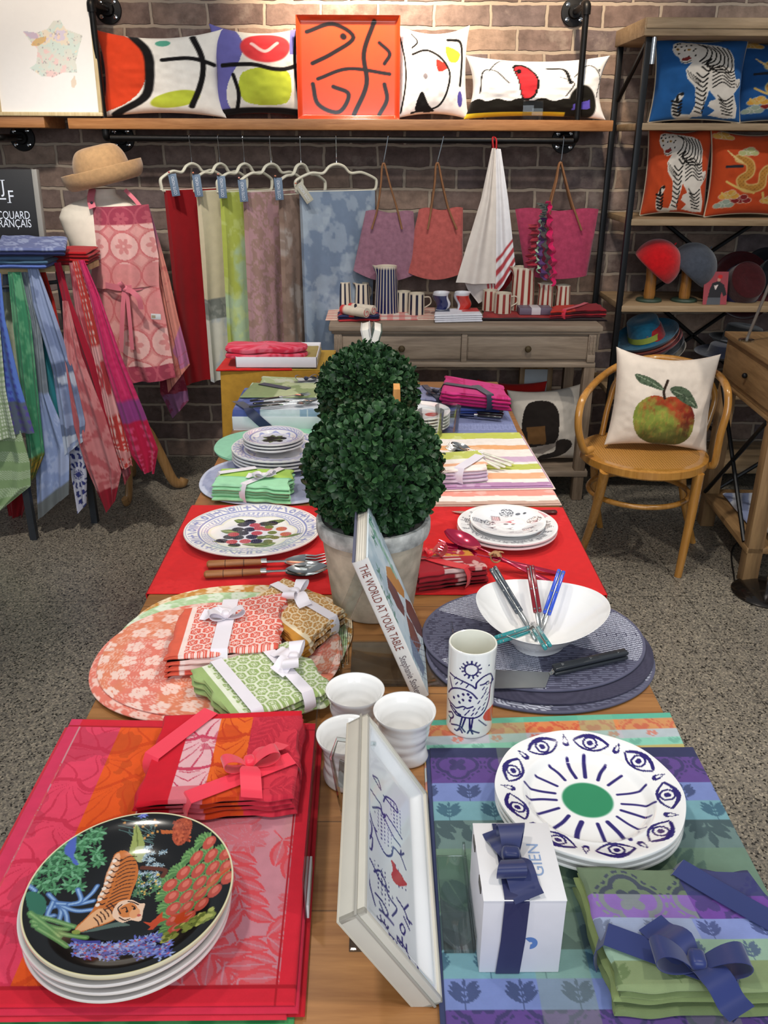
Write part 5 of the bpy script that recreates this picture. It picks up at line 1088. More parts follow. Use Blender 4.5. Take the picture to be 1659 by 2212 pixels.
def woven(x, y, a, b):
 c = full(x, '#45455a'); R = np.hypot(x/a, y/b); th = np.arctan2(y/b, x/a)
 wedge = np.floor((th+.55)/(PI/3)).astype(int) % 2
 f1 = ((np.abs((x/.009) % 1-.5) < .36) & (np.abs(((y+.003*(np.floor(x/.009) % 2))/.0062) % 1-.5) < .27)); f2 = (np.abs((y/.0058) % 1-.5) < .2)*(hsh(np.floor(x*160), np.floor(y/.0058)) > .3)
 c = ov(c, '#d2d6e4', np.where(wedge == 0, f1 | (np.abs((x/.009) % 1-.5) > .45), 0)*.85); c = ov(c, '#9ba0b8', np.where(wedge == 1, f2, 0)*.5); return ov(c, '#5a5a70', R > .975)
c0, rx, ry = ell_px(914, 1392, 1380, 1272, 1492, .0135)
for k, (off, f, lab) in enumerate((((0, 0, 0), woven, 'round woven grey blue mat with a star pattern under the bowl'), ((.006, -.030, -.004), lambda x, y, a, b: ov(full(x, '#38364a'), '#464458', (np.sin(y*1800) > 0)*.5), 'dark plain round mat between the two woven mats'), ((.004, -.048, -.008), woven, 'lowest woven grey mat of the pile under the bowl'))):
 mb = MB(); ellslab(mb, c0+np.array(off), rx, ry, .0034, f, 190 if k == 0 else 60, 760 if k == 0 else 300, wav=.001, seed=k); obj('placemat', mb, CLOTH(), None, lab, 'placemat', 'round woven mats under the bowl')
HB = .072; a_, b_ = T(1023, 1322, HB), T(1304, 1322, HB); bc = (a_+b_)/2; RB = np.linalg.norm(b_-a_)/2; bf = T(1170, 1268, HB)[1]; bn = T(1170, 1396, HB+.004)[1]; bcy = (bf+bn)/2; RBy = (bf-bn)/2
n = 140; th = np.linspace(0, 2*PI, n, endpoint=False)
s_ = np.array([0, .2, .36, .40, .42, .55, .72, .86, .95, 1.0, 1.006, 1.0, .985, .94, .84, .7, .52, .34, .15, 0]); z_ = np.array([.003, .002, .001, .002, .008, .022, .042, .060, .0705, .0755, .0765, .0765, .0745, .0690, .0575, .0420, .0245, .0125, .009, .009])
shp = 1+.05*np.cos(2*(th-.15))*0+.035*np.cos(3*(th-.1))
P = np.stack([np.outer(s_, np.cos(th)*shp)*RB, np.outer(s_, np.sin(th)*shp)*RBy, np.repeat(z_[:, None], n, 1)+np.outer(s_**4, .006*np.cos(2*th)+.004*np.sin(th))], -1)+np.array([bc[0], bcy, ZT+.0138])
mb = MB(); mb.grid(P, None, cv=True); obj('bowl', mb, WHITEC, None, 'organic shaped white serving bowl holding coloured cutlery', 'bowl', org=(bc[0], bcy, ZT+.0138))
def twin(name, label, A, B, za, zb, col, hf=.62, trans=False, cat='cutlery', grp='two-scale handled cutlery', off=.0044):
 """cutlery seen on edge: two riveted handle scales on a steel tang"""
 a = PZ(*A, ZT+za); b = PZ(*B, ZT+zb); d = uvec(b-a); v = uvec(CAM-(a+b)/2); sd = uvec(np.cross(d, v)); up = np.cross(sd, d); Ln = np.linalg.norm(b-a)
 root = thing(name, label, cat, b if zb < za else a, grp); R = np.stack([d, sd, up], 1)
 m = mat('teal_resin', '#2f8f92', .15, coat=.6, spec=.6) if trans else LACQ()
 for s in (-1, 1):
  mb = MB(); c = a+d*Ln*hf/2+sd*s*off; mb.box(c, (Ln*hf, .0066, .010), R, .0022, 3, col=None if trans else S(col)); h = obj('handle_scale', mb, m, root)
  for f in (.08, .5, .92): mb = MB(); p = a+d*Ln*hf*f+sd*s*off+up*.005; mb.tube([p-up*.001, p+up*.0006], .0016, 10); obj('rivet', mb, STEEL(), h)
 mb = MB(); mb.box((a+b)/2, (Ln*.98, .0022, .007), R, .0006); mb.box(a+d*Ln*(hf+1)/2, (Ln*(1-hf), .010, .002), R, .0008); obj('tang', mb, STEEL(), root); return root
twin('table_knife', 'grey handled piece of cutlery leaning in the white bowl', (1064, 1226), (1160, 1385), .115, .022, '#3f454d')
twin('table_fork', 'dark red handled piece of cutlery standing in the white bowl', (1145, 1222), (1172, 1388), .125, .022, '#7c1420')
twin('table_spoon', 'bright blue handled piece of cutlery leaning in the white bowl', (1213, 1232), (1160, 1388), .120, .022, '#2a4ec0')
twin('table_knife', 'teal resin handled cutlery pointing sideways over the bowl rim', (1074, 1382), (1156, 1356), .088, .050, '', .8, True)
twin('table_fork', 'teal resin handled cutlery pointing forward over the bowl rim', (1182, 1396), (1150, 1346), .092, .050, '', .72, True)
root = thing('cake_server', 'steel cake server with a grey handle resting on the woven mat', 'cake server', (*T(1200, 1445, .015)[:2], ZT+.014))
a, b = T(1353, 1412, .026), T(1195, 1448, .022); d = uvec(b-a); sd = uvec(np.cross(d, [0, 0, 1])); R = np.stack([d, sd, np.cross(d, sd)], 1)
for s in (-1, 1):
 mb = MB(); mb.box((a+b)/2+np.array([0, 0, s*.0046]), (np.linalg.norm(b-a), .016, .0066), R, .0024, 3, col=S('#2f3338')); obj('handle_scale', mb, LACQ(), root)
mb = MB(); e = T(1187, 1455, .016); mb.tube([b-d*.02, b, b*.5+e*.5-[0, 0, .002], e], [.004, .004, .004, .003], 8, flat=(.5, 1.2), up=(0, 0, 1))
pl = [T(x_, y_, .0155) for x_, y_ in ((1190, 1452), (1178, 1485), (1065, 1487), (1062, 1446))]; V = np.array(pl+[p-[0, 0, .0012] for p in pl]); mb.add(V, [[0, 1, 2, 3], [7, 6, 5, 4], [0, 4, 5, 1], [1, 5, 6, 2], [2, 6, 7, 3], [3, 7, 4, 0]]); obj('blade', mb, STEEL(), root)
for f in (.12, .5, .88): mb = MB(); p = a+(b-a)*f; mb.tube([p+[0, 0, .0074], p+[0, 0, .0086]], .0028, 10); obj('rivet', mb, STEEL(), root)
HC, RC = .150, .0355; pb = T(1013, 1596, .004); cc = np.array([PY(1016, 1500, pb[1]+RC)[0], pb[1]+RC, ZT+.0038])
def BZ(pts):
 o = []
 for a, b in pts:
  u = np.clip((a-1350)/182, -1, 1); ang = math.asin(u*.999); yb = 1848-52*(1-math.sqrt(1-u*u)); o.append((ang*RC, (yb-b)/(1848-1168)*HC*.985))
 return np.array(o)
def birdcup(x, y):
 c = full(x, '#f1f0ec'); nv = '#2a2364'; K = lambda c, pts, w=.0027: ov(c, nv, stroke(x, y, BZ(pts), w, .0006))
 (cx, cy), = BZ([(1325, 1277)]); d = np.hypot(x-cx, y-cy); th = np.arctan2(y-cy, x-cx); c = ov(c, nv, (np.abs(d-.0098) < .0014)); c = ov(c, nv, (np.sin(th*13) > .2) & (d > .0108) & (d < .0158))
 for pts in ([(1180, 1335), (1260, 1370), (1330, 1400), (1365, 1425), (1370, 1380), (1420, 1335), (1470, 1320), (1490, 1345), (1500, 1380), (1478, 1400)], [(1495, 1385), (1480, 1440), (1478, 1520), (1450, 1610), (1400, 1660), (1330, 1672), (1260, 1660), (1220, 1620), (1185, 1580)],
    [(1400, 1400), (1430, 1395), (1455, 1380)], [(1175, 1500), (1200, 1450), (1260, 1435), (1330, 1460), (1380, 1510)], [(1175, 1555), (1200, 1580), (1230, 1600), (1275, 1580), (1310, 1590), (1350, 1575)], [(1180, 1370), (1195, 1440)], [(1190, 1600), (1230, 1655), (1260, 1665)], [(1520, 1200), (1515, 1300)],
    [(1275, 1665), (1262, 1740), (1255, 1780)], [(1300, 1668), (1275, 1760)], [(1200, 1750), (1255, 1745), (1300, 1790)], [(1255, 1770), (1240, 1790), (1225, 1785)], [(1265, 1770), (1280, 1800)], [(1330, 1672), (1335, 1770)], [(1355, 1668), (1345, 1770)], [(1320, 1800), (1340, 1775), (1410, 1800)], [(1345, 1775), (1360, 1805)], [(1345, 1770), (1370, 1785)],
    [(1180, 1660), (1200, 1650), (1212, 1680), (1195, 1705), (1182, 1690)], [(1195, 1700), (1190, 1740)], [(1225, 1635), (1260, 1650)]): c = K(c, pts)
 c = ov(c, nv, (np.abs(np.hypot(*(np.stack([x, y])-BZ([(1455, 1390)]).T))-.0028) < .0008))
 c = ov(c, nv, poly(x, y, BZ([(1487, 1360), (1512, 1378), (1488, 1400)])))
 for a, b in ((1240, 1500), (1275, 1480), (1310, 1475), (1330, 1500), (1210, 1520), (1275, 1525), (1325, 1525), (1250, 1550)): c = ov(c, nv, el(x, y, *BZ([(a, b)])[0], .0022, .0026, .5))
 for a, b in ((1425, 1430), (1440, 1470), (1420, 1500), (1455, 1520), (1395, 1540), (1440, 1560), (1400, 1590), (1360, 1600), (1320, 1615), (1290, 1595), (1430, 1600), (1350, 1640), (1380, 1630), (1300, 1640), (1465, 1480), (1450, 1440), (1215, 1360), (1260, 1390), (1300, 1410), (1225, 1400)): c = K(c, [(a+7, b-10), (a-7, b+10)], .0018)
 c = ov(c, '#d8402e', poly(x, y, BZ([(1530, 1600), (1475, 1615), (1438, 1660), (1445, 1695), (1480, 1715), (1530, 1730)]), True))
 for k in range(5): c = K(c, [(1402+k*14, 1690+k*14), (1416+k*14, 1702+k*12)], .0018)
 for a, b in ((1245, 1275), (1458, 1250), (1330, 1358)): c = ov(c, nv, el(x, y, *BZ([(a, b)])[0], .0015))
 return c
n = 300; th = np.linspace(0, 2*PI, n, endpoint=False); z = np.concatenate([[0, 0, .0008, .003], np.linspace(.006, HC-.002, 150), [HC, HC+.0006, HC, HC-.003], np.linspace(HC-.01, .006, 12), [.005]])
r_ = np.concatenate([[0, RC-.003, RC-.0008, RC], np.full(150, RC), [RC-.0006, RC-.0016, RC-.0028, RC-.0035], np.full(12, RC-.0036), [0]]); r_ = r_*(1+.02*z/HC)
P = np.stack([np.outer(r_, np.cos(th)), np.outer(r_, np.sin(th)), np.repeat(z[:, None], n, 1)], -1)
ang = np.mod(th+PI/2+PI, 2*PI)-PI; X = np.tile(ang*RC, (len(z), 1)); Y = np.repeat(z[:, None], n, 1); col = birdcup(X.ravel(), Y.ravel()); ins = np.repeat((np.arange(len(z)) > 154)[:, None], n, 1).ravel(); col[ins] = S('#eae9dc')
mb = MB(); mb.grid(P+cc, col.reshape(P.shape), cv=True); obj('cup', mb, CERAMIC(), None, 'tall white cup drawn with a navy bird and a small sun', 'cup', org=cc)
def dmk(base, pat, k=0, s=22, th=.52, low=None, lowc=None):
 def f(x, y, W, H):
  c = full(x, base); n = fbm(x*s+k*3, y*s, k, 4); w = np.abs(np.sin(x*s*1.6+3*n)+np.sin(y*s*1.4+4*n)); m = ((n > th) & (w > .5)); c = ov(c, pat, m*.8); c = ov(c, pat, (np.abs(n-.46) < .018)*.6)
  if low: c = ov(c, lowc, (y > low*H)); c = ov(c, base, (y > low*H)*m*.5)
  return c
 return f
f0 = T(503, 930, 0); yf = f0[1]; zt = PY(501, 900, yf)[2]; x0 = f0[0]; x1 = -.10
root = thing('linen_box', 'open white box of blue and white linen with a navy ribbon across its corner', 'box', ((x0+x1)/2, yf+.13, ZT))
mb = MB(); mb.b2((x0, yf, ZT+.001), (x1, yf+.27, ZT+.004), col=S('#e8eaee'))
for lo, hi in (((x0, yf, ZT), (x1, yf+.003, zt)), ((x0, yf+.267, ZT), (x1, yf+.27, zt)), ((x0, yf, ZT), (x0+.003, yf+.27, zt)), ((x1-.003, yf, ZT), (x1, yf+.27, zt))): mb.b2(lo, hi, .0006, col=S('#e6e9ee'))
obj('carton', mb, PRINT(), root)
def boxcloth(x, y, W, H):
 u, v = x/W, y/H; c = full(x, '#dfe6ee'); c = ov(c, '#9fb6d0', sprig(x, y, W*.58, H*.98, .09, .4, 4, .4)); c = ov(c, '#5a66a8', (u < .24)); c = ov(c, '#7d88be', (u < .24)*(fbm(x*40, y*40, 2) > .55)); return c
q = [np.array(p) for p in ((x0+.004, yf+.266, zt+.022), (x1-.004, yf+.266, zt+.022), (x1-.004, yf+.004, zt+.022), (x0+.004, yf+.004, zt+.022))]
mb = MB(); slab(mb, q, .04, boxcloth, 110, 90, bulge=.003, wav=.002); obj('folded_linen', mb, CLOTH(), root)
mb = MB(); strip(mb, [(x0-.002, yf+.12, zt+.016), (x0+.02, yf+.06, zt+.0265), (x0+.05, yf+.010, zt+.026), (x0+.062, yf-.003, zt+.012), (x0+.085, yf-.0035, zt-.012), (x0+.115, yf-.0035, ZT+.006)], [(0, 0, 1)]*3+[(0, -1, .5)]+[(0, -1, 0)]*2, .030, .0007, S('#1f2850')); obj('ribbon', mb, SATIN(), root)
zz = zt+.024
q = [np.array(p) for p in ((x0+.03, yf+.30, zz+.006), (x1, yf+.30, zz+.006), (x1, yf+.13, zz+.006), (x0+.01, yf+.13, zz+.006))]
mb = MB(); slab(mb, q, .006, lambda x, y, W, H: ov(full(x, '#cfd8a8'), '#93a46e', ((x/W < .32) | (fbm(x*20, y*20, 3) > .6))*.8), 50, 40, wav=.001); obj('placemat', mb, CLOTH(), None, 'cream and green placemat on the white linen box, below black cutlery', 'placemat')
EBON = mat('ebony_handle', '#151416', .25, coat=.5, noise=.1)
for k, (A, B, kd) in enumerate((((540, 866), (668, 850), 'fork'), ((546, 872), (690, 862), 'spoon'), ((538, 879), (672, 868), 'fork'))):
 zh = zz-ZT+.012+.004*(k == 1); a, b = T(*A, zh), T(*B, zh); b = b+(a-b)*.0
 root = thing('table_'+kd, ('black handled fork on the white linen box, the farthest of three', 'black handled spoon between two forks on the white linen box', 'black handled fork on the white linen box, at the box front')[k], kd, (*((a+b)/2)[:2], ZT+zh-.006), 'black handled cutlery on the box')
 cut(kd, a, b, .006, (EBON, STEEL()), .05, ('handle', 'head'), .5, root, ferrule=True)
gl = dmk('#c3d09a', '#e4e8d4', 3, 26, .5); wl = lambda x, y, W, H: ov(gl(x, y, W, H), '#dfe2e0', x/W > .58)
q = qpx([(568, 813), (700, 818), (696, 845), (563, 838)], .075)
bundle('napkin_bundle', 'green and white napkins with a navy ribbon behind the white linen box', q, 3, .012, wl, ribbon=[((0, .7), (.45, 1.0))], rcol='#1c2246', seed=31, nu=50, nv=36, wav=.002, bows=[dict(uv=(.72, .35), ang=.2, s=.04, w=.028, tails=((.5, 1.2),))], ribw=.028)
q = qpx([(545, 826), (690, 830), (690, 852), (533, 850)], .037)
mb = MB(); slab(mb, q, .034, lambda x, y, W, H: ov(full(x, '#a9cfae'), '#cfe2c8', fbm(x*15, y*15, 2) > .55), 40, 30, wav=.002, bulge=.01); obj('folded_cloth', mb, CLOTH(), None, 'mint green folded cloth under the green and white napkins', 'cloth')
def bluegrey(x, y, W, H):
 u, v = x/W, y/H; c = full(x, '#7d86b0'); k = (u > .1) & (u < .88) & (v > .1) & (v < .8); c = ov(c, '#666c90', k*.8)
 d, th = hexes(x, y, .018); c = ov(c, '#9aa3cc', ((v > .83) & (v < .95) & (np.abs(d-.6) < .18))*.8); c = ov(c, '#4f557c', k*bigflora(x, y, W, H, 3, 8, .05)*.5); return c
q = qpx([(930, 842), (1077, 842), (1117, 934), (900, 934)], .006)
mb = MB(); slab(mb, q, .005, bluegrey, 120, 90, wav=.0006); obj('placemat', mb, CLOTH(), None, 'blue grey jacquard placemat under the pink napkins', 'placemat')
pk = lambda x, y, W, H: ov(full(x, '#d03a80'), '#c0246a', (np.abs(x/W-.33) < .01) | (fbm(x*30, y*30, 2) > .62))
dbl = plainmat('#2c3a78'); qd = qpx([(952, 862), (1090, 858), (1078, 882), (962, 884)], .034)
bundle('napkin_bundle', 'dark blue napkins lying under the pink napkins', qd, 3, .009, dbl, seed=41, nu=36, nv=24, wav=.002, paints=[dbl, plainmat('#33468c'), plainmat('#222b5c')])
q = qpx([(964, 812), (1082, 830), (1098, 858), (958, 846)], .085)
bundle('napkin_bundle', 'bright pink napkins tied with a dark navy ribbon', q, 4, .0115, pk, ribbon=[((.0, .55), (.55, .62)), ((.52, .45), (.72, 1.0))], rcol='#1c2238', seed=42, nu=60, nv=44, wav=.003, edge=.006, ribw=.026, paints=[pk, plainmat('#bd2168'), plainmat('#c62a74'), plainmat('#b81e64')])
q = qpx([(900, 832), (958, 838), (962, 862), (890, 858)], .050)
lv = dmk('#8d90b0', '#6d7096', 6, 30); bundle('napkin_bundle', 'lavender grey napkins with a black bow, half hidden by the farther boxwood', q, 4, .011, lv, ribbon=[((.3, 0), (.8, 1))], rcol='#26283a', seed=43, nu=30, nv=24, wav=.003, bows=[dict(uv=(.75, .7), ang=.4, s=.036, w=.026, tails=((-.8, 1.3), (2.4, 1.0)))])
for k, (A, B, kd) in enumerate((((1087, 888), (972, 878), 'fork'), ((1088, 895), (966, 886), 'spoon'), ((1086, 901), (975, 893), 'knife'))):
 a, b = T(*A, .022), T(*B, .018); root = thing('table_'+kd, ('black handled fork nearest the dark blue napkins', 'black handled spoon between fork and knife on the blue grey placemat', 'black handled knife nearest the front edge of the blue grey placemat')[k], kd, (*((a+b)/2)[:2], ZT+.006), 'black handled cutlery on the blue placemat')
 cut(kd, a, b, .0085, (EBON, STEEL()), .05, ('handle', 'head'), .5, root, ferrule=True)
ctr, Rl = disc(830, 972, 896, .05)
def redrose(x, y):
 c = full(x, '#ecebec'); c = ov(c, '#c9464c', el(x, y, .45, -.1, .22, .2)); c = ov(c, '#d98a8a', el(x, y, .52, -.05, .09)); return ov(c, '#b9bcc4', (np.abs(np.hypot(x, y)-.72) < .02))
for k in range(5): plate((ctr[0], ctr[1], ZT+.0065+.010*k), Rl, .016, redrose if k == 4 else (lambda x, y: full(x, '#e9e9ea')), nr=40 if k == 4 else 10, na=120, name='side_plate', label=('lowest', 'second lowest', 'middle', 'second highest', 'topmost')[k]+' white plate of the pile partly hidden behind both boxwoods'+(', a red flower on it' if k == 4 else ''), group='white plates between the boxwoods')
for k, (px, py, pt) in enumerate(((931, 958, 892), (968, 940, 882))):
 p = T(px, py, .006); h = PY(px, pt, p[1])[2]-p[2]; r = .040
 mb = MB(); mb.lathe([(0, .008), (r*.78, .008), (r*.97, h*.99), (r, h), (r*1.01, h*.995), (r*.84, .003), (r*.8, 0), (0, 0)], 48, p-[0, 0, .004]+[0, .04, 0]); obj('drinking_glass', mb, glass('drinking_glass', '#fbfdfd'), None, ('clear tumbler beside the boxwood, in front of the other tumbler', 'clear tumbler standing on the blue grey placemat edge')[k], 'glass', 'clear tumblers')
def stripes(x, y, W, H, cols=None):
 v = y/H; c = full(x, '#f6ede4'); e = v+.006*np.sin(x*40)
 for a, b, col in cols or ((-.1, .13, '#c9cf5c'), (.27, .36, '#f0b078'), (.5, .60, '#d3b2cc'), (.64, .74, '#c3c95c'), (.80, .90, '#f2b48a'), (.955, 1.1, '#b88ab0')): c = ov(c, col, (e > a) & (e < b))
 return ov(c, '#ffffff', (fbm(x*18, y*18, 4) > .64)*.25)
low = lambda x, y, W, H: stripes(x, y, W, H, ((.68, .78, '#b78ab0'), (.80, .905, '#ee9c8c'), (.97, 1.1, '#c9a898')))
q1 = qpx([(918, 936), (1121, 934), (1190, 1046), (900, 1052)], .019)
qlow = qpx([(918, 946), (1131, 946), (1209, 1086), (890, 1089)], .0075)
GS = 'striped placemats'
for k in range(2): mb = MB(); slab(mb, qoff(qlow, (.004*k, -.003*k, -.0036*k)), .0035, low, 70, 120, wav=.0006, seed=k); obj('placemat', mb, CLOTH(), None, ('pink and cream striped placemat showing below the yellow striped pile', 'lowest brown edged striped placemat on the table')[k], 'placemat', GS)
for k in range(3): mb = MB(); slab(mb, qoff(q1, (.005*k, -.004*k, -.0038*k)), .0036, stripes if k == 0 else plainmat(('', '#b28ab0', '#e8d0c4')[k]), 100 if k == 0 else 24, 150 if k == 0 else 24, wav=.0012, seed=5); obj('placemat', mb, CLOTH(), None, ('yellow, orange and lilac striped placemat under the pearl handled cutlery', 'second striped placemat with a lilac front edge', 'third striped placemat of the yellow striped pile')[k], 'placemat', GS)
nst = lambda x, y, W, H: stripes(x, y, W, H, ((-.1, .42, '#c6cc66'), (.66, .80, '#f0b48e')))
ln = plainmat('#d8c6d6'); q = qpx([(908, 980), (1032, 973), (1052, 1010), (895, 1018)], .060)
bundle('napkin_bundle', 'lilac and lime striped napkins tied with a white ribbon, beside the nearer boxwood', q, 4, .0095, nst, ribbon=[((.98, .35), (.62, 1.0))], rcol='#e9e4f0', seed=51, nu=60, nv=50, wav=.003, edge=.006, ribw=.028, paints=[nst, ln, plainmat('#cdb6cc'), plainmat('#dccbd8')])
PEARL = mat('pearl_handle', '#d8d4c4', .3, coat=.4, noise=.2, nscale=60)
for k, (A, B, kd) in enumerate((((1110, 1000), (975, 957), 'spoon'), ((1105, 1006), (968, 960), 'fork'), ((1092, 1009), (965, 965), 'fork'), ((1080, 1012), (990, 966), 'knife'))):
 a, b = T(*A, .030), T(*B, .064); root = thing('table_'+kd, ('pearl handled spoon, the outermost piece on the striped placemat', 'pearl handled fork next to the outermost spoon', 'pearl handled fork closest to the striped napkins', 'pearl handled knife tucked beside the striped napkins')[k], kd, (*((a+b)/2)[:2], ZT+.02), 'pearl handled cutlery')
 cut(kd, a, b, .0055, (PEARL, STEEL()), .055, ('handle', 'head'), .5, root)
p = T(848, 1010, 0); p[1] = 1.79; zt = PY(852, 836, 1.79)[2]; xa = PY(852, 840, 1.79)[0]
root = thing('card_holder', 'small honey wood block holding white price cards between the boxwoods', 'card holder', (xa, 1.79, ZT))
mb = MB(); mb.prism([(-.014, 0), (.022, 0), (.012, zt-ZT), (-.002, zt-ZT)], .05, lambda q, d: np.c_[xa+q[:, 0], np.full(len(q), 1.77+d), ZT+q[:, 1]]); obj('block', mb, wood('light_block', '#d9a05a', '#b87c3a', 2, 'Z'), root)
for k in (0, 1): mb = MB(); mb.box((xa+.026+.012*k, 1.80, ZT+(zt-ZT)*.40), (.0012, .05, (zt-ZT)*.78), Ry(.12+.05*k), col=S('#e4e6ea')); obj('price_card', mb, PRINT(), root)
for k, (a, b, ct, lab) in enumerate(((766, 791, 702, 'green edged book standing behind the farther boxwood'), (807, 829, 703, 'pale hardback standing behind the farther boxwood, beside the green edged one'))):
 y_ = 2.42; xa = PY((a+b)/2, 715, y_)[0]; z1 = PY(800, ct, y_)[2]; w = .028
 root = thing('small_book', lab, 'book', (xa, y_, ZT)); R = Ry((-.28, .22)[k]*-1)
 h = (z1-ZT)*.98; c = np.array([xa, y_+.06, ZT+h/2])
 mb = MB(); mb.box(c, (w*.7, .11, h-.004), R, .001, col=S('#e9e6dc')); obj('pages', mb, PRINT(), root)
 for s in (-1, 1): mb = MB(); mb.box(c+R @ np.array([s*w*.42, 0, 0]), (.003, .115, h), R, .0008, col=S(('#3f4f46', '#c9c6c4')[k])); obj('cover', mb, PRINT(), root)
ys = 3.25; zs = PY(560, 801, ys)[2]; xs0, xs1 = PY(480, 830, ys)[0], PY(715, 830, ys)[0]
root = thing('cloth_covered_stand', 'small stand under an ochre cloth beside the far table end', 'stand', ((xs0+xs1)/2, ys+.2, 0))
mb = MB(); n = 120; hh = 26
per = np.concatenate([np.c_[np.linspace(xs0, xs1, 40), np.full(40, ys)], np.c_[np.full(20, xs1), np.linspace(ys, ys+.36, 20)], np.c_[np.linspace(xs1, xs0, 40), np.full(40, ys+.36)], np.c_[np.full(20, xs0), np.linspace(ys+.36, ys, 20)]])
cn = per.mean(0); dirs = per-cn; dirs /= np.linalg.norm(dirs, axis=1)[:, None]; t = np.linspace(0, 1, hh); sarr = np.arange(len(per))
P = np.stack([np.c_[per+dirs*(.004+.02*tt*np.sin(sarr*.55)[:, None]+.02*tt), np.full(len(per), zs-(zs-.06)*tt)] for tt in t]); mb.grid(P, None, cv=True); mb.add(P[0], [list(range(len(per)))]); obj('ochre_cloth', mb, mat('ochre_cloth', '#b98a2e', .85, noise=.12, bump=.3), root)
mb = MB(); mb.b2((xs0+.04, ys+.04, 0), (xs1-.04, ys+.32, zs-.01)); obj('box_base', mb, wood('stand_wood', '#7a5a38', '#4a3420', 1, 'Z'), root)
q = [np.array((xs0-.01, ys+.30, zs+.008)), np.array((xs0+.26, ys+.26, zs+.008)), np.array((xs0+.27, ys+.0, zs+.008)), np.array((xs0-.015, ys-.01, zs+.008))]
mb = MB(); slab(mb, q, .008, lambda x, y, W, H: full(x, '#c4221c'), 30, 24, wav=.004, seed=5); obj('folded_cloth', mb, COTTON(), None, 'red cloth lying on the ochre covered stand', 'cloth')
q = [np.array((xs0+.12, ys+.34, zs+.004)), np.array((xs1-.0, ys+.34, zs+.004)), np.array((xs1-.02, ys+.005, zs+.004)), np.array((xs0+.27, ys+.0, zs+.004))]
mb = MB(); slab(mb, q, .004, lambda x, y, W, H: full(x, '#a8862c'), 24, 24, wav=.002, seed=6); obj('folded_cloth', mb, COTTON(), None, 'ochre cloth under the white tray box', 'cloth')
zb = zs+.009; xb0, xb1 = PY(508, 785, ys)[0], PY(684, 785, ys)[0]; ht = .042
root = thing('tray_box', 'shallow white box holding pink oven mitts', 'box', ((xb0+xb1)/2, ys+.13, zb))
mb = MB()
for lo, hi in (((xb0, ys+.01, zb), (xb1, ys+.28, zb+.003)), ((xb0, ys+.01, zb), (xb1, ys+.013, zb+ht)), ((xb0, ys+.277, zb), (xb1, ys+.28, zb+ht)), ((xb0, ys+.01, zb), (xb0+.003, ys+.28, zb+ht)), ((xb1-.003, ys+.01, zb), (xb1, ys+.28, zb+ht))): mb.b2(lo, hi, .0006, col=S('#eceaf0'))
obj('carton', mb, PRINT(), root)
def mitt(name, lab, zc, dy, seed):
 pts = cr([(0, .0), (.10, -.012), (.20, .0), (.285, .02), (.30, .06), (.285, .095), (.22, .115), (.12, .118), (.0, .11), (-.012, .06)], 8, True)
 mb = MB(); rings = []
 cx, cy = .14, .055
 for s_, z_ in ((1, 0), (1.02, .006), (1.0, .014), (.9, .019), (.6, .022), (.01, .023)): rings.append(np.c_[xb0-.03+cx+(pts[:, 0]-cx)*s_, ys+.03+dy+cy+(pts[:, 1]-cy)*s_, np.full(len(pts), zc+z_)+.003*np.sin(pts[:, 0]*40+seed)])
 P = np.array(rings); c = full(P[..., 0].ravel(), '#cc3048'); x, y = P[..., 0].ravel(), P[..., 1].ravel(); c = ov(c, '#e07a8c', ((np.abs(((x+y)*26) % 1-.5) < .07) | (np.abs(((x-y)*26) % 1-.5) < .07) | (fbm(x*30, y*30, 3) > .64))*.7)
 mb.grid(P, c.reshape(P.shape), cv=True); mb.add(P[0], [list(range(len(pts)))[::-1]], 0, S('#cc3048')); obj(name, mb, COTTON(), None, lab, 'oven mitt', 'quilted oven mitts')
mitt('oven_mitt', 'lower pink quilted oven mitt in the white tray box', zb+.030, 0, 1); mitt('oven_mitt', 'upper pink quilted oven mitt lying on the other mitt', zb+.054, .004, 2)
mb = MB(); slab(mb, [np.array(p) for p in ((xb1-.09, ys+.25, zb+.034), (xb1-.01, ys+.25, zb+.034), (xb1-.01, ys+.05, zb+.034), (xb1-.10, ys+.05, zb+.034))], .03, lambda x, y, W, H: full(x, '#9a8a52'), 20, 20, wav=.003); obj('folded_cloth', mb, COTTON(), None, 'olive cloth folded inside the white tray box', 'cloth')
IRON = BLACKIRON(); SHELFW = wood('shelf_pine', '#b98250', '#875327', 1.2, 'X', .5)
YS = 4.17
zf0, zf1 = PY(700, 281, YS)[2], PY(700, 257, YS)[2]; xl, xr = PY(146, 265, YS)[0], PY(1325, 270, YS)[0]
root = thing('wall_shelf', 'long honey wood wall shelf on black pipe brackets, carrying the cushions', 'shelf', ((xl+xr)/2, YW-.14, zf0))
mb = MB(); mb.b2((xl, YS, zf0), (xr, YW-.001, zf1), .004); obj('plank', mb, SHELFW, root)
def flange(c, parent):
 mb = MB(); c = np.asarray(c, float); mb.lathe([(0, 0), (.058, 0), (.060, .004), (.058, .010), (.030, .013), (.026, .030), (0, .030)], 32, c, Rx(PI/2)); f = obj('flange', mb, IRON, parent)
 for a in (.8, 2.4, 3.9, 5.5): mb = MB(); mb.lathe([(0, .009), (.010, .009), (.009, .015), (0, .017)], 12, c+np.array([.043*math.cos(a), 0, .043*math.sin(a)]), Rx(PI/2)); obj('bolt', mb, CHROME(), f)
yp = 4.19; r = .0135
zr = PY(700, 300, yp)[2]; ztop = PY(1262, 8, yp)[2]
ups = []
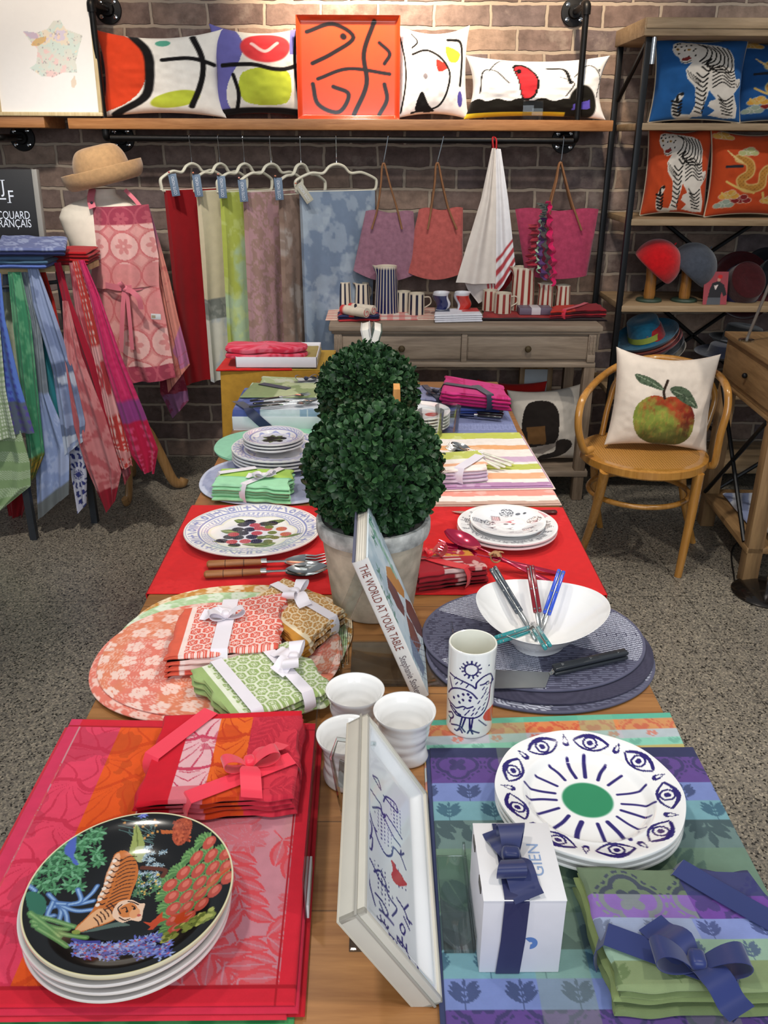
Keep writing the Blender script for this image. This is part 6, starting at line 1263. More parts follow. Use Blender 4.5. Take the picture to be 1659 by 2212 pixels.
for px in (214, 1255):
 X = PY(px, 160, yp)[0]; ups.append(X)
 mb = MB(); mb.tube([(X, yp, zf1-.005), (X, yp, ztop-.03)], r, 14); obj('upright_pipe', mb, IRON, root)
 mb = MB(); mb.tube(cr([(X, yp, ztop-.04), (X, yp, ztop-.012), (X, yp+.02, ztop), (X, yp+.05, ztop)], 5), .019, 14); obj('elbow', mb, IRON, root)
 mb = MB(); mb.tube([(X, yp+.04, ztop), (X, YW-.01, ztop)], r, 14); obj('arm_pipe', mb, IRON, root); flange((X, YW-.0, ztop), root)
 mb = MB(); mb.tube(cr([(X, yp, zf0+.01), (X, yp, zr+.03), (X, yp+.004, zr+.004), (X, yp+.05, zr), (X, YW-.01, zr)], 5), .0155, 14); obj('lower_elbow', mb, IRON, root); flange((X, YW, zr), root)
mb = MB(); mb.tube([(ups[0]+.02, yp, zr), (ups[1]-.01, yp, zr-.004)], r, 14); obj('hanging_rod', mb, IRON, root)
x2 = PY(94, 250, YS)[0]; root = thing('wall_shelf', 'short end of a second honey wood wall shelf under the framed map', 'shelf', (x2-.3, YW-.14, zf0))
mb = MB(); mb.b2((x2-1.2, YS, zf0+.004), (x2, YW-.001, zf1+.006), .004); obj('plank', mb, SHELFW, root)
X = PY(20, 288, 4.3)[0]; X = PY(48, 290, YW)[0]; mb = MB(); mb.tube(cr([(X-.5, yp, zr), (X-.06, yp, zr), (X, yp+.06, zr), (X, YW-.01, zr)], 6), .0145, 14); obj('hanging_rod', mb, IRON, root); flange((X, YW, zr), root)
ya = 4.16; zb = zf1+.007; xr_ = PY(210, 150, ya)[0]; w = .46; h = .62; lean = Rx(-.07)
def FR(x, z, d): return np.array([xr_-w+x, ya, zb])+(lean @ np.array([x*0, d, z]))
root = thing('framed_print', 'pale wood framed print of a pastel coloured map', 'picture', (xr_-w/2, ya, zb)); FW = wood('pale_frame', '#d8c7a0', '#b79f70', 2, 'Z')
for (xa, xb, za, zc) in ((0, w, 0, .016), (0, w, h-.016, h), (0, .016, .016, h-.016), (w-.016, w, .016, h-.016)): mb = MB(); mb.box(FR((xa+xb)/2, (za+zc)/2, .014), (xb-xa, .026, zc-za), lean, .002); obj('frame', mb, FW, root)
MP = lambda pts: [(lambda p: (p[0]-(xr_-w), p[2]-zb))(PY(a/2.514, b/2.514, ya)) for a, b in pts]
def mapart(x, y):
 c = full(x, '#f1efee'); out = MP([(105, 160), (180, 170), (240, 150), (270, 105), (310, 100), (340, 150), (435, 185), (415, 260), (400, 330), (410, 390), (330, 390), (280, 415), (215, 410), (150, 365), (185, 340), (190, 260), (150, 220)])
 m = poly(x, y, out); n = hsh(np.floor(x*130), np.floor(y*150), 2); pr = fbm(x*16, y*16, 5)
 pal = [S(k) for k in ('#ecc9c6', '#d9dcd2', '#cfe0d8', '#eadcc6', '#d6cbe0', '#f0d4c2')]; idx = (np.clip((pr-.2)*9, 0, 5)).astype(int); cc = np.array(pal)[idx]
 cm = c*(1-.85*m[:, None])+cc*.85*m[:, None]; c = np.where(m[:, None] > 0, cm, c)
 c = ov(c, '#d9a860', poly(x, y, MP([(150, 240), (180, 200), (235, 190), (235, 215), (190, 245)]))*.7); c = ov(c, '#b9aed0', poly(x, y, MP([(105, 160), (180, 170), (195, 200), (150, 205)]))*.6)
 c = ov(c, '#8d8590', m*((n > .86) & (fbm(x*260, y*220, 3) > .5))*.55); c = ov(c, '#dcc9b4', poly(x, y, MP([(375, 440), (395, 405), (408, 450), (395, 475), (380, 470)]))*.8)
 e = (np.abs(x-.033) < .0012) | (np.abs(x-(w-.06)) < .0008); return c
U, V = np.meshgrid(np.linspace(.016, w-.016, 150), np.linspace(.016, h-.016, 190), indexing='ij'); P = np.stack([xr_-w+U, 0*U, 0*V], -1)
Q = np.stack([0*U, 0*U+.012, V], -1) @ lean.T; P = np.array([xr_-w, ya, zb])+np.stack([U, 0*U, 0*U], -1)+Q
mb = MB(); mb.grid(P, mapart(U.ravel(), V.ravel()).reshape(P.shape)); obj('print_sheet', mb, mat('glazed_paper', None, .12, coat=.8, noise=.01), root)
def stroke_set(c, u, v, sets, col='#141213'):
 for w_, pts in sets: c = ov(c, col, stroke(u, v, pts, w_))
 return c
def cush1(u, v):
 c = full(u, '#ece6dc'); c = ov(c, '#d94423', (np.hypot((u+1.1)/.95, (v-.15)/1.05) < 1)); c = ov(c, '#bcc63f', el(u, v, .25, -.62, .42, .2, .35)); c = ov(c, '#5aa58c', el(u, v, .1, .75, .12, .1))
 return stroke_set(c, u, v, ((.15, [(-.4, 1.0), (-.12, .4), (-.2, -.5), (-.75, -.98)]), (.10, [(.55, .9), (.75, .1), (.5, -.8)]), (.09, [(.1, .3), (.5, .35), (.95, .2)])))
def cush2(u, v):
 c = full(u, '#e4dfd4'); c = ov(c, '#6a66a8', (u < -.52+.2*np.sin(v*3)).astype(float)); c = ov(c, '#bcc63f', poly(u, v, [(-.35, -.05), (.55, -.02), (.5, -.72), (-.32, -.7)], True)); c = ov(c, '#cf3a3e', el(u, v, .12, .52, .5, .36)); c = ov(c, '#e9dcd6', stroke(u, v, [(-.15, .6), (.1, .42), (.35, .62)], .07)*.8); c = ov(c, '#2f5f2f', (u > .78).astype(float)*(v < .1)); c = ov(c, '#6a66a8', (u > .6).astype(float)*(v > .35))
 return stroke_set(c, u, v, ((.09, [(-.8, .1), (-.2, .12), (.4, .02), (1, .2)]), (.08, [(-.55, -.1), (-.45, -.5), (-.5, -.9)]), (.07, [(.75, .9), (.72, .2), (.8, -.9)]), (.2, [(-1, -.95), (1, -.95)])))
def cush3(u, v):
 c = full(u, '#eeecea'); c = ov(c, '#d8c93a', poly(u, v, [(.3, .55), (.7, .4), (.6, .2), (.38, .22)], True)); c = ov(c, '#c23a30', poly(u, v, [(.05, .25), (.35, .08), (.1, -.02)], True)); c = ov(c, '#141213', poly(u, v, [(-.5, -.9), (-.35, -.45), (-.15, -.75), (.0, -.95)], True)); c = ov(c, '#514a9a', el(u, v, .72, -.6, .08, .18)); c = ov(c, '#8d8488', el(u, v, -.25, -.12, .06, .06))
 return stroke_set(c, u, v, ((.05, [(-.6, .35), (-.2, .45), (.25, .2), (.4, -.2), (.1, -.8), (-.6, -.95)]), (.07, [(.35, .72), (.7, .65), (.78, .3), (.72, -.3)]), (.04, [(-.6, .85), (-.45, .65), (-.6, .5)]), (.05, [(-.98, .9), (-.8, 0), (-.9, -.9)])))
def cush4(u, v):
 c = full(u, '#eceae8'); c = ov(c, '#16140f', ((v < -.42+.04*np.sin(u*20)) & (u < .62)).astype(float)); c = ov(c, '#d8c02e', ((v < -.84) & (u < .4)).astype(float)); c = ov(c, '#16140f', el(u, v, .66, -.5, .22, .55)); c = ov(c, '#5a4fb0', poly(u, v, [(.52, -.55), (.78, -.4), (.76, -.7), (.5, -.75)])); c = ov(c, '#141213', poly(u, v, [(-.36, .68), (-.2, .72), (.0, .3), (-.02, -.3), (-.2, -.42), (-.28, .2)], True)); c = ov(c, '#c32d34', poly(u, v, [(-.33, .62), (-.2, .66), (-.03, .28), (-.05, -.26), (-.19, -.36), (-.26, .2)], True)); c = ov(c, '#141213', el(u, v, -.27, .5, .035, .08))
 return stroke_set(c, u, v, ((.025, [(-.85, -.2), (-.8, .45), (-.6, .5), (-.4, .1)]), (.02, [(-.7, .5), (-.55, .85), (-.4, .9)]), (.05, [(.12, .6), (.35, .55), (.45, .1)]), (.02, [(.3, .3), (.5, .1), (.4, -.3)]), (.02, [(.5, .3), (.7, .7), (.95, .3), (.9, -.3)]), (.03, [(.9, .55), (.91, .5)])))
def shelfcush(px0, px1, pyt, paint, lab, t, yaw, tilt, pinch=.12, yy=4.27, roll=0, seed=0):
 a, b = PY(px0, 200, yy), PY(px1, 200, yy); zt_ = PY((px0+px1)/2, pyt, yy)[2]
 pillow('cushion', lab, (np.array([(a[0]+b[0])/2, yy+.01, zf1+.004])), (b[0]-a[0])*1.04, (zt_-zf1)*1.04, t, paint, Rz(yaw) @ Rx(-tilt) @ Ry(roll), pinch=pinch, sag=.05, seed=seed, group='abstract print cushions on the wall shelf', back='#cf4a2a' if seed < 3 else '#e2dcd4')
shelfcush(214, 482, 74, cush1, 'long cushion with a big orange patch and black brush strokes, beside the framed map', .13, -.08, .1, seed=1)
shelfcush(462, 668, 62, cush2, 'violet, red and lime cushion partly hidden by the orange tray', .14, .05, .12, seed=2)
shelfcush(858, 1014, 62, cush3, 'white cushion with black strokes and a yellow patch, beside the orange tray', .12, .12, .14, seed=3)
shelfcush(1010, 1308, 128, cush4, 'long low white cushion with a red blob and a black base, behind the pipe', .13, -.03, .1, seed=4)
def orangetray(u, v):
 c = full(u, '#cf4622'); return stroke_set(c, u, v, ((.08, [(-.8, .7), (-.3, .85), (.1, .6), (-.3, .3), (-.7, .1)]), (.09, [(.5, .9), (.3, .3), (.35, -.3), (.1, -.9)]), (.07, [(-.6, -.2), (0, .0), (.8, -.1)]), (.08, [(-.7, -.3), (-.6, -.7), (-.2, -.85), (.0, -.5), (-.3, -.35)]), (.07, [(.6, .5), (.8, .3), (.7, .1)]), (.08, [(.7, -.3), (.75, -.6), (.6, -.9)]), (.12, [(-.1, .62), (-.09, .61)])), '#1c1210')
a, b = PY(641, 150, 4.22), PY(864, 150, 4.22); zt_ = PY(750, 30, 4.22)[2]; wd, ht = b[0]-a[0], zt_-zf1
U, V = np.meshgrid(np.linspace(-1, 1, 130), np.linspace(-1, 1, 130), indexing='ij'); e = np.minimum(1-np.abs(U), 1-np.abs(V)); dep = .022*sst(0.0, .09, e); Rl_ = Rx(-.10)
def trp(U, V, D): return np.stack([U*wd/2, D, (V+1)*ht/2], -1).reshape(-1, 3) @ Rl_.T+np.array([(a[0]+b[0])/2, 4.20, zf1+.001])
mb = MB(); P = trp(U, V, dep).reshape(130, 130, 3); mb.grid(P, orangetray(U.ravel(), V.ravel()).reshape(P.shape)); P2 = trp(U[::-1], V, dep[::-1]+.004).reshape(130, 130, 3); mb.grid(P2, S('#c24a28'))
obj('serving_tray', mb, LACQ(), None, 'square glossy orange tray with black brush strokes standing on the wall shelf', 'tray')
p = PY(1152, 242, 4.165); mb = MB(); mb.b2((p[0]-.045, 4.178, zf1+.001), (p[0]+.045, 4.181, zf1+.078), .0008); obj('card_holder', mb, ACRYL(), None, 'small empty clear acrylic card holder on the shelf edge by the low cushion', 'card holder')
HANG = mat('cream_velvet', '#cfcbb8', .7, noise=.06, sheen=.2)
def hanger(px, pyt, pleft, pright, near, label, cl):
 """px,pyt rod point; pleft/pright shoulder tips in pixels"""
 X0 = PY(px, pyt, yp); rodp = np.array([X0[0], yp, zr+r])
 A = PY(*pleft, yp-near); B = PY(*pright, yp+near); M_ = (A+B)/2; neck = np.array([M_[0]*.5+X0[0]*.5, yp, zr-.105])
 d = uvec((B-A)*[1, 1, 0]); hw = np.linalg.norm((B-A)[:2])/2; zl = (A[2]+B[2])/2
 root = thing('clothes_hanger', label, 'hanger', (neck[0], yp, zr), 'cream hangers on the pipe rod')
 q = lambda s, z: np.array([neck[0], yp, 0])+d*s*hw+np.array([0, 0, z])
 top = neck[2]; sh = cr([q(-.98, zl-.012), q(-1.0, zl+.018), q(-.93, zl+.034), q(-.62, zl+.058), q(-.34, top*.6+zl*.4), q(-.18, top-.010), q(0, top), q(.18, top-.010), q(.34, top*.6+zl*.4), q(.62, zl+.058), q(.93, zl+.034), q(1.0, zl+.018), q(.98, zl-.012), q(.9, zl-.022)], 5)
 sh = np.vstack([cr([q(.9, zl-.022), q(0, zl-.024), q(-.9, zl-.022), q(-.98, zl-.012)], 4)[:-1], sh]); mb = MB(); mb.tube(sh, .0072, 8, flat=(.9, 1.15), up=(0, 0, 1)); obj('shoulder_bar', mb, HANG, root)
 a_ = np.linspace(-.3, 3.6, 16); hk = np.array([[0, -math.cos(t)*(r+.004), math.sin(t)*(r+.004)] for t in a_[::-1]])+np.array([neck[0], yp, zr]); hk = np.vstack([hk, [[neck[0], yp, top+.03], [neck[0], yp, top]]]); mb = MB(); mb.tube(cr(hk, 2), .0018, 6); obj('hook', mb, CHROME(), root)
 return q, zl, d, hw
HB_ = [((425, 300), (333, 405), (470, 392), .13), ((486, 300), (405, 408), (520, 395), .14), ((544, 302), (451, 408), (570, 398), .14), ((597, 303), (505, 405), (640, 400), .14), ((664, 303), (582, 415), (688, 402), .14), ((724, 303), (640, 400), (815, 405), .10)]
grey = lambda x, y, W, H: ov(ov(full(x, '#8795a6'), '#6f7f95', sst(.48, .54, fbm(x*16, y*16, 3))), '#a3afba', sst(.52, .6, fbm(x*9+5, y*9, 7))*.6)
def creamband(x, y, W, H):
 v = y/H; c = full(x, '#cdc2a4'); c = ov(c, '#8f918a', ((v > .545) & (v < .66))); c = ov(c, '#6d716c', ((v > .545) & (v < .66))*(fbm(x*40, y*40, 5) > .5)*.7); k = (v >= .66); c = ov(c, '#cfccc0', k); return ov(c, '#a9b2bc', k*sst(.45, .6, fbm(x*12, y*12, 3))*.7)
pinkd = lambda x, y, W, H: ov(dmk('#b08a8e', '#94786c', 4, 30, .5)(x, y, W, H), '#9a8072', ((np.abs(np.hypot((x % .07)-.035, (y % .09)-.045)-.018) < .004)*.8))
taupe = lambda x, y, W, H: ov(ov(full(x, '#8a7468'), '#a39a94', sst(.5, .62, fbm(x*12, y*9, 5))*.8), '#6f5a4e', sst(.52, .6, fbm(x*30, y*30, 8))*.5)
lime = lambda x, y, W, H: ov(ov(full(x, '#a9b552'), '#a8bf9c', sst(.45, .6, fbm(x*10, y*8, 3))), '#c2cf8a', sst(.55, .62, fbm(x*34, y*30, 6))*.5)
red_ = plainmat('#8c1018')
CL = [(red_, 828, 'plain dark red tablecloth hanging on the hanger nearest the dress form', .14), (creamband, 822, 'cream tablecloth with a grey leaf band hanging from a hanger', .10), (lime, 800, 'lime green tablecloth hanging between the cream and pink ones', .12), (pinkd, 790, 'dusty pink floral tablecloth hanging from the fourth hanger', .16), (taupe, 770, 'taupe mottled tablecloth hanging between the pink and blue grey ones', .14), (grey, 775, 'blue grey leaf pattern tablecloth hanging widest, beside the mauve tote', .30)]
TAGC = ['#5f7186']*5+['#a8a596']
for k, ((rx_, ry_), lft, rgt, near) in enumerate(HB_):
 q, zl, d, hw = hanger(rx_, ry_, lft, rgt, near, ('cream hanger holding the dark red tablecloth', 'cream hanger holding the cream tablecloth', 'cream hanger holding the lime green tablecloth', 'cream hanger holding the dusty pink tablecloth', 'cream hanger holding the taupe tablecloth', 'cream hanger holding the blue grey tablecloth')[k], None)
 paint, yb, lab, _ = CL[k]; zb_ = PY(500, yb, yp-near*.6)[2]
 n1, n2 = (90, 110); u = np.linspace(-.90, .93, n1); t = np.linspace(0, 1, n2); Ug, Tg = np.meshgrid(u, t, indexing='ij'); nr = np.array([d[1], -d[0], 0]); nr = nr if nr[1] < 0 else -nr
 z = (zl-.020)*(1-Tg)+zb_*Tg; wv = .012*Tg*np.sin(Ug*5+k*1.3)+.004*np.sin(Ug*13+k)*Tg
 base = np.array([q(0, 0)[0], yp, 0]); P = base+np.multiply.outer(Ug*hw*(1-.03*Tg), d)+np.multiply.outer(.007+.012*np.sin(PI*np.minimum(Tg*1.5+.15, 1))+wv, nr); P[..., 2] = z
 Q = base+np.multiply.outer(Ug*hw*(1-.03*Tg), d)+np.multiply.outer(-.007-.010*Tg+wv, nr); Q[..., 2] = z+.004
 W_, H_ = hw*1.8, zl-zb_; c1 = paint(((Ug+.9)*hw).ravel(), (Tg*H_).ravel(), W_, H_).reshape(P.shape)
 mb = MB(); mb.grid(np.vstack([P, Q[::-1]]), np.vstack([c1, c1[::-1]]), cu=True); obj('tablecloth', mb, COTTON(), None, lab, 'tablecloth', 'tablecloths on hangers')
 tp_ = PY((372, 424, 478, 523, 601, 645)[k]-6, (374, 375, 378, 386, 382, 398)[k], yp-near-.03); rt_ = Ry((-.12, -.08, -.04, -.06, -.05, -.6)[k])
 root = thing('swing_tag', 'slate label tag ' + ('on red ribbon at the dark red tablecloth', 'at the cream tablecloth', 'at the lime green tablecloth', 'with a peach bow at the dusty pink tablecloth', 'at the taupe tablecloth', 'in pale grey, tilted across the blue grey tablecloth')[k], 'tag', tp_, 'label tags on the hangers')
 mb = MB(); c_ = tp_+rt_ @ np.array([.01, 0, -.050]); mb.box(c_, (.036, .002, .092), rt_, .0006, col=S(TAGC[k])); obj('card', mb, PRINT(), root)
 mb = MB(); put_text(mb, 'COTE NORD', c_+rt_ @ np.array([.006, -.001, -.040]), rt_ @ np.array([0, 0, 1.]), rt_ @ np.array([-1., 0, 0]), .018, '#c9ced6', 'LEFT', .0006, sx=.72); obj('lettering', mb, PRINT(), root)
 col_ = S(('#b01828', '#b86a48', '#c87a68', '#d89080', '#b86a48', '#c8785c')[k]); mb = MB(); bow(mb, tp_+[0, -.004, .004], .2, .022, .016, col_, up=(0, -1, 0), tails=((.1, 1.9) if k in (0, 4) else (.5, 1.3), (-2.0, 2.0)), loops=k in (2, 3, 5), tilt=.3); obj('ribbon', mb, SATIN(), root)
def felt(c): return mat('felt_'+c.strip('#'), c, .95, spec=.15, sheen=.3, noise=.16, nscale=50, bump=.6, bscale=130)
LEATH = mat('brown_leather', '#7d5536', .55, noise=.15)
def s_hook(px, py1, py2, dx, lab):
 A = PY(px, py1, yp); top = np.array([A[0], yp-.004, zr+r+.003]); B = PY(px+dx, py2, yp-.01)
 root = None; pts = [top+[0, .016, -.012], top+[0, .006, .001], top+[0, -.012, -.008], (top+B)/2+[0, -.012, 0], B+[0, -.008, .01], B+[0, 0, -.004], B+[0, .008, .006]]
 mb = MB(); mb.tube(cr(pts, 6), .0024, 8); obj('s_hook', mb, CHROME(), None, lab, 'hook', 'steel hooks on the pipe rod'); return B
def tote(poly4, ysag, col, hk, lab, hx, front=.05):
 TL, TR, BR, BL = [PY(a, b, yp) for a, b in poly4]; c = (BL+BR)/2
 root = thing('tote_bag', lab, 'bag', (c[0], yp, c[2]), 'felt tote bags on the rod')
 n = 40; u = np.linspace(0, 1, n); v = np.linspace(0, 1, n); Ug, Vg = np.meshgrid(u, v, indexing='ij')
 base = bil([TL, TR, BR, BL], Ug, Vg); e = (4*Ug*(1-Ug))
 base[..., 2] -= ysag*np.sin(PI*Ug)*Vg**3
 base[..., 2] += .006*np.sin(Ug*9)*(1-Vg)**4
 F_ = base.copy(); F_[..., 1] -= front*np.sqrt(e)*(.35+.65*Vg)+.006*(fbm(Ug*4, Vg*4, 3)-.5)*2; K_ = base.copy(); K_[..., 1] += front*.8*np.sqrt(e)*(.35+.65*Vg)
 mb = MB(); mb.grid(np.vstack([F_, K_[::-1]]), None, cu=True); L_ = list(range(n-1, n*n, n)); lp = [i*n+n-1 for i in range(2*n)]; mb.F.append(np.array([lp])); mb.MI.append(np.array([0])); obj('body', mb, felt(col), root)
 for s in (-1, 1):
  yk = -front*.9 if s < 0 else front*.6
  a_ = PY(hx[0], hx[2], yp)+[0, yk, 0]; b_ = PY(hx[1], hx[2], yp)+[0, yk, 0]; h_ = hk+[0, s*.006, 0]
  a2, b2 = PY(hx[3], hx[4], yp)+[0, yk*.6, 0], PY(hx[5], hx[4], yp)+[0, yk*.6, 0]
  mb = MB(); mb.tube(cr([a_, a2, a2*.45+h_*.55, h_+[-.008, 0, -.015], h_+[0, 0, .002], h_+[.008, 0, -.015], b2*.45+h_*.55, b2, b_], 6), .0046, 8); obj('handle', mb, LEATH, root)
B1_ = s_hook(838, 306, 354, -9, 'steel hook holding the mauve tote bag')
tote(((790, 456), (893, 458), (902, 590), (763, 584)), .04, '#8a6272', B1_, 'mauve felt tote bag hanging beside the blue grey tablecloth', (803, 868, 494, 815, 452, 858), .035)
B2_ = s_hook(957, 306, 353, -12, 'steel hook holding the coral tote bag')
tote(((905, 452), (1000, 450), (1000, 588), (876, 586)), .03, '#a85550', B2_, 'coral red felt tote bag hanging next to the white tea towel', (923, 985, 494, 931, 450, 968))
B3_ = s_hook(1216, 306, 352, -5, 'steel hook holding the raspberry tote bag')
tote(((1113, 452), (1293, 453), (1268, 594), (1135, 594)), .012, '#a03a58', B3_, 'raspberry pink felt tote bag with ruffled scarves hung in front', (1180, 1252, 496, 1188, 440, 1234))
root = thing('felt_scarf', 'bundle of ruffled felt scarves hanging in front of the raspberry bag', 'scarf', PY(1180, 600, yp-.09))
for k, (px_, t0, b0, col, w_) in enumerate(((1150, 485, 580, '#a02c3c', .05), (1163, 470, 590, '#a8c8a8', .014), (1170, 468, 605, '#5a3a6a', .03), (1179, 440, 600, '#4f4a48', .024), (1190, 435, 618, '#c8205a', .028), (1172, 440, 470, '#5f6a60', .03))):
 A, B = PY(px_, t0, yp-.085-.006*k), PY(px_+2, b0, yp-.085-.006*k); t = np.linspace(0, 1, 60); path = A+(B-A)*t[:, None]; path[:, 0] += .006*np.sin(t*50+k)+.01*np.sin(t*5+k); path[:, 1] += .008*np.cos(t*44+k)
 sd = np.stack([np.ones(60), .8*np.sin(t*40+k), 0*t], 1); mb = MB(); strip(mb, path, (0, -1, 0), w_*(.8+.3*np.sin(t*37)), .003, side=sd); obj('strand', mb, felt(col), root)
root = thing('tea_towel', 'white tea towel with red end stripes hanging from the pipe rod', 'tea towel', PY(1065, 640, yp)); TTL = lambda x, y, W, H: full(x, '#dcd4cc')
mb = MB(); drape(mb, [((1063, 320), (1071, 320)), ((1040, 430), (1072, 440)), ((985, 611), (1072, 614))], yp-.05, 1.2, .016, TTL, 50, 60, ph=1); obj('front_fold', mb, COTTON(), root)
def stripedge(x, y, W, H): c = full(x, '#e6e6ea'); s = y+.9*(W-x)*0-(.62*(1-x/W)*.18); v = (y/H); e = v; return ov(c, '#b5484e', ((e > .80) & (e < .835)) | ((e > .87) & (e < .905)) | ((e > .94) & (e < .975)))
mb = MB(); drape(mb, [((1068, 320), (1082, 322)), ((1070, 440), (1098, 430)), ((1070, 640), (1114, 572))], yp-.03, 1.0, .012, stripedge, 50, 80, ph=2); obj('striped_fold', mb, COTTON(), root)
mb = MB(); drape(mb, [((1000, 600), (1075, 590)), ((1010, 625), (1075, 622)), ((1034, 656), (1062, 640))], yp-.015, 1.2, .008, lambda x, y, W, H: ov(full(x, '#d8cec8'), '#b5484e', (x/W > .62) & (np.floor(x/W*18) % 2 == 0)), 40, 24); obj('back_fold', mb, COTTON(), root)
mb = MB(); mb.tube(cr([PY(1066, 322, yp-.03), PY(1064, 302, yp-.02), PY(1066, 296, yp), PY(1072, 302, yp-.02), PY(1072, 322, yp-.03)], 5), .004, 8); obj('hanging_loop', mb, mat('red_tape', '#a01820', .8), root)
mb = MB(); drape(mb, [((1062, 308), (1074, 308)), ((1052, 420), (1090, 440)), ((1075, 640), (1112, 600))], yp+.03, 1.5, .01, lambda x, y, W, H: full(x, '#8c1a20'), 30, 40); obj('tea_towel', mb, COTTON(), None, 'dark red tea towel hanging behind the white one', 'tea towel')
GREYW = wood('limed_wood', '#9c8b78', '#6f5f50', 1.0, 'X', .6); GREYWZ = wood('limed_wood_leg', '#8b7864', '#5f4e3e', 1.0, 'Z', .6)
yc0, yc1 = 3.82, 4.30; ZC = PY(1000, 703, yc0)[2]; xc0, xc1 = PY(710, 705, yc0)[0], PY(1303, 705, yc0)[0]
root = thing('console_table', 'greyish limed wood console table with two drawers against the brick wall', 'table', ((xc0+xc1)/2, 4.06, 0))
zc = lambda py: PY(1000, py, yc0)[2]
mb = MB(); mb.b2((xc0, yc0-.01, zc(716)), (xc1, yc1, ZC), .006); mb.b2((xc0+.012, yc0, zc(722)), (xc1-.012, yc1-.01, zc(716)), .003); obj('table_top', mb, GREYW, root)
za, zb = zc(722), zc(790); xi0, xi1 = xc0+.022, xc1-.022
mb = MB(); mb.b2((xi0, yc0+.02, zc(784)), (xi1, yc1-.02, za)); obj('apron', mb, GREYW, root)
mb = MB(); mb.b2((xi0-.006, yc0+.002, zc(794)), (xi1+.006, yc1-.02, zc(783)), .004); obj('lower_moulding', mb, GREYW, root)
xm = PY(1003, 750, yc0)[0]; st = .034
for (a, b) in ((xi0+.036, xm-.014), (xm+.014, xi1-.036)):
 mb = MB(); zA, zB = zc(778), zc(727); mb.b2((a, yc0+.010, zA), (b, yc0+.03, zB), .003); mb.b2((a+.004, yc0+.006, zA+.004), (b-.004, yc0+.012, zB-.004), .003); dr = obj('drawer', mb, GREYW, root)
 mb = MB(); kx = (a+b)/2; mb.lathe([(0, 0), (.008, 0), (.006, .008), (.014, .014), (.015, .020), (.010, .026), (0, .027)], 20, (kx, yc0+.007, (zA+zB)/2), Rx(PI/2)); obj('knob', mb, mat('dark_brass', '#5a4c36', .4, metal=.7), dr)
for x in (xi0+.018, xm, xi1-.018):
 mb = MB(); w = .036 if x != xm else .026; mb.b2((x-w/2, yc0+.004, zc(783)), (x+w/2, yc0+.03, za), .003)
 if x != xm:
  for q in (-.008, .008): mb.b2((x+q-.004, yc0-.001, zc(764)), (x+q+.004, yc0+.006, za-.006), .002)
  mb.b2((x-w/2, yc0-.002, zc(783)), (x+w/2, yc0+.01, zc(767)), .003)
 obj('stile', mb, GREYW, root)
zsh = PZ(1250, 1025, .0)[2]; zs_ = PY(1250, 1018, yc0)[2]
for x in (xi0+.018, xi1-.018):
 for y in (yc0+.03, yc1-.05): mb = MB(); mb.b2((x-.025, y-.025, 0), (x+.025, y+.025, zc(790)), .004); obj('leg', mb, GREYWZ, root)
mb = MB(); mb.b2((xc0, yc0, zs_-.03), (xc1, yc1-.02, zs_), .005); obj('lower_shelf', mb, GREYW, root)
OF = lambda c: mat('felted_'+c.strip('#'), c, .9, noise=.1)
def hatprint(u, v):
 c = full(u, '#c9c0b4'); c = ov(c, '#211b18', poly(u, v, [(-.75, .1), (-.55, .62), (0, .66), (.25, .3), (.15, -.45), (-.3, -.55), (-.7, -.4)], True)); c = ov(c, '#6a4a28', poly(u, v, [(-.62, .02), (-.12, .02), (-.14, -.46), (-.6, -.42)])*.9)
 c = ov(c, '#8a8078', poly(u, v, [(-.5, -.52), (.1, -.45), (.2, -.3), (.2, -.5), (-.2, -.75), (-.5, -.7)])); c = ov(c, '#2a2320', poly(u, v, [(.15, -.4), (.5, -.4), (.58, -.6), (.2, -.9), (-.3, -.98), (-.25, -.8), (.1, -.7)], True)); return c
yu = 3.95; a, b = PY(1115, 900, yu), PY(1240, 900, yu); zz = zs_+.002
pillow('cushion', 'grey beige cushion with a dark hat print on the console table lower shelf', (PY(1180, 1020, yu)[0], yu-.02, zz), .37, .37, .13, hatprint, Rz(.10) @ Rx(-.22) @ Ry(-.06), back='#b8b0a4', pinch=.12, seed=7)
pillow('cushion', 'dark red cushion behind the hat print cushion', (PY(1096, 1010, yu+.1)[0], yu+.10, zz), .34, .37, .12, lambda u, v: full(u, '#a01c18'), Rz(-.1) @ Rx(-.2), back='#7a1412', seed=8)
root = thing('framed_print', 'small pale framed panel standing under the console table', 'picture', (PY(1157, 830, 4.22)[0], 4.22, zz)); x_ = PY(1157, 830, 4.22)[0]; zt_ = PY(1157, 797, 4.22)[2]
mb = MB(); mb.b2((x_-.06, 4.215, zz+.03), (x_+.055, 4.22, zt_), col=S('#b9c0c4')); obj('print_sheet', mb, PRINT(), root)
for lo, hi in (((x_-.085, 4.21, zz), (x_-.06, 4.24, zt_+.02)), ((x_+.055, 4.21, zz), (x_+.08, 4.24, zt_+.02)), ((x_-.06, 4.21, zz), (x_+.055, 4.24, zz+.03)), ((x_-.06, 4.21, zt_), (x_+.055, 4.24, zt_+.02))): mb = MB(); mb.b2(lo, hi, .002); obj('frame', mb, wood('oak_frame', '#9a7a50', '#6f5433', 1, 'Z'), root)
CZ = lambda px, py, h=0: PZ(px, py, ZC+h)
def gingham(x, y, W, H):
 u, v = x/W, y/H; c = full(x, '#e2d3c8'); a = np.floor(u*18) % 2 == 0; b = np.floor(v*6) % 2 == 0; c = ov(c, '#c8514e', a*.45); c = ov(c, '#c8514e', b*.45); k = (u < .16) | (u > .84); c = ov(c, '#e0c9b4', k*.8); return ov(c, '#b8383c', k*(np.abs((v*9) % 1-.5) < .12)); 
q = [CZ(712, 664, .006), CZ(938, 664, .006), CZ(941, 689, .006), CZ(704, 690, .006)]
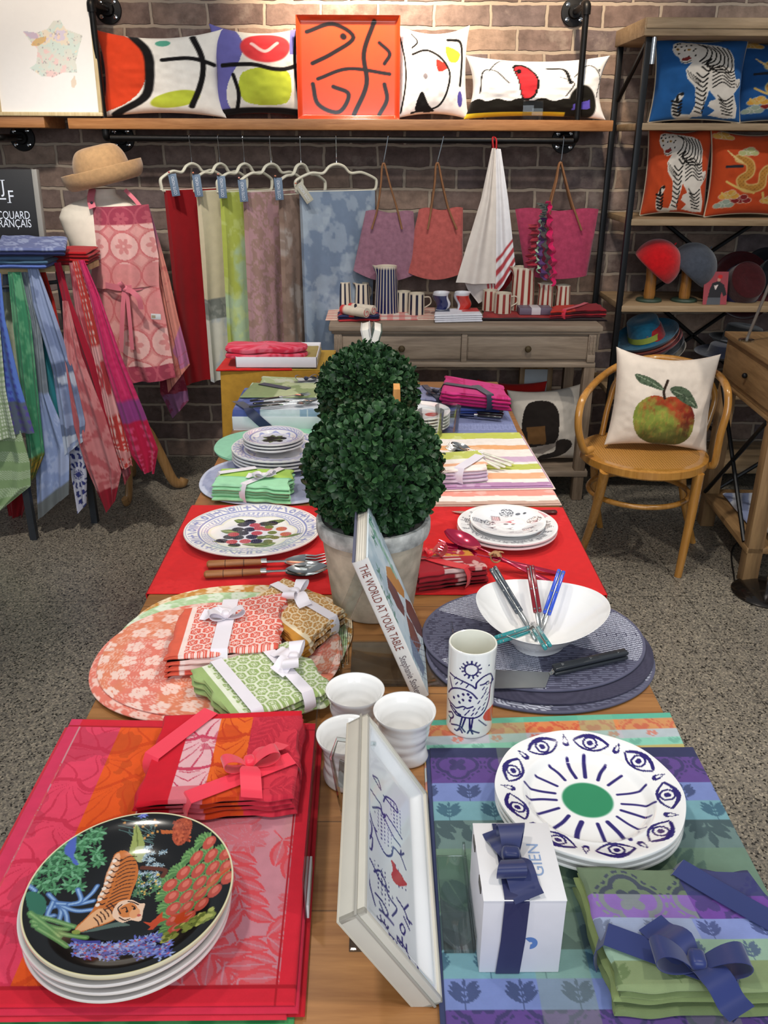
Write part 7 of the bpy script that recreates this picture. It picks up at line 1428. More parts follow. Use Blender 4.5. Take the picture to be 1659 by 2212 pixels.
mb = MB(); slab(mb, q, .006, gingham, 110, 60, wav=.001); obj('tea_towel', mb, CLOTH(), None, 'red and white checked tea towel on the console table', 'tea towel')
q = [CZ(1046, 672, .010), CZ(1262, 668, .010), CZ(1310, 690, .008), CZ(1042, 689, .010)]
def redmap(x, y, W, H): c = full(x, '#8e1d1f'); c = ov(c, '#a82a28', fbm(x*22, y*22, 3) > .5); return ov(c, '#2a1a1c', (y/H > .86))
for k in range(2): mb = MB(); slab(mb, qoff(q, (.004*k, .004*k, -.005*k)), .0045, redmap if k == 0 else plainmat('#241a1c'), 50, 30, wav=.0015); obj('placemat', mb, CLOTH(), None, ('dark red placemat under the red striped jugs', 'black edged placemat below the dark red one')[k], 'placemat')
for k in range(4): mb = MB(); slab(mb, [p+np.array([0.003*(k % 2), 0, -.009*k]) for p in (CZ(942, 667, .038), CZ(1030, 665, .038), CZ(1040, 678, .038), CZ(940, 680, .038))], .0086, (lambda x, y, W, H: ov(ov(full(x, '#dfdfe6'), '#3c4258', (x/W < .32) & (y/H < .5)), '#c23a38', (x/W > .62) & (y/H < .6))) if k == 0 else plainmat('#dcdce4'), 30, 20, wav=.001, seed=k); obj('folded_napkin', mb, CLOTH(), None, ('white napkin with blue and red corners, topmost under the twisted cups', 'second folded white napkin under the twisted cups', 'third folded white napkin under the twisted cups', 'lowest folded white napkin under the twisted cups')[k], 'napkin', 'folded white napkins on the console')
CREAM = '#d9cdb8'
def jug(px0, px1, pytop, pybase, n, col, lab, taper=.8, spout=True, handle=False, thin=False, group=None, z0=.006, kind='pitcher', inv=False):
 c = CZ((px0+px1)/2, pybase, z0); rb = (PY(px1, pybase, c[1])[0]-PY(px0, pybase, c[1])[0])/2; c = c+np.array([0, rb*.8, 0]); H = PY((px0+px1)/2, pytop, c[1])[2]-c[2]; rt = rb*taper
 N_ = 264 if thin else 96; th = np.linspace(0, 2*PI, N_, endpoint=False); zs_ = np.concatenate([[0, 0], np.linspace(.01, 1, 16), np.linspace(.99, .05, 8), [.05]]); k = len(zs_)
 rr = rb+(rt-rb)*zs_**.9; rr[0] = 0; rr[18:] -= .004; rr[-1] = 0
 sp = np.exp(-((np.mod(th-PI-.25+PI, 2*PI)-PI)/.28)**2)[None]*np.clip((zs_-.82)/.18, 0, 1)[:, None]*(rt*.45 if spout else 0)
 Rr = rr[:, None]+sp*(rr[:, None] > 0); P = np.stack([Rr*np.cos(th), Rr*np.sin(th), np.repeat((zs_*H)[:, None], N_, 1)+sp*.25], -1)+c
 st = np.cos(th*n) > (.25 if not thin else -.82); colr = np.tile(S(CREAM), (k, N_, 1)); colr[2:17, st] = S(col)
 root = thing(kind, lab, kind, c, group); mb = MB(); mb.grid(P, colr, cv=True); obj('body', mb, CERAMIC(), root)
 if handle or spout:
  a = .15 if handle else .9; d = np.array([math.cos(a), math.sin(a), 0]); hh = H*.3; pts = cr([c+d*rt*.95+[0, 0, H*.80], c+d*(rt+.025)+[0, 0, H*.78], c+d*(rt+.030)+[0, 0, H*.5], c+d*(rb*.98)+[0, 0, H*.3]], 6)
  mb = MB(); mb.tube(pts, .0045, 8, flat=(.7, 1.3), col=S(CREAM)); obj('handle', mb, CERAMIC(), root)
GJ = 'striped pottery on the console'
NV, RDS = '#1f2438', '#8f2f28'
jug(727, 760, 608, 668, 9, NV, 'small cream jug with navy stripes at the console table end', .84, group=GJ)
jug(765, 800, 611, 668, 9, NV, 'second small navy striped jug, standing next to the tall navy pitcher', .84, group=GJ)
jug(808, 862, 574, 678, 22, '#22264e', 'tall navy pitcher with thin cream stripes', .82, thin=True, group=GJ)
jug(854, 888, 629, 674, 8, NV, 'navy striped mug standing behind the other one', .95, False, True, group=GJ, kind='mug')
jug(882, 918, 633, 681, 8, NV, 'navy striped mug in front, its handle showing', .95, False, True, group=GJ, kind='mug')
jug(1042, 1076, 626, 672, 8, RDS, 'red striped mug standing behind the other red mug', .95, False, True, group=GJ, z0=.012, kind='mug')
jug(1068, 1106, 632, 678, 8, RDS, 'red striped mug in front, its handle showing', .95, False, True, group=GJ, z0=.012, kind='mug')
jug(1103, 1156, 576, 672, 11, RDS, 'tall cream pitcher with red stripes', .88, group=GJ, z0=.012)
jug(1161, 1196, 611, 670, 9, RDS, 'small red striped jug next to the tall red pitcher', .84, group=GJ, z0=.012)
jug(1199, 1234, 615, 668, 9, RDS, 'small red striped jug above the dark red napkin bundle', .84, group=GJ, z0=.012)
def twist(px0, px1, pyt, pyb, col, lab, hi):
 c = CZ((px0+px1)/2, pyb+6, .038); c = c+np.array([0, .02, 0]); R = (PY(px1, pyt, c[1])[0]-PY(px0, pyt, c[1])[0])/2; H = PY((px0+px1)/2, pyt, c[1])[2]-c[2]; n = 64; th = np.linspace(0, 2*PI, n, endpoint=False)
 z = np.concatenate([[0, 0], np.linspace(.04, 1, 18), np.linspace(.98, .1, 8), [.1]]); rr = R*(.66+.34*z**1.3); rr[0] = 0; rr[20:] -= .003; rr[-1] = 0
 w = 1+.09*np.sin(2*th[None]+z[:, None]*5); P = np.stack([rr[:, None]*w*np.cos(th)+.008*np.sin(z*6)[:, None], rr[:, None]*w*np.sin(th), np.repeat((z*H)[:, None], n, 1)], -1)+c
 cl = np.tile(S('#dcdce2'), (len(z), n, 1)); m = ((z > .02) & (z < .86))[:, None] & (np.cos(th-hi)[None] > .2); m[20:] = False; cl[m] = S(col); mb = MB(); mb.grid(P, cl, cv=True); obj('crumpled_cup', mb, CERAMIC(), None, lab, 'cup', 'crumpled two-tone cups', org=c)
twist(935, 974, 631, 664, '#262c5c', 'crumpled white and blue cup on the folded white napkins', -2.2); twist(981, 1019, 631, 664, '#c2342a', 'crumpled white and red cup on the folded white napkins', -1.0)
q = [CZ(735, 668, .028), CZ(812, 668, .028), CZ(818, 681, .028), CZ(733, 682, .028)]
nvr = lambda x, y, W, H: ov(full(x, '#262b52'), '#b83236', np.sin(x*90+y*60) > .55)
bundle('napkin_bundle', 'navy and red napkins lying under the rolled tea towels', q, 3, .009, nvr, seed=61, nu=40, nv=20, wav=.003, edge=.006, paints=[nvr, plainmat('#242848'), plainmat('#a82a30')])
root = thing('rolled_towels', 'cream and red tea towels rolled up and tied with a black band', 'tea towels', CZ(775, 672, .028))
for k in range(2):
 a, b = CZ(740+k*16, 668-k*4, .050), CZ(792+k*16, 676-k*6, .050); d = uvec(b-a); mb = MB(); n = 34; th = np.linspace(0, 2*PI, 20, endpoint=False); mb.tube([a+(b-a)*t for t in np.linspace(0, 1, 12)], .021, 20, col=S('#d8cbb8'))
 c_ = mb.C[0]; ring = np.repeat(np.arange(12), 20); c_ = np.array(c_); c_[np.isin(ring, (0, 1))] = S('#c23a38'); mb.C[0] = c_
 sp_ = [b+d*.0008+np.array([0, 0, 1.])*(.003+.0024*t)*math.sin(t)+uvec(np.cross(d, [0, 0, 1]))*(.003+.0024*t)*math.cos(t) for t in np.linspace(0, 7, 40)]; mb.tube(sp_, .0016, 5, col=S('#c05050')); obj('roll', mb, CLOTH(), root)
mb = MB(); a = CZ(768, 671, .050); mb.tube(a+np.array([[.0, 0, 0]])+np.array([[.012*math.sin(t)*0, .034*math.cos(t)+.004, .024*math.sin(t)] for t in np.linspace(0, 2*PI, 30)]), .006, 8, True); obj('band', mb, mat('black_band', '#1c1e2a', .6), root)
root = thing('coaster_box', 'clear box of greyish coasters with a white sleeve on the console table', 'box', CZ(1155, 676, .012)); a, b = CZ(1122, 680, .012), CZ(1192, 680, .012)
mb = MB(); mb.b2((a[0], a[1], a[2]), (b[0], a[1]+.09, a[2]+.030), .002, col=S('#6d5f70')); obj('coasters', mb, PRINT(), root); m_ = (a[0]+b[0])/2; mb = MB(); mb.b2((m_-.02, a[1]-.001, a[2]-.0), (m_+.022, a[1]+.091, a[2]+.031), .001, col=S('#cfc9cc')); obj('sleeve', mb, PRINT(), root)
q = [CZ(1200, 660, .05), CZ(1288, 655, .055), CZ(1308, 668, .05), CZ(1190, 672, .045)]
dr_ = lambda x, y, W, H: ov(full(x, '#8c1520'), '#c03020', x/W < .45)
bundle('napkin_bundle', 'dark red napkins with a coral ribbon at the console table end', q, 4, .009, dr_, ribbon=[((.25, 1.0), (.75, 0))], rcol='#d02c44', seed=62, nu=40, nv=24, wav=.005, edge=.012, paints=[dr_, plainmat('#4a1018'), plainmat('#a01a24'), plainmat('#5a1020')], ribw=.022)
ye0, ye1 = 3.98, 4.38; PINE = wood('rough_pine', '#a98f6e', '#7d6648', 1.0, 'X', .6); IRON2 = mat('dark_steel', '#191a1c', .4, metal=.5, noise=.1)
xf = (PY(1412, 110, ye0)[0]+PY(1302, 900, ye0)[0])/2; xk = (PY(1391, 110, ye1)[0]+PY(1333, 650, ye1)[0])/2; xR = xf+1.15
zt0 = PY(1500, 80, ye0)[2]; zt1 = PY(1500, 40, ye0)[2]
root = thing('shelf_unit', 'tall black steel shelf unit with pine boards holding cushions and hats', 'shelf', (xf+.5, 4.2, 0))
mb = MB(); mb.b2((xf-.035, ye0-.04, zt0), (xR+.1, ye1+.03, zt1), .004); mb.b2((xf-.03, ye0-.046, zt0+(zt1-zt0)*.4), (xR+.1, ye0-.03, zt1-.004), .002); obj('top_board', mb, PINE, root)
def zsf(py): return PY(1500, py, ye0)[2]
SZ = []
for py in (266, 473, 660, 850, 1010):
 z = zsf(py); SZ.append(z); mb = MB(); mb.b2((xf+.006, ye0-.012, z-.028), (xR, ye1+.01, z), .003); obj('shelf_board', mb, PINE, root)
for (x, y, t0) in ((xf, ye0, 0), (xf-.012, ye1, 0), (xR, ye0, 0), (xR, ye1, 0)): mb = MB(); mb.b2((x-.016, y-.011, 0), (x+.010, y+.011, zt0), .003); obj('post', mb, IRON2, root)
for (za, zb_) in ((SZ[1]+.0, SZ[2]-.03), (SZ[2], SZ[3]-.03), (SZ[4], SZ[3]-.03), (SZ[0], zt0)):
 for s in (0, 1):
  mb = MB(); A = np.array([xf+.22, ye1+.012, za]); B = np.array([xR-.35, ye1+.012, zb_]); 
  if s: A[2], B[2] = B[2], A[2]
  mb.tube([A, B], .010, 6); obj('cross_brace', mb, IRON2, root)
mb = MB(); mb.tube([(xf-.005, ye0+.02, zt0-.02), (xf-.012, ye1-.04, zt0-.22)], .010, 8); obj('corner_brace', mb, IRON2, root)
mb = MB(); mb.tube([(xf+.018, ye0-.006, zt0-.10), (xf+.018, ye0-.006, zt0)], .012, 10); obj('bracket', mb, CHROME(), root)
def ZB(tl, tr, bl, br):
 def f(pts):
  o = []
  for x, y in pts:
   v = (y-tl[1])/(bl[1]-tl[1]); xl_ = tl[0]+(bl[0]-tl[0])*v; xr_2 = tr[0]+(br[0]-tr[0])*v; o.append((2*(x-xl_)/(xr_2-xl_)-1, 1-2*v))
  return np.array(o)
 return f
TB_ = ZB((720, 300), (1490, 305), (660, 1080), (1400, 1075))
def tigercush(bg, off=0.0):
 def f(u, v):
  u = u-off; c = full(u, bg); body = TB_([(850, 370), (900, 345), (1000, 335), (1110, 345), (1220, 375), (1300, 430), (1335, 520), (1330, 620), (1345, 700), (1400, 690), (1405, 740), (1360, 790), (1325, 830), (1362, 950), (1350, 1050), (1250, 1065), (1120, 1045), (1170, 990), (1105, 950), (1120, 905), (1172, 885), (1110, 800), (1090, 880), (1050, 1000), (1070, 1058), (965, 1060), (1005, 940), (1000, 780), (935, 700), (930, 620), (985, 545), (930, 560), (895, 550), (885, 505), (850, 480), (835, 430)])
  c = ov(c, '#cfc6ba', poly(u, v, body)); tl = stroke(u, v, TB_([(890, 850), (855, 910), (845, 980), (870, 1045), (970, 1062)]), .13); c = ov(c, '#cfc6ba', tl)
  k = lambda c, pts, w=.035: ov(c, '#171412', stroke(u, v, TB_(pts), w))
  for i in range(7):
   c = k(c, [(1050+i*38, 350+i*10), (1110+i*34, 400+i*22), (1095+i*32, 480+i*26), (1040+i*20, 540+i*16)], .032)
  for i in range(6): c = k(c, [(1140, 610+i*34), (1220, 580+i*30), (1290, 640+i*26), (1335, 620+i*30)], .028)
  for i in range(9): c = k(c, [(1010-i*1, 650+i*44), (1060, 690+i*42), (1110-i*6, 650+i*44)], .034)
  for i in range(6): c = k(c, [(1180+i*10, 850+i*34), (1240+i*14, 900+i*26), (1320, 850+i*36)], .03)
  for i in range(5): c = k(c, [(940+i*20, 620+i*20), (960+i*22, 690+i*10), (1000+i*14, 740)], .018)
  for i in range(5): c = k(c, [(820+i*6, 900+i*32), (870+i*3, 915+i*32), (895, 900+i*30)], .05)
  c = k(c, [(905, 835), (870, 855), (862, 895)], .07); c = ov(c, '#cfc6ba', el(u, v, *TB_([(882, 862)])[0], .03, .04))
  c = k(c, [(1130, 520), (1095, 560), (1120, 590)], .05); c = k(c, [(1060, 590), (1110, 630), (1150, 580)], .04)
  for a, b in ((880, 370), (910, 395), (950, 380), (990, 370), (930, 430), (1000, 430), (880, 470), (960, 490), (1010, 480), (900, 360), (1020, 410), (860, 400)): c = ov(c, '#171412', el(u, v, *TB_([(a, b)])[0], .028, .02, .6))
  for a, b in ((875, 425), (965, 420)): c = ov(c, '#b0894a', el(u, v, *TB_([(a, b)])[0], .04, .03)); c = ov(c, '#171412', el(u, v, *TB_([(a, b)])[0], .015))
  c = ov(c, '#7c2a26', poly(u, v, TB_([(900, 510), (960, 490), (985, 505), (940, 535), (905, 530)]))); c = k(c, [(900, 545), (930, 552), (975, 530)], .02)
  c = k(c, [(1350, 740), (1370, 765), (1395, 720)], .02); return ov(c, '#efe8dc', (stroke(u, v, np.vstack([body, body[:1]]), .012, smooth=False) > .5)*.5)
 return f
DB_ = ZB((1170, 1150), (1800, 1150), (1120, 1900), (1740, 1900))
def dragon(bg):
 def f(u, v):
  c = full(u, bg); K = lambda c, pts, w, col: ov(c, col, stroke(u, v, DB_(pts), w))
  p = [(1330, 1400), (1400, 1440), (1400, 1530), (1340, 1590), (1380, 1660), (1480, 1640), (1500, 1530), (1560, 1490), (1640, 1540), (1640, 1650), (1720, 1700)]
  c = K(c, p, .20, '#d2bd7a'); c = K(c, p, .155, '#b07a34'); q = DB_(p); sc_ = ((np.sin(u*70)*np.sin(v*70) > .55)).astype(float); c = ov(c, '#7c5020', sc_*stroke(u, v, q, .14)*.7)
  for i in range(6): c = K(c, [(1330+i*6, 1410+i*6), (1250+i*14, 1335+i*18)], .02, '#d8b878')
  for cx, cy, col in ((1400, 1340, '#a8a872'), (1240, 1200, '#c89848'), (1350, 1760, '#7c1f20'), (1230, 1800, '#8f9a8a'), (1260, 1720, '#c8923e'), (1560, 1760, '#c8923e'), (1640, 1330, '#9a9a70')):
   (x0, y0), = DB_([(cx, cy)]); 
   for a, b, s in ((0, 0, .13), (.14, -.02, .10), (-.13, -.03, .09), (.06, .06, .09)): c = ov(c, '#d8d2c0', el(u, v, x0+a, y0+b, s*1.18, s*.8)*.6); c = ov(c, col, el(u, v, x0+a, y0+b, s, s*.65))
  c = K(c, [(1240, 1475), (1300, 1470), (1350, 1470)], .06, '#22252c')
  for pts in ([(1240, 1600), (1330, 1660), (1440, 1700)], [(1500, 1700), (1520, 1780), (1580, 1800)], [(1540, 1600), (1580, 1640), (1560, 1690)], [(1210, 1700), (1260, 1740), (1300, 1690)]): c = K(c, pts, .05, '#c9a65c')
  return c
 return f
def ecush(cpx, pyb, w, h, paint, lab, yaw=.05, tilt=.16, shelf=0, seed=0, dx=0, py=None, back='#b8a890', yy=4.08, sag=.04):
 x = PY(cpx, pyb-80, yy)[0]; z = SZ[shelf] if shelf is not None else zt1; pillow('cushion', lab, (x+dx, yy+.02, z+.004), w, h, .13, paint, Rz(yaw) @ Rx(-tilt), pinch=.09, seed=seed, back=back, piping=back, sag=sag, group='embroidered cushions on the shelf unit')
ecush(1513, 265, .405, .335, tigercush('#1f5289'), 'blue cushion embroidered with a striped white tiger', .02, .12, 0, 11)
ecush(1700, 265, .42, .335, dragon('#1c4a80'), 'blue cushion embroidered with a golden dragon, cut by the frame', -.02, .18, 0, 12, yy=4.16)
ecush(1464, 473, .285, .375, tigercush('#b5431f'), 'orange cushion embroidered with a striped white tiger', -.15, .12, 1, 13, sag=.06)
ecush(1628, 473, .40, .36, dragon('#b5421c'), 'orange cushion embroidered with a golden dragon', .10, .14, 1, 14, yy=4.04)
TURN = wood('turned_wood', '#b07a3a', '#7d4f1e', 2, 'Z', .35, .4)
def beretstand(px0, col, lab, pyt, mirror=1):
 X, Yb = PY(px0, 640, 4.10)[0], 4.10; z = SZ[2]; zt_ = PY(px0, pyt, Yb)[2]; hh = zt_-z
 root = thing('hat_stand', 'turned wood hat stand under the '+lab.split(' tilted')[0], 'stand', (X, Yb, z), 'wooden hat stands'); mb = MB(); mb.lathe([(0, 0), (.058, 0), (.060, .006), (.055, .013), (0, .015)], 32, (X, Yb, z)); obj('base', mb, mat('green_paint', '#2e4034', .5), root)
 mb = MB(); mb.lathe([(.024, .012), (.027, .03), (.024, hh*.35), (.028, hh*.58), (.022, hh*.66), (.0, hh*.66)], 24, (X, Yb, z)); obj('column', mb, TURN, root)
 mb = MB(); n = 40; R = Ry(.66*mirror) @ Rx(.15); t = np.concatenate([np.linspace(0, 1, 20), np.linspace(.96, .3, 8)]); prof = [(0, .115), (.03, .113), (.07, .098), (.105, .068), (.122, .03), (.124, .0), (.118, -.022), (.100, -.028), (.085, -.02), (.06, -.012), (.0, -.01)]
 prof = cr(prof, 4); mb.lathe(prof, 48, (X+.012*mirror, Yb, z+hh-.115), R, sx=.88, sy=.92); mb.lathe([(0, .118), (.004, .117), (.003, .128), (0, .129)], 10, (X+.012*mirror, Yb, z+hh-.115), R); obj('beret', mb, felt(col), None, lab, 'hat', 'berets on wooden stands')
beretstand(1402, '#b50f16', 'red felt beret tilted on a wooden hat stand', 516); beretstand(1478, '#3f444e', 'dark grey felt beret tilted on a wooden hat stand', 524)
c_ = PY(1540, 655, 4.02); zt_ = PY(1540, 588, 4.02)[2]; z = SZ[2]; w = .11; h = zt_-z
def cardp(x, y):
 c = full(x, '#8f3a42'); c = ov(c, '#1c1a1e', poly(x, y, [(.15, .0), (.25, .45), (.35, .66), (.62, .72), (.85, .6), (.98, .3), (.85, .25), (.75, .4), (.72, 0)])); c = ov(c, '#c9b9b4', poly(x, y, [(.42, .58), (.5, .44), (.6, .6)])); c = ov(c, '#b0806c', el(x, y, .62, .76, .07, .06)); c = ov(c, '#b8181c', el(x, y, .66, .85, .1, .06)); return ov(c, '#4a4d52', (y < .22)*poly(x, y, [(.15, 0), (.25, .45), (.72, .4), (.72, 0)]))
U, V = np.meshgrid(np.linspace(0, 1, 40), np.linspace(0, 1, 50), indexing='ij'); P = np.stack([c_[0]-w/2+U*w, 4.0+V*.03, z+.001+V*h], -1); mb = MB(); C_ = cardp(U.ravel(), V.ravel()).reshape(P.shape); mb.grid(np.vstack([P, (P+np.array([0, .002, 0]))[::-1]]), np.vstack([C_, C_[::-1]]), cu=True)
obj('postcard', mb, PRINT(), None, 'red card showing a figure in black with a red hat, propped on the shelf', 'card')
def hat(c, R, col, band, bcol, lab, rw=.15, rh=.11, rb=.085, upt=.03, part=True, cat='hat', grp=None, taper=.9, soft=0):
 root = thing('hat', lab, cat, c, grp); R = np.asarray(R)
 prof = cr([(0, rh*.96), (rb*.5, rh), (rb*taper*.92, rh*.94), (rb*taper, rh*.82), (rb*.98, rh*.3), (rb*1.02, .008), (rb*1.12, .0), (rw*.85, -.002+upt*.2), (rw*.98, upt), (rw, upt+.003), (rw*.97, upt+.001), (rw*.84, upt*.15-.004), (rb*1.05, -.005), (0, -.004)], 5)
 mb = MB(); mb.lathe(prof, 56, c, R, sx=1.0, sy=1.12); obj('felt_body', mb, felt(col), root)
 if band: mb = MB(); mb.lathe([(rb*1.035, .010), (rb*1.03, .012), (rb*1.005, rh*.36), (rb*1.0, rh*.36)], 56, c, R, sx=1.004, sy=1.125); obj('hat_band', mb, mat('band_'+bcol.strip('#'), bcol, .7), root)
 return root
def hatpos(px, py, y): return PY(px, py, y)
for k, (px, py, col, band, bc, lab) in enumerate(((1412, 768, '#8c8478', 1, '#a8a49c', 'pale grey hat at the bottom of the stack behind the cushioned chair'), (1408, 757, '#2c3440', 0, '', 'dark slate hat in the stack behind the chair'), (1404, 744, '#8a1a20', 0, '', 'dark red hat in the stack behind the chair'), (1398, 738, '#a8442c', 0, '', 'rust orange hat brim below the blue hat'), (1396, 730, '#14546f', 1, '#7f8a34', 'blue felt hat with an olive band, topmost behind the chair'))):
 c = PY(px, py, 4.14); hat(c, Ry(-.38) @ Rx(.12), col, band, bc or '#000000', lab, .155-.0*k, .105, .082, .02, grp='felt hats stacked on the shelf unit')
c = PY(1600, 620, 4.14); hat(c, Rx(1.05) @ Ry(0), '#3a1014', 1, '#2c2a55', 'dark maroon hat leaning on the shelf behind the red card', .15, .10, .09, .02); c = PY(1664, 610, 4.2); hat(c, Rx(1.05) @ Rz(.3), '#15161c', 1, '#5a6a9a', 'black hat with a slate blue band leaning beside the maroon hat', .15, .10, .09, .02)
c = PY(1600, 742, 4.1); hat(c, Ry(.1), '#141518', 0, '', 'black hat lying low on the shelf unit behind the side table', .15, .09, .09, .015); c = PY(1572, 764, 4.0); hat(c, Ry(-.05), '#1c2030', 0, '', 'dark navy hat brim in front of the low black hat', .15, .05, .09, .01)
BENT = wood('bent_beech', '#c08a42', '#9c6826', 1.2, 'Z', .25, .6)
zs = .47; SL, SR_ = PZ(1264, 985, zs), PZ(1537, 985, zs); sc = (SL+SR_)/2; srx = np.linalg.norm(SR_-SL)/2; sry = (PZ(1400, 945, zs)[1]-PZ(1400, 1020, zs)[1])/2*1.25; sc = np.array([sc[0], PZ(1400, 1021, zs)[1]+sry, zs])
root = thing('armchair', 'bentwood armchair with a cane seat standing beside the long table', 'chair', (sc[0], sc[1], 0))
mb = MB(); th = np.linspace(0, 2*PI, 72, endpoint=False)
ring = np.array([(srx-.012, .0), (srx, -.004), (srx+.001, -.030), (srx-.004, -.036), (srx-.036, -.036), (srx-.038, -.006), (srx-.034, .0)]); mb.lathe(np.vstack([ring, ring[:1]]), 72, sc, sy=sry/srx); obj('seat_ring', mb, BENT, root)
def cane_mat():
 m, nt, b = _nt('woven_cane'); b.inputs['Roughness'].default_value = .5; tc = N(nt, 'ShaderNodeTexCoord'); hs = []
 for dr in ('X', 'Y'): w = N(nt, 'ShaderNodeTexWave', _Scale=32.0, wave_type='BANDS', bands_direction=dr); L(nt, tc.outputs['Object'], w.inputs['Vector']); hs.append(w.outputs['Fac'])
 mu = N(nt, 'ShaderNodeMath', operation='MULTIPLY'); L(nt, hs[0], mu.inputs[0]); L(nt, hs[1], mu.inputs[1]); r = N(nt, 'ShaderNodeValToRGB'); r.color_ramp.elements[0].color = (*lin(S('#b98540')), 1); r.color_ramp.elements[1].color = (*lin(S('#6f4516')), 1); r.color_ramp.elements[0].position = .2; r.color_ramp.elements[1].position = .75; L(nt, mu.outputs[0], r.inputs[0]); L(nt, r.outputs[0], b.inputs['Base Color']); bp = N(nt, 'ShaderNodeBump', invert=True, _Strength=.6, _Distance=.002); L(nt, mu.outputs[0], bp.inputs['Height']); L(nt, bp.outputs[0], b.inputs['Normal']); return m
mb = MB(); mb.lathe([(0, -.004), (srx-.034, -.001), (srx-.034, -.010), (0, -.012)], 72, sc, sy=sry/srx); obj('cane_seat', mb, cane_mat(), root)
yF, yB = sc[1]-sry, sc[1]+sry
for (top, bot, r0, r1, y) in ((( -.76, -.62), PZ(1257, 1190, 0), .021, .015, 0), ((.66, -.72), PZ(1464, 1245, 0), .021, .015, 0), ((-.62, .62), PZ(1296, 1138, 0), .019, .014, 1), ((.80, .50), PZ(1496, 1172, 0), .019, .014, 1)):
 a = sc+np.array([top[0]*srx, top[1]*sry, -.03]); m_ = a*.5+bot*.5+np.array([(a-bot)[0]*.14, (a-bot)[1]*.1, 0]); mb = MB(); p = cr([a, m_, bot], 12); mb.tube(p, np.interp(np.linspace(0, 1, len(p)), [0, 1], [r0, r1]), 12); obj('leg', mb, BENT, root)
zr_ = .30; mb = MB(); pts = np.c_[sc[0]+srx*.80*np.cos(th), sc[1]+sry*.72*np.sin(th), np.full(72, zr_)]; mb.tube(pts, .011, 10, True); obj('stretcher_ring', mb, BENT, root)
yA, yK = sc[1]-.10, sc[1]+.22
def pc(px, py, y): return PY(px, py, y)
arm = cr([pc(1278, 970, yA+.02), pc(1262, 972, yA), pc(1250, 930, yA-.02), pc(1252, 885, yA-.01), pc(1266, 850, yA+.04), pc(1302, 812, yK-.08), pc(1350, 785, yK), pc(1420, 773, yK+.03), pc(1490, 782, yK), pc(1540, 802, yK-.08), pc(1568, 832, yA+.04), pc(1572, 880, yA-.01), pc(1556, 940, yA-.02), pc(1544, 1000, yA-.0), pc(1532, 1006, yA+.02)], 8)
mb = MB(); mb.tube(arm, .0145, 12); obj('arm_hoop', mb, BENT, root)
bk = cr([pc(1300, 940, yK-.03), pc(1316, 870, yK), pc(1340, 815, yK+.015), pc(1420, 783, yK+.012), pc(1510, 802, yK+.015), pc(1544, 850, yK), pc(1532, 905, yK-.02), pc(1512, 950, yK-.04)], 8)
mb = MB(); mb.tube(bk, .0125, 12); obj('back_hoop', mb, BENT, root)
AU = ZB((405, 1105), (1200, 1150), (345, 1880), (1150, 1915))
def applecush(u, v):
 c = full(u, '#d9cbbc'); A = lambda pts: AU(pts)
 m = poly(u, v, A([(525, 1640), (540, 1540), (610, 1465), (690, 1440), (755, 1452), (830, 1440), (930, 1480), (990, 1570), (1000, 1680), (970, 1780), (900, 1850), (800, 1872), (700, 1870), (600, 1810), (545, 1730)]), True)
 n = fbm(u*7, v*7, 4); n2 = fbm(u*30, v*9, 9); red = sst(.44, .60, n*.4+.75*(v*.5+.42)+.30*(u*.6+.2)); c = ov(c, '#7f8a3a', m); c = ov(c, '#a39a45', m*(n2 > .52)*.5); c = ov(c, '#a34024', m*red); c = ov(c, '#5f1c16', m*sst(.50, .72, n*.35+.62*(u+.28)+.15*v)*.9); c = ov(c, '#45401f', m*sst(.62, .85, n*.3-.55*(v+.15)+.35)*.7); c = ov(c, '#8f6a34', m*(n2 > .62)*.4)
 c = ov(c, '#2f2119', stroke(u, v, A([(755, 1460), (745, 1400), (770, 1310)]), .05)); 
 for p, q in (([(745, 1395), (700, 1330), (620, 1290), (530, 1285), (560, 1345), (640, 1372)], [(735, 1385), (640, 1330), (545, 1290)]), ([(790, 1380), (850, 1350), (930, 1380), (990, 1460), (1015, 1525), (930, 1500), (850, 1450)], [(800, 1385), (900, 1430), (1005, 1515)])): c = ov(c, '#4f5e48', poly(u, v, A(p), True)); c = ov(c, '#8a957c', stroke(u, v, A(q), .018)); c = ov(c, '#2f3b2c', poly(u, v, A(p), True)*(fbm(u*40, v*40, 3) > .58)*.7)
 return c
yp2 = sc[1]+.06; a, b = PY(1318, 870, yp2), PY(1545, 870, yp2); zt_ = PY(1440, 762, yp2)[2]
pillow('cushion', 'cream cushion printed with one big red and green apple, on the bentwood chair', ((PY(1407, 965, yp2))[0], yp2-.05, zs+.003), (b[0]-a[0])*.98, (zt_-zs)*1.0, .15, applecush, Rz(-.03) @ Rx(-.20) @ Ry(.06), back='#cfc2b2', nu=150, pinch=.10, seed=15, sag=.05)
SIDEW = wood('oiled_pine', '#a58358', '#755735', 1.0, 'Y', .55); SIDEZ = wood('oiled_pine_leg', '#a58358', '#75573a', 1.0, 'Z', .55)
ang = -.06; ycr = 3.58; zq = PY(1566, 716, ycr)[2]; c0 = np.array([PY(1564, 760, ycr)[0], ycr, 0]); Rt_ = Rz(ang)
def ST(x, y, z): return c0+Rt_ @ np.array([x, -y, 0.])+np.array([0, 0, z])
def stbox(mb, lo, hi, bev=.003): lo, hi = np.array(lo, float), np.array(hi, float); m_ = (lo+hi)/2; mb.box(ST(*m_), np.abs(hi-lo), Rt_, bev)
root = thing('side_table', 'pine side table with black cross braces and a drawer, beside the bentwood chair', 'table', (c0[0]+.4, c0[1]-.3, 0)); WD, DP = .8, .62
mb = MB(); stbox(mb, (-.008, -.008, zq-.022), (WD, DP+.01, zq)); obj('table_top', mb, SIDEW, root)
mb = MB(); stbox(mb, (.006, .0, zq-.20), (WD-.01, DP, zq-.022)); obj('case', mb, SIDEW, root)
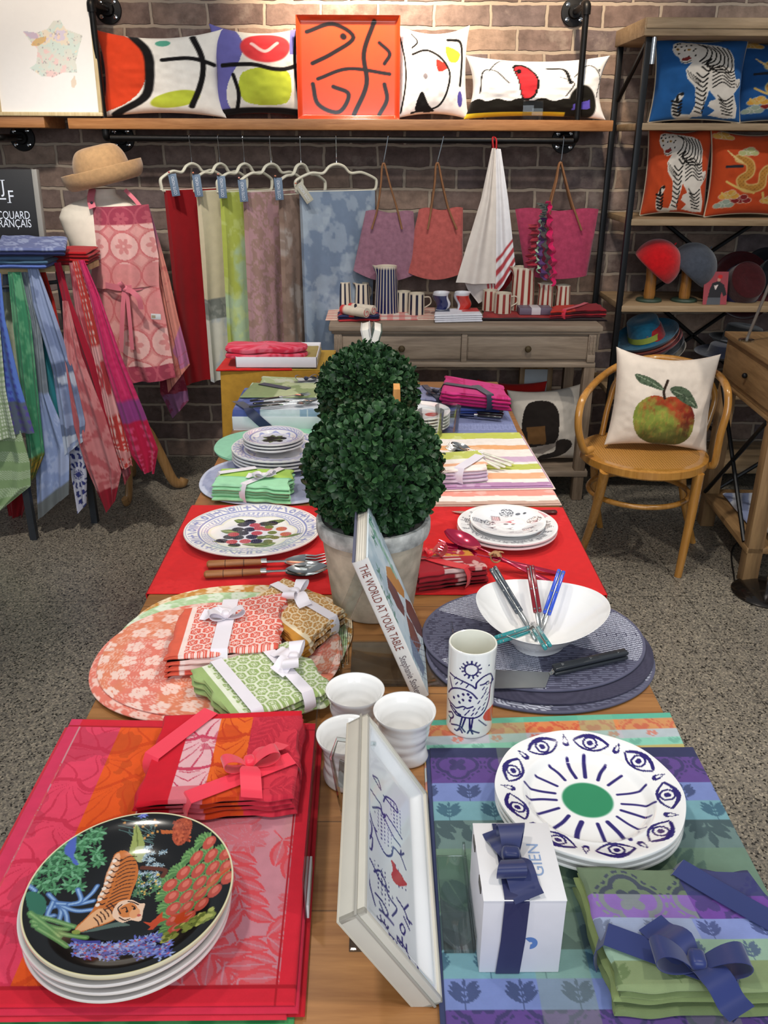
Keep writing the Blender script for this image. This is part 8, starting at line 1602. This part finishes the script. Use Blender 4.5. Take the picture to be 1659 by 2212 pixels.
mb = MB(); stbox(mb, (-.002, .05, zq-.175), (.012, DP-.05, zq-.045), .002); dr = obj('drawer', mb, SIDEW, root); mb = MB(); p = ST(-.012, DP/2, zq-.11); mb.ball(p, .011, 14); obj('knob', mb, IRON2, dr)
mb = MB(); stbox(mb, (-.004, -.002, zq-.212), (.012, DP, zq-.2), .002); obj('lower_moulding', mb, SIDEW, root)
for (x, y) in ((.03, .03), (.03, DP-.03), (WD-.04, .03), (WD-.04, DP-.03)): mb = MB(); stbox(mb, (x-.03, y-.03, 0), (x+.03, y+.03, zq-.2), .003); obj('leg', mb, SIDEZ, root)
mb = MB(); stbox(mb, (-.004, .0, .135), (WD-.01, DP, .16)); obj('lower_shelf', mb, SIDEW, root)
for (A, B) in (((.0, .05, zq-.22), (.0, DP-.05, .165)), ((.0, .05, .165), (.0, DP-.05, zq-.22))): mb = MB(); mb.tube([ST(*A), ST(*B)], .009, 8); obj('cross_brace', mb, IRON2, root)
for (A, B) in (((.08, -.005, zq-.22), (WD-.1, -.005, .165)), ((.08, -.005, .165), (WD-.1, -.005, zq-.22))): mb = MB(); mb.tube([ST(*A), ST(*B)], .009, 8); obj('cross_brace', mb, IRON2, root)
mb = MB(); z_ = .163+.02; slab(mb, [ST(.07, .10, z_), ST(.34, .10, z_), ST(.34, .40, z_), ST(.07, .40, z_)], .018, lambda x, y, W, H: ov(full(x, '#d4d8e0'), '#8490b4', (np.sin(x*90+y*30) > .2)), 50, 40, wav=.003); obj('folded_cloth', mb, CLOTH(), None, 'blue and white striped cloth folded on the lower shelf of the side table', 'cloth')
root = thing('display_stand', 'clear acrylic holder with a pale booklet on the side table lower shelf', 'stand', ST(.22, .32, .19)); mb = MB(); mb.box(ST(.22, .32, .30), (.17, .003, .22), Rt_ @ Rx(-.25), .001); obj('panel', mb, ACRYL(), root); mb = MB(); mb.box(ST(.23, .305, .285), (.12, .004, .17), Rt_ @ Rx(-.25), .0006, col=S('#c3cbd6')); obj('booklet', mb, PRINT(), root)
mb = MB(); z_ = .166+.03; slab(mb, [ST(.12, .44, z_), ST(.5, .44, z_), ST(.5, .6, z_), ST(.12, .6, z_)], .03, lambda x, y, W, H: ov(full(x, '#dfe2e8'), '#9fb2cc', fbm(x*26, y*26, 2) > .56), 40, 30, wav=.005); obj('folded_cloth', mb, CLOTH(), None, 'white and pale blue crumpled cloth on the lower shelf of the side table', 'cloth')
a, b = PZ(1612, 736, zq+.001), PY(1668, 600, 3.3); root = thing('sign_holder', 'slim grey rod of a tabletop sign holder on the side table', 'sign holder', a); mb = MB(); mb.tube([a, b, b+(b-a)*.3], .006, 8); obj('rod', mb, mat('brushed_grey', '#9a9590', .4, metal=.6), root); mb = MB(); mb.lathe([(0, 0), (.03, 0), (.03, .006), (0, .008)], 24, a); obj('foot', mb, ACRYL(), root)
cb = PZ(1656, 1282, 0.0); root = thing('floor_lamp', 'floor lamp with a round black base and a chrome pole, mostly out of frame', 'lamp', cb); mb = MB(); mb.lathe([(0, 0), (.128, 0), (.130, .006), (.118, .016), (.07, .030), (.02, .038), (0, .039)], 64, cb); obj('base', mb, mat('black_gloss', '#26221f', .22, metal=.6, coat=.5, noise=.03), root); tp = np.array([cb[0], cb[1], 1.5]); mb = MB(); mb.tube([cb+[0, 0, .03], tp], .009, 12); obj('pole', mb, CHROME(), root)
mb = MB(); mb.lathe([(0, 1.5), (.06, 1.5), (.17, 1.30), (.172, 1.30), (.062, 1.504), (0, 1.504)], 40, (cb[0]+.12, cb[1], 0)); obj('lamp_shade', mb, mat('black_shade', '#201e1d', .5), root)
mb = MB(); mb.tube(cr([cb+[-.06, -.02, .03], PZ(1592, 1262, .012), PZ(1584, 1235, .006), PZ(1580, 1200, .006), PZ(1586, 1180, .006), PZ(1600, 1168, .006)], 8), .0035, 8); obj('cord', mb, mat('black_cord', '#141312', .5), root)
ym = 3.86; MX = PY(228, 500, ym)[0]; zm = lambda py: PY(228, py, ym)[2]
root = thing('dress_form', 'cream dress form on a curved wooden tripod behind the linen rack', 'mannequin', (MX, ym, 0)); n = 64; th = np.linspace(0, 2*PI, n, endpoint=False)
secs = [(407, .050, .052, .012), (418, .052, .052, .01), (428, .075, .058, .006), (438, .125, .075, .0), (450, .168, .088, -.002), (470, .184, .100, -.004), (500, .172, .112, 0), (530, .155, .122, .004), (570, .132, .108, .006), (610, .120, .098, .008), (650, .140, .108, .008), (690, .165, .120, .006), (720, .168, .118, .006), (735, .120, .085, .006), (736, .0, .0, .006)]
sv = np.array(secs); t = np.linspace(0, len(sv)-1, 60); s_ = np.stack([np.interp(t, np.arange(len(sv)), sv[:, k]) for k in range(4)], 1); zz = np.array([zm(a) for a in s_[:, 0]])
P = np.stack([MX+s_[:, 3][:, None]+s_[:, 1][:, None]*np.sign(np.cos(th))*np.abs(np.cos(th))**.9, ym+s_[:, 2][:, None]*np.sin(th), np.repeat(zz[:, None], n, 1)], -1)
mb = MB(); mb.grid(P[::-1], None, cv=True); mb.add(P[0], [list(range(n))]); obj('torso', mb, mat('cream_jersey', '#d9cfbf', .8, noise=.04, bump=.1), root)
WDL = wood('tripod_wood', '#a98252', '#7d5a32', 1.5, 'Z', .4, .3); ctr_ = np.array([MX+.02, ym, 0])
mb = MB(); mb.tube([ctr_+[0, 0, .26], ctr_+[0, 0, zm(734)]], .02, 14); obj('pole', mb, WDL, root)
for e_ in (PZ(398, 1046, .02), PZ(272, 1088, .02), np.array([ctr_[0]-.12, ym+.3, .02])):
 d = (e_-ctr_)*[1, 1, 0]; p = cr([ctr_+[0, 0, .36], ctr_+d*.28+[0, 0, .33], ctr_+d*.52+[0, 0, .20], ctr_+d*.75+[0, 0, .055], ctr_+d*.95+[0, 0, .028], ctr_+d*1.02+[0, 0, .05]], 7); mb = MB(); mb.tube(p, .024, 12, flat=(1, .6)); obj('leg', mb, WDL, root)
c = PY(229, 392, ym); R = Ry(-.22) @ Rx(.05); HC_ = mat('straw_felt', '#b08a60', .9, noise=.12, nscale=60, bump=.4, bscale=160, sheen=.2); root = thing('straw_hat', 'tan upturned brim hat resting on the neck of the dress form', 'hat', c)
prof = cr([(0, .150), (.05, .150), (.085, .138), (.108, .10), (.116, .05), (.120, .012), (.128, .0), (.150, .006), (.166, .032), (.168, .062), (.165, .064), (.160, .036), (.146, .014), (.128, .008), (.118, .012), (.0, .012)], 5); prof[:, 1] -= .01
n = 64; mb = MB(); mb.lathe([tuple(p) for p in prof[:28]], n, c, R, sy=1.06); 
b = prof[27:]; P = []
mb2 = MB(); mb2.lathe([tuple(p) for p in prof[26:]], n, c, R, sy=1.06); obj('crown', mb, HC_, root); obj('brim', mb2, HC_, root)
mb = MB(); mb.lathe([(.1205, .004), (.1215, .010), (.1195, .020), (.1185, .020)], n, c, R, sy=1.06); obj('hat_band', mb, mat('tan_cord', '#a07a50', .9), root)
ya_ = ym-.115; zA0, zA1 = PY(250, 446, ya_)[2], PY(250, 826, ya_)[2]
def apronp(x, y, W, H):
 u, v = x/W, y/H; c = full(x, '#c9787a'); c = ov(c, '#cf8a86', sst(.3, .6, fbm(x*6, y*5, 3))); X, Y = x/.125, y/.128; i = np.floor(X); du, dv = X-i-.5, Y-np.floor(Y)-.5; R = np.hypot(du, dv)
 pale = (((v > .13) & (v < .36)) | ((v > .70) & (v < .90))); circ = (R < .47); c = ov(c, '#e0b4ae', circ*pale*.9); c = ov(c, '#d58a8a', circ*(~pale)*.6); c = ov(c, '#c46a6c', (np.abs(R-.485) < .02)); th_ = np.arctan2(dv, du); fl = (R < .30*(.45+.55*np.abs(np.cos(3*th_)))) & (R > .05) ; c = ov(c, '#cd8684', fl); dia = (np.abs((X % 1)-.0)+np.abs((Y % 1)-.0) < .22) | (np.abs((X % 1)-1)+np.abs((Y % 1)-1) < .22) | (np.abs((X % 1)-1)+np.abs((Y % 1)) < .22) | (np.abs((X % 1))+np.abs((Y % 1)-1) < .22); c = ov(c, '#e0aaa4', dia*.6)
 k = (v < .125) | (v > .90); c = ov(c, '#98384e', k*.92); c = ov(c, '#b85a68', k*(fl | (np.abs(R-.485) < .03))*.8); return c
root = thing('apron', 'pink jacquard apron with pale medallions worn by the dress form', 'apron', (MX, ya_, zA1))
bend = lambda u, t: .075*(2*u-1)**2*(1-.45*t)-.015*np.sin(PI*u)*(t < .5)+.0*t
mb = MB(); drape(mb, [((181, 448), (310, 444)), ((178, 500), (322, 498)), ((176, 560), (334, 560)), ((180, 625), (336, 622)), ((176, 700), (352, 700)), ((188, 770), (364, 770)), ((226, 832), (374, 822))], ya_-.02, 2.2, .016, apronp, 130, 200, ph=.6, bend=bend); obj('skirt', mb, CLOTH(), root)
PNK = S('#d0707e'); mb = MB(); strip(mb, cr([PY(200, 450, ya_-.0), PY(196, 430, ya_+.03), PY(200, 408, ya_+.07)], 5), (0, -1, .3), .030, .0015, PNK); st_ = obj('neck_strap', mb, SATIN(), root); mb = MB(); mb.ball(PY(198, 438, ya_+.012), (.006, .003, .006), 10); obj('snap', mb, mat('dark_snap', '#2a2430', .3), st_)
mb = MB(); strip(mb, cr([PY(303, 446, ya_+.04), PY(290, 430, ya_+.06), PY(270, 410, ya_+.08)], 5), (0, -1, .3), .016, .0015, PNK); obj('neck_strap', mb, SATIN(), root)
ty_ = ya_-.055; mb = MB(); strip(mb, cr([PY(193, 606, ty_+.11), PY(215, 613, ty_+.045), PY(262, 622, ty_+.0), PY(300, 620, ty_+.045), PY(330, 608, ty_+.11)], 6), (0, -1, 0), .026, .0015, PNK); obj('waist_tie', mb, SATIN(), root)
kn = PY(270, 624, ty_-.008); mb = MB(); mb.ball(kn, (.016, .010, .014), 12, col=PNK)
for a, b, c_, d_ in (((268, 628), (264, 690), (262, 760), .018), ((274, 628), (280, 690), (286, 755), .016)): strip(mb, cr([PY(*a, ty_-.01), PY(*b, ty_-.012), PY(*c_, ty_-.01)], 6), (0, -1, 0), d_, .0012, PNK)
strip(mb, cr([kn, PY(285, 630, ty_-.03), PY(300, 645, ty_-.03), PY(305, 668, ty_-.02)], 6), (0, -1, .2), .022, .0012, PNK); strip(mb, cr([kn, PY(262, 616, ty_-.03), PY(258, 610, ty_-.03), PY(268, 620, ty_-.01)], 6), (0, -1, .2), .018, .0012, PNK); obj('bow', mb, SATIN(), root)
mb = MB(); p = PY(337, 684, ya_-.01); mb.box(p, (.042, .002, .024), Ry(.05), .0004, col=S('#c6c9cc')); mb.box(p+[-.010, -.0012, 0], (.016, .001, .012), Ry(.05), 0, col=S('#9a8f78')); obj('care_tag', mb, PRINT(), root)
def mauve(x, y, W, H):
 u, v = x/W, y/H; c = full(x, '#c98072'); c = ov(c, '#8a4a6c', (1-sst(.18, .38, v+.1*u))); c = ov(c, '#d8aaa0', sst(.52, .68, fbm(x*9, y*6, 4))*(v > .3)*.8); c = ov(c, '#b06a90', poly(u, v, [(.45, .78), (1.1, .62), (1.1, 1.0), (.7, .95)])); return ov(c, '#a84a4a', ((np.abs(fbm(x*14, y*10, 7)-.5) < .02))*.5)
mb = MB(); drape(mb, [((312, 450), (322, 450)), ((322, 540), (345, 530)), ((326, 620), (364, 600)), ((338, 700), (384, 690)), ((352, 780), (400, 752)), ((362, 850), (408, 790))], ym-.02, 2.2, .02, mauve, 70, 120, ph=.3); obj('draped_cloth', mb, CLOTH(), None, 'mauve and coral tablecloth hanging from the shoulder of the dress form', 'tablecloth')
mb = MB(); drape(mb, [((345, 800), (390, 795)), ((345, 850), (404, 842)), ((372, 905), (406, 868))], ym+.05, 1.3, .015, dmk('#7c2438', '#9a4654', 3, 22, .5, .55, '#8a5a80'), 40, 50); obj('draped_cloth', mb, CLOTH(), None, 'dark wine cloth corner hanging below the mauve one beside the dress form', 'tablecloth')
yr = 3.46; RK = mat('charcoal_steel', '#3a3d42', .5, metal=.4); zr_t = PY(60, 588, yr)[2]
a, b = PZ(75, 1164, 0), PZ(206, 1128, 0); xq1 = PY(180, 575, yr)[0]
root = thing('linen_rack', 'charcoal steel rack hung with coloured tea towels', 'rack', ((a[0]+b[0])/2, (a[1]+b[1])/2, 0))
cor = [np.array([a[0]-.75, a[1]+.1, 0]), np.array([a[0], a[1], 0]), np.array([b[0], b[1], 0]), np.array([b[0]-.8, b[1]+.22, 0])]
for c in cor: mb = MB(); mb.b2(c-[.014, .014, 0], c+[.014, .014, zr_t]); obj('leg', mb, RK, root)
mb = MB(); 
top = [np.array([cor[0][0], cor[0][1], zr_t]), np.array([cor[1][0], cor[1][1], zr_t]), np.array([xq1, cor[2][1]-.03, zr_t]), np.array([xq1, cor[2][1]+.10, zr_t]), np.array([cor[0][0], cor[2][1]+.22, zr_t])]
mb.prism(np.array([p[:2] for p in top]), .022, lambda q, d: np.c_[q, np.full(len(q), zr_t+d)]); obj('top_board', mb, wood('pale_board', '#c2a87a', '#97804f', 1, 'X'), root)
for A, B in ((0, 1), (1, 2)):
 mb = MB(); pa, pb = cor[A]+[0, 0, zr_t-.05], cor[B]+[0, 0, zr_t-.05]; mb.tube([pa, pb], .008, 8); obj('peg_rail', mb, RK, root)
def towel(lab, rows, Y, col, nf=1.6, amp=.016, ph=0, nu=40, nv=80):
 mb = MB(); drape(mb, rows, Y, nf, amp, col, nu, nv, ph=ph); obj('tea_towel', mb, COTTON(), None, lab, 'tea towel', 'tea towels hung round the rack')
def two(a, b, at, pa=None, pb=None, s=26):
 fa, fb = dmk(a, pa or a, 3, s), dmk(b, pb or b, 5, s); return lambda x, y, W, H: np.where((y > at*H)[:, None], fb(x, y, W, H), fa(x, y, W, H))
dots = lambda base, dot, s=.016: (lambda x, y, W, H: ov(full(x, base), dot, np.hypot((x/s) % 1-.5, (y/s) % 1-.5) < .27))
def waffle(x, y, W, H): return ov(full(x, '#8fa27c'), '#cfd6c4', (np.abs((x/.009) % 1-.5) < .3) & (np.abs((y/.009) % 1-.5) < .3))
def bluedot(x, y, W, H): c = dots('#5a78c4', '#4a54b0', .03)(x, y, W, H); k = y > .80*H; c = ov(c, '#5c6678', k); return ov(c, '#5a4f9a', k*(np.hypot((x/.035) % 1-.5, (y/.03) % 1-.5) < .34))
def sunburst(x, y, W, H): th_ = np.arctan2(y-.5*H, x-.5*W); R = np.hypot(x-.5*W, y-.5*H)/.06; return ov(full(x, '#bcbccb'), '#2f3570', ((np.sin(th_*16+np.floor(R*3)*1.2) > 0) & (np.sin(R*9) > -.5)) | (R < .2))
def greyleaf(x, y, W, H): v = y/H; c = full(x, '#8f9cbc'); c = ov(c, '#7683a4', sst(.5, .56, fbm(x*16, y*14, 5))); c = ov(c, '#65718e', (v > .52)*(fbm(x*14, y*14, 2) > .5)); c = ov(c, '#b4bccb', (v > .52)*(fbm(x*13, y*13, 12) > .55)); return ov(c, '#5a6684', (np.abs(v-.5) < .03))
def dottedred(x, y, W, H): v = y/H; c = dots('#b83a36', '#d8b0a8', .017)(x, y, W, H); k = (v > .42) & (v < .66); c = ov(c, '#d49a98', k); c = ov(c, '#b03a40', k*np.maximum(petals(x, y, W*.5, H*.54, .05, 8, 0, .8), 0)); return ov(c, '#c88a88', (v > .8)*(fbm(x*40, y*40, 3) > .5))
def grape(x, y, W, H): v = y/H; c = full(x, '#b82458'); c = ov(c, '#c8386a', (np.hypot((x/.026) % 1-.5, (y/.024+.5*np.floor(x/.026)) % 1-.5) < .42)*.8); k = (v > .55) & (v < .64); c = ov(c, '#8a3a78', k); c = ov(c, '#b01a40', (v >= .64)); c = ov(c, '#c8406a', (v >= .66)*(np.hypot((x/.04) % 1-.5, (y/.04) % 1-.5) < .3)); return c
towel('dark red tea towel low behind the pale green ones on the rack', [((10, 980), (60, 985)), ((5, 1060), (60, 1080)), ((20, 1130), (48, 1118))], 3.62, plainmat('#8a1c22'))
towel('cream grey tea towel hanging between the blue dotted and green ones', [((4, 586), (26, 586)), ((4, 700), (44, 700)), ((14, 860), (62, 868))], 3.50, two('#8494a6', '#a9b09a', .2, '#8fa0b2', '#b8bfa8'), ph=1)
towel('green leaf pattern tea towel with an ochre lower part on the rack', [((16, 588), (46, 588)), ((26, 700), (68, 690)), ((44, 860), (84, 850)), ((58, 1000), (98, 980)), ((62, 1045), (76, 1030))], 3.39, lambda x, y, W, H: np.where((y > .74*H)[:, None], dmk('#5f6a2c', '#9a7a2a', 3, 26)(x, y, W, H), dmk('#3f8460', '#6aa47c', 5, 20)(x, y, W, H)), ph=.5)
towel('grey tea towel with a pale blue lower half on the rack', [((42, 588), (60, 588)), ((56, 700), (86, 700)), ((66, 850), (104, 850)), ((76, 1000), (150, 960)), ((80, 1125), (150, 1066))], 3.42, lambda x, y, W, H: np.where((y > .93*H)[:, None], full(x, '#6a6f70'), two('#76808a', '#8a9ac0', .5, '#8f98a0', '#a9b4d2', 18)(x, y, W, H)), ph=2, nu=50)
towel('plain teal tea towel hanging beside the blue grey ones', [((54, 600), (64, 598)), ((72, 700), (92, 700)), ((100, 880), (132, 880)), ((112, 905), (130, 945))], 3.47, plainmat('#2f7f8a'), ph=.3)
towel('pale blue tea towel with grey leaves and a fringed end', [((58, 580), (82, 578)), ((70, 660), (112, 660)), ((112, 800), (156, 790)), ((128, 910), (184, 910)), ((138, 985), (184, 950))], 3.40, greyleaf, ph=1.4, nu=56)
towel('navy and white sunburst tea towel low on the rack', [((148, 950), (176, 955)), ((152, 1030), (188, 1020)), ((166, 1112), (188, 1088))], 3.44, sunburst, nf=.8)
towel('bright red tea towel squeezed between the blue and crimson ones', [((80, 580), (96, 577)), ((98, 640), (118, 650)), ((122, 720), (136, 735))], 3.48, plainmat('#a82018'), nf=.8)
towel('salmon pink floral tea towel with a dark red corner', [((134, 650), (146, 650)), ((140, 780), (176, 770)), ((160, 920), (226, 900)), ((186, 1010), (262, 1020)), ((228, 1110), (250, 1080))], 3.40, lambda x, y, W, H: np.where((y > .88*H)[:, None], full(x, '#8c1c2c'), dmk('#b05a5e', '#c88484', 4, 18, .5)(x, y, W, H)), ph=2.2, nu=56)
towel('plain crimson tea towel hanging among the floral ones', [((117, 568), (130, 566)), ((136, 660), (152, 650)), ((178, 800), (206, 790)), ((236, 975), (258, 975))], 3.43, plainmat('#9c1830'), nf=1)
towel('rose floral tea towel hanging behind the dotted one', [((148, 568), (164, 566)), ((162, 680), (190, 660)), ((200, 820), (232, 810)), ((252, 985), (276, 985)), ((268, 1050), (284, 1020))], 3.45, dmk('#a84450', '#c47a80', 6, 20, .5), ph=1)
towel('red tea towel with white dots and a pink leaf panel', [((156, 564), (178, 562)), ((176, 660), (206, 650)), ((204, 790), (242, 780)), ((240, 960), (278, 950)), ((262, 1015), (288, 1005))], 3.41, dottedred, ph=.2, nu=56)
towel('raspberry tea towel with a grape pattern, the outermost on the rack', [((168, 562), (182, 562)), ((192, 640), (216, 640)), ((222, 780), (262, 770)), ((258, 900), (312, 890)), ((282, 985), (342, 970)), ((306, 1020), (334, 1022))], 3.38, grape, ph=1.1, nu=60)
towel('blue tea towel with violet dots and a dotted border, nearest on the rack', [((-60, 590), (2, 590)), ((-60, 690), (12, 690)), ((-50, 820), (42, 820)), ((-40, 950), (76, 934))], 3.34, bluedot, ph=.7, nu=60)
towel('white and green waffle tea towel below the blue dotted one', [((-60, 700), (-2, 680)), ((-60, 860), (14, 840)), ((-60, 960), (36, 946))], 3.31, waffle, ph=.2, nu=60)
towel('pale green jacquard tea towel hanging lowest in front', [((-60, 930), (44, 930)), ((-60, 1000), (64, 1000)), ((-60, 1070), (66, 1050)), ((-60, 1160), (4, 1100))], 3.36, lambda x, y, W, H: ov(full(x, '#8aa474'), '#b4c4a4', (np.abs(((x+y)/.012) % 1-.5) < .25)*(np.sin(y*60) > 0)), ph=1.7, nu=60)
zt_ = zr_t+.024
def stk(q, n, t, cols, labs, seed, grp, jit=.006):
 for k in range(n):
  mb = MB(); slab(mb, qoff(q, (jit*math.sin(k*2.3+seed), 0, -t*k)), t*.95, cols[k] if callable(cols[k]) else plainmat(cols[k]), 36, 24, wav=.004, seed=seed+k, bulge=t*.5); obj('folded_towel', mb, COTTON(), None, labs[k], 'tea towel', grp)
yt0 = 3.38; zq = lambda py: PY(60, py, yt0)[2]
xq = lambda px: PY(px, 560, yt0)[0]
t_ = (zq(545)-zt_)/4; q = [np.array(p) for p in ((xq(-80), yt0+.24, zq(545)), (xq(94), yt0+.24, zq(545)), (xq(96), yt0, zq(545)), (xq(-80), yt0, zq(545)))]
stk(q, 4, t_, [lambda x, y, W, H: ov(full(x, '#7480b4'), '#54699a', x/W > .55), '#4f6a8c', '#48647c', '#5468a8'], ['violet blue folded towel, topmost of the blue pile on the rack', 'teal blue folded towel, second in the pile on the rack', 'third folded towel of the blue pile on the rack', 'lowest blue folded towel of the pile on the rack'], 3, 'blue folded towels on the rack')
q = [np.array(p) for p in ((xq(-40), yt0+.22, zq(520)), (xq(110), yt0+.18, zq(522)), (xq(140), yt0-.01, zq(534)), (xq(0), yt0-.02, zq(534)))]
stk(q, 2, .016, [dmk('#5a628a', '#8f98b4', 3, 40), '#20264a'], ['grey blue patterned napkin lying on the blue towels below the sign', 'dark navy folded napkin on the blue towels below the sign'], 7, 'navy napkins on the rack')
y2 = 3.5; z2 = lambda py: PY(140, py, y2)[2]; x2_ = lambda px: PY(px, 545, y2)[0]; t_ = .013
q = [np.array(p) for p in ((x2_(110), y2+.2, z2(544)), (x2_(176), y2+.2, z2(544)), (x2_(186), y2, z2(544)), (x2_(96), y2, z2(544)))]
stk(q, 4, t_, ['#a0161c', '#8c1218', '#9a141a', '#84141c'], ['bright red folded napkin, topmost of the red pile on the rack', 'second red folded napkin of the pile on the rack', 'third red folded napkin of the pile on the rack', 'lowest red folded napkin of the pile on the rack'], 11, 'red folded napkins on the rack', .004)
ysn = 3.70; A_ = PY(100, 516, ysn); top_ = PY(79, 366, ysn+.02); exs = uvec(np.array([1, .0, 0])); eys = uvec(top_-A_); hS = np.linalg.norm(top_-A_); eys = uvec(eys*[0, 1, 1]); nS = np.cross(exs, eys)
root = thing('shop_sign', 'black shop sign with white lettering standing on the linen rack', 'sign', (A_[0]-.2, ysn, A_[2]-.05)); Rs_ = np.stack([exs, -nS*-1, eys], 1)
P0 = A_-eys*.03
mb = MB(); cS = P0-exs*(.335)+eys*(hS/2+.015); Rsg = np.stack([exs, -nS, eys], 1); mb.box(cS, (.62, .014, hS+.03), Rsg, .001, col=S('#1c1c1e')); obj('panel', mb, mat('matte_black_panel', '#1b1b1e', .6), root)
mb = MB(); 
mb.box(P0-exs*.012+eys*(hS/2+.015)+nS*.0, (.020, .03, hS+.03), Rsg, .001, col=S('#8f8c86')); obj('side_edge', mb, PRINT(), root)
mb = MB(); WH = '#dfe4ee'
def sg(px, py): return PP(px, py, cS+nS*.0074, nS)
for tx, px, py, hpx, sx in (('JACQUARD', 66, 473, 17, .72), ('FRANÇAIS', 69, 491, 17, .74)):
 p = sg(px, py); p2 = sg(px, py-hpx); put_text(mb, tx, p, exs, eys, np.linalg.norm(p2-p)/.70, WH, 'RIGHT', .0006, sx=sx)
obj('lettering', mb, PRINT(), root, 'white lettering'); mb = MB()
for tx, px, py, hpx in (('L', -13, 431, 24), ('J', 4, 416, 27), ('F', 18, 437, 26)):
 p = sg(px, py); p2 = sg(px, py-hpx); hh = np.linalg.norm(p2-p); put_text(mb, tx, p, exs, eys, hh/.70, WH, 'LEFT', .0006, sx=1.7 if tx == 'L' else .85)
 w_ = hh*.42
 for yy, xo in {'L': ((0, 0),), 'J': ((hh, .08),), 'F': ((0, 0),)}[tx]: mb.add(np.array([p+exs*(xo*hh-.08*hh)+eys*yy, p+exs*(xo*hh+.28*hh)+eys*yy, p+exs*(xo*hh+.28*hh)+eys*(yy-hh*.05), p+exs*(xo*hh-.08*hh)+eys*(yy-hh*.05)])+nS*.0007, [[0, 3, 2, 1]], 0, S(WH))
obj('monogram', mb, PRINT(), root, 'white interlocked letters')
W = bpy.data.worlds.new('shop_ambient'); SC.world = W; W.use_nodes = True
W.node_tree.nodes['Background'].inputs[0].default_value = (.82, .9, 1.0, 1); W.node_tree.nodes['Background'].inputs[1].default_value = .28
def lamp(name, kind, loc, tgt, energy, col, size=.1, spot=60, blend=.5, sy=None):
 l = bpy.data.lights.new(name, kind); l.energy = energy; l.color = col
 if kind == 'SPOT': l.spot_size = math.radians(spot); l.spot_blend = blend; l.shadow_soft_size = size
 elif kind == 'AREA':
  l.size = size
  if sy: l.shape = 'RECTANGLE'; l.size_y = sy
 o = bpy.data.objects.new(name, l); COL.objects.link(o); o.location = loc
 o.rotation_euler = (Vector(tgt)-Vector(loc)).to_track_quat('-Z', 'Y').to_euler(); return o
WARM = (1.0, .80, .58); NEUT = (1.0, .93, .84); COOL = (.86, .93, 1.0)
lamp('window_daylight', 'AREA', (.3, -2.2, 2.3), (0, 2, .7), 78, COOL, 3.2, sy=1.8)
lamp('ceiling_spot', 'SPOT', (-.10, 3.75, 3.0), (-.08, 4.45, 2.34), 520, WARM, .05, 66, 1.0)
lamp('ceiling_spot', 'SPOT', (.7, 3.6, 3.0), (.75, 4.45, 2.1), 150, WARM, .05, 66, 1.0)
lamp('ceiling_spot', 'SPOT', (.25, 1.9, 3.0), (1.5, 3.25, .6), 110, NEUT, .06, 42, .8)
lamp('ceiling_spot', 'SPOT', (-1.2, 3.3, 3.0), (-1.6, 4.3, 1.95), 62, WARM, .05, 60, .9)
for x, y, tx, ty, tz, e in ((-.7, .4, -.2, .9, .75, 50), (.9, .4, .3, .9, .75, 46), (-.8, 1.5, -.2, 1.6, .75, 48), (.9, 1.6, .35, 1.9, .75, 70), (.3, 2.3, .2, 2.5, .75, 62)):
 lamp('ceiling_spot', 'SPOT', (x, y, 3.0), (tx, ty, tz), e, NEUT, .06, 62, .7)
for x, y, tx, ty, tz, e in ((2.2, 1.4, 1.35, 2.9, .3, 110), (2.1, 2.7, 1.9, 4.4, 1.6, 62), (-.9, 2.2, -1.25, 3.7, .95, 190), (.3, 2.3, .5, 4.2, .9, 85), (-.5, 2.5, -.7, 4.3, 1.2, 60), (.4, 2.6, .5, 4.4, 1.9, 40)):
 lamp('ceiling_spot', 'SPOT', (x, y, 3.0), (tx, ty, tz), e, NEUT, .06, 58, .8)
vs = SC.view_settings; vs.view_transform = 'Standard'; vs.look = 'None'; vs.exposure = 0.0; vs.gamma = 1.0; vs.use_curve_mapping = False
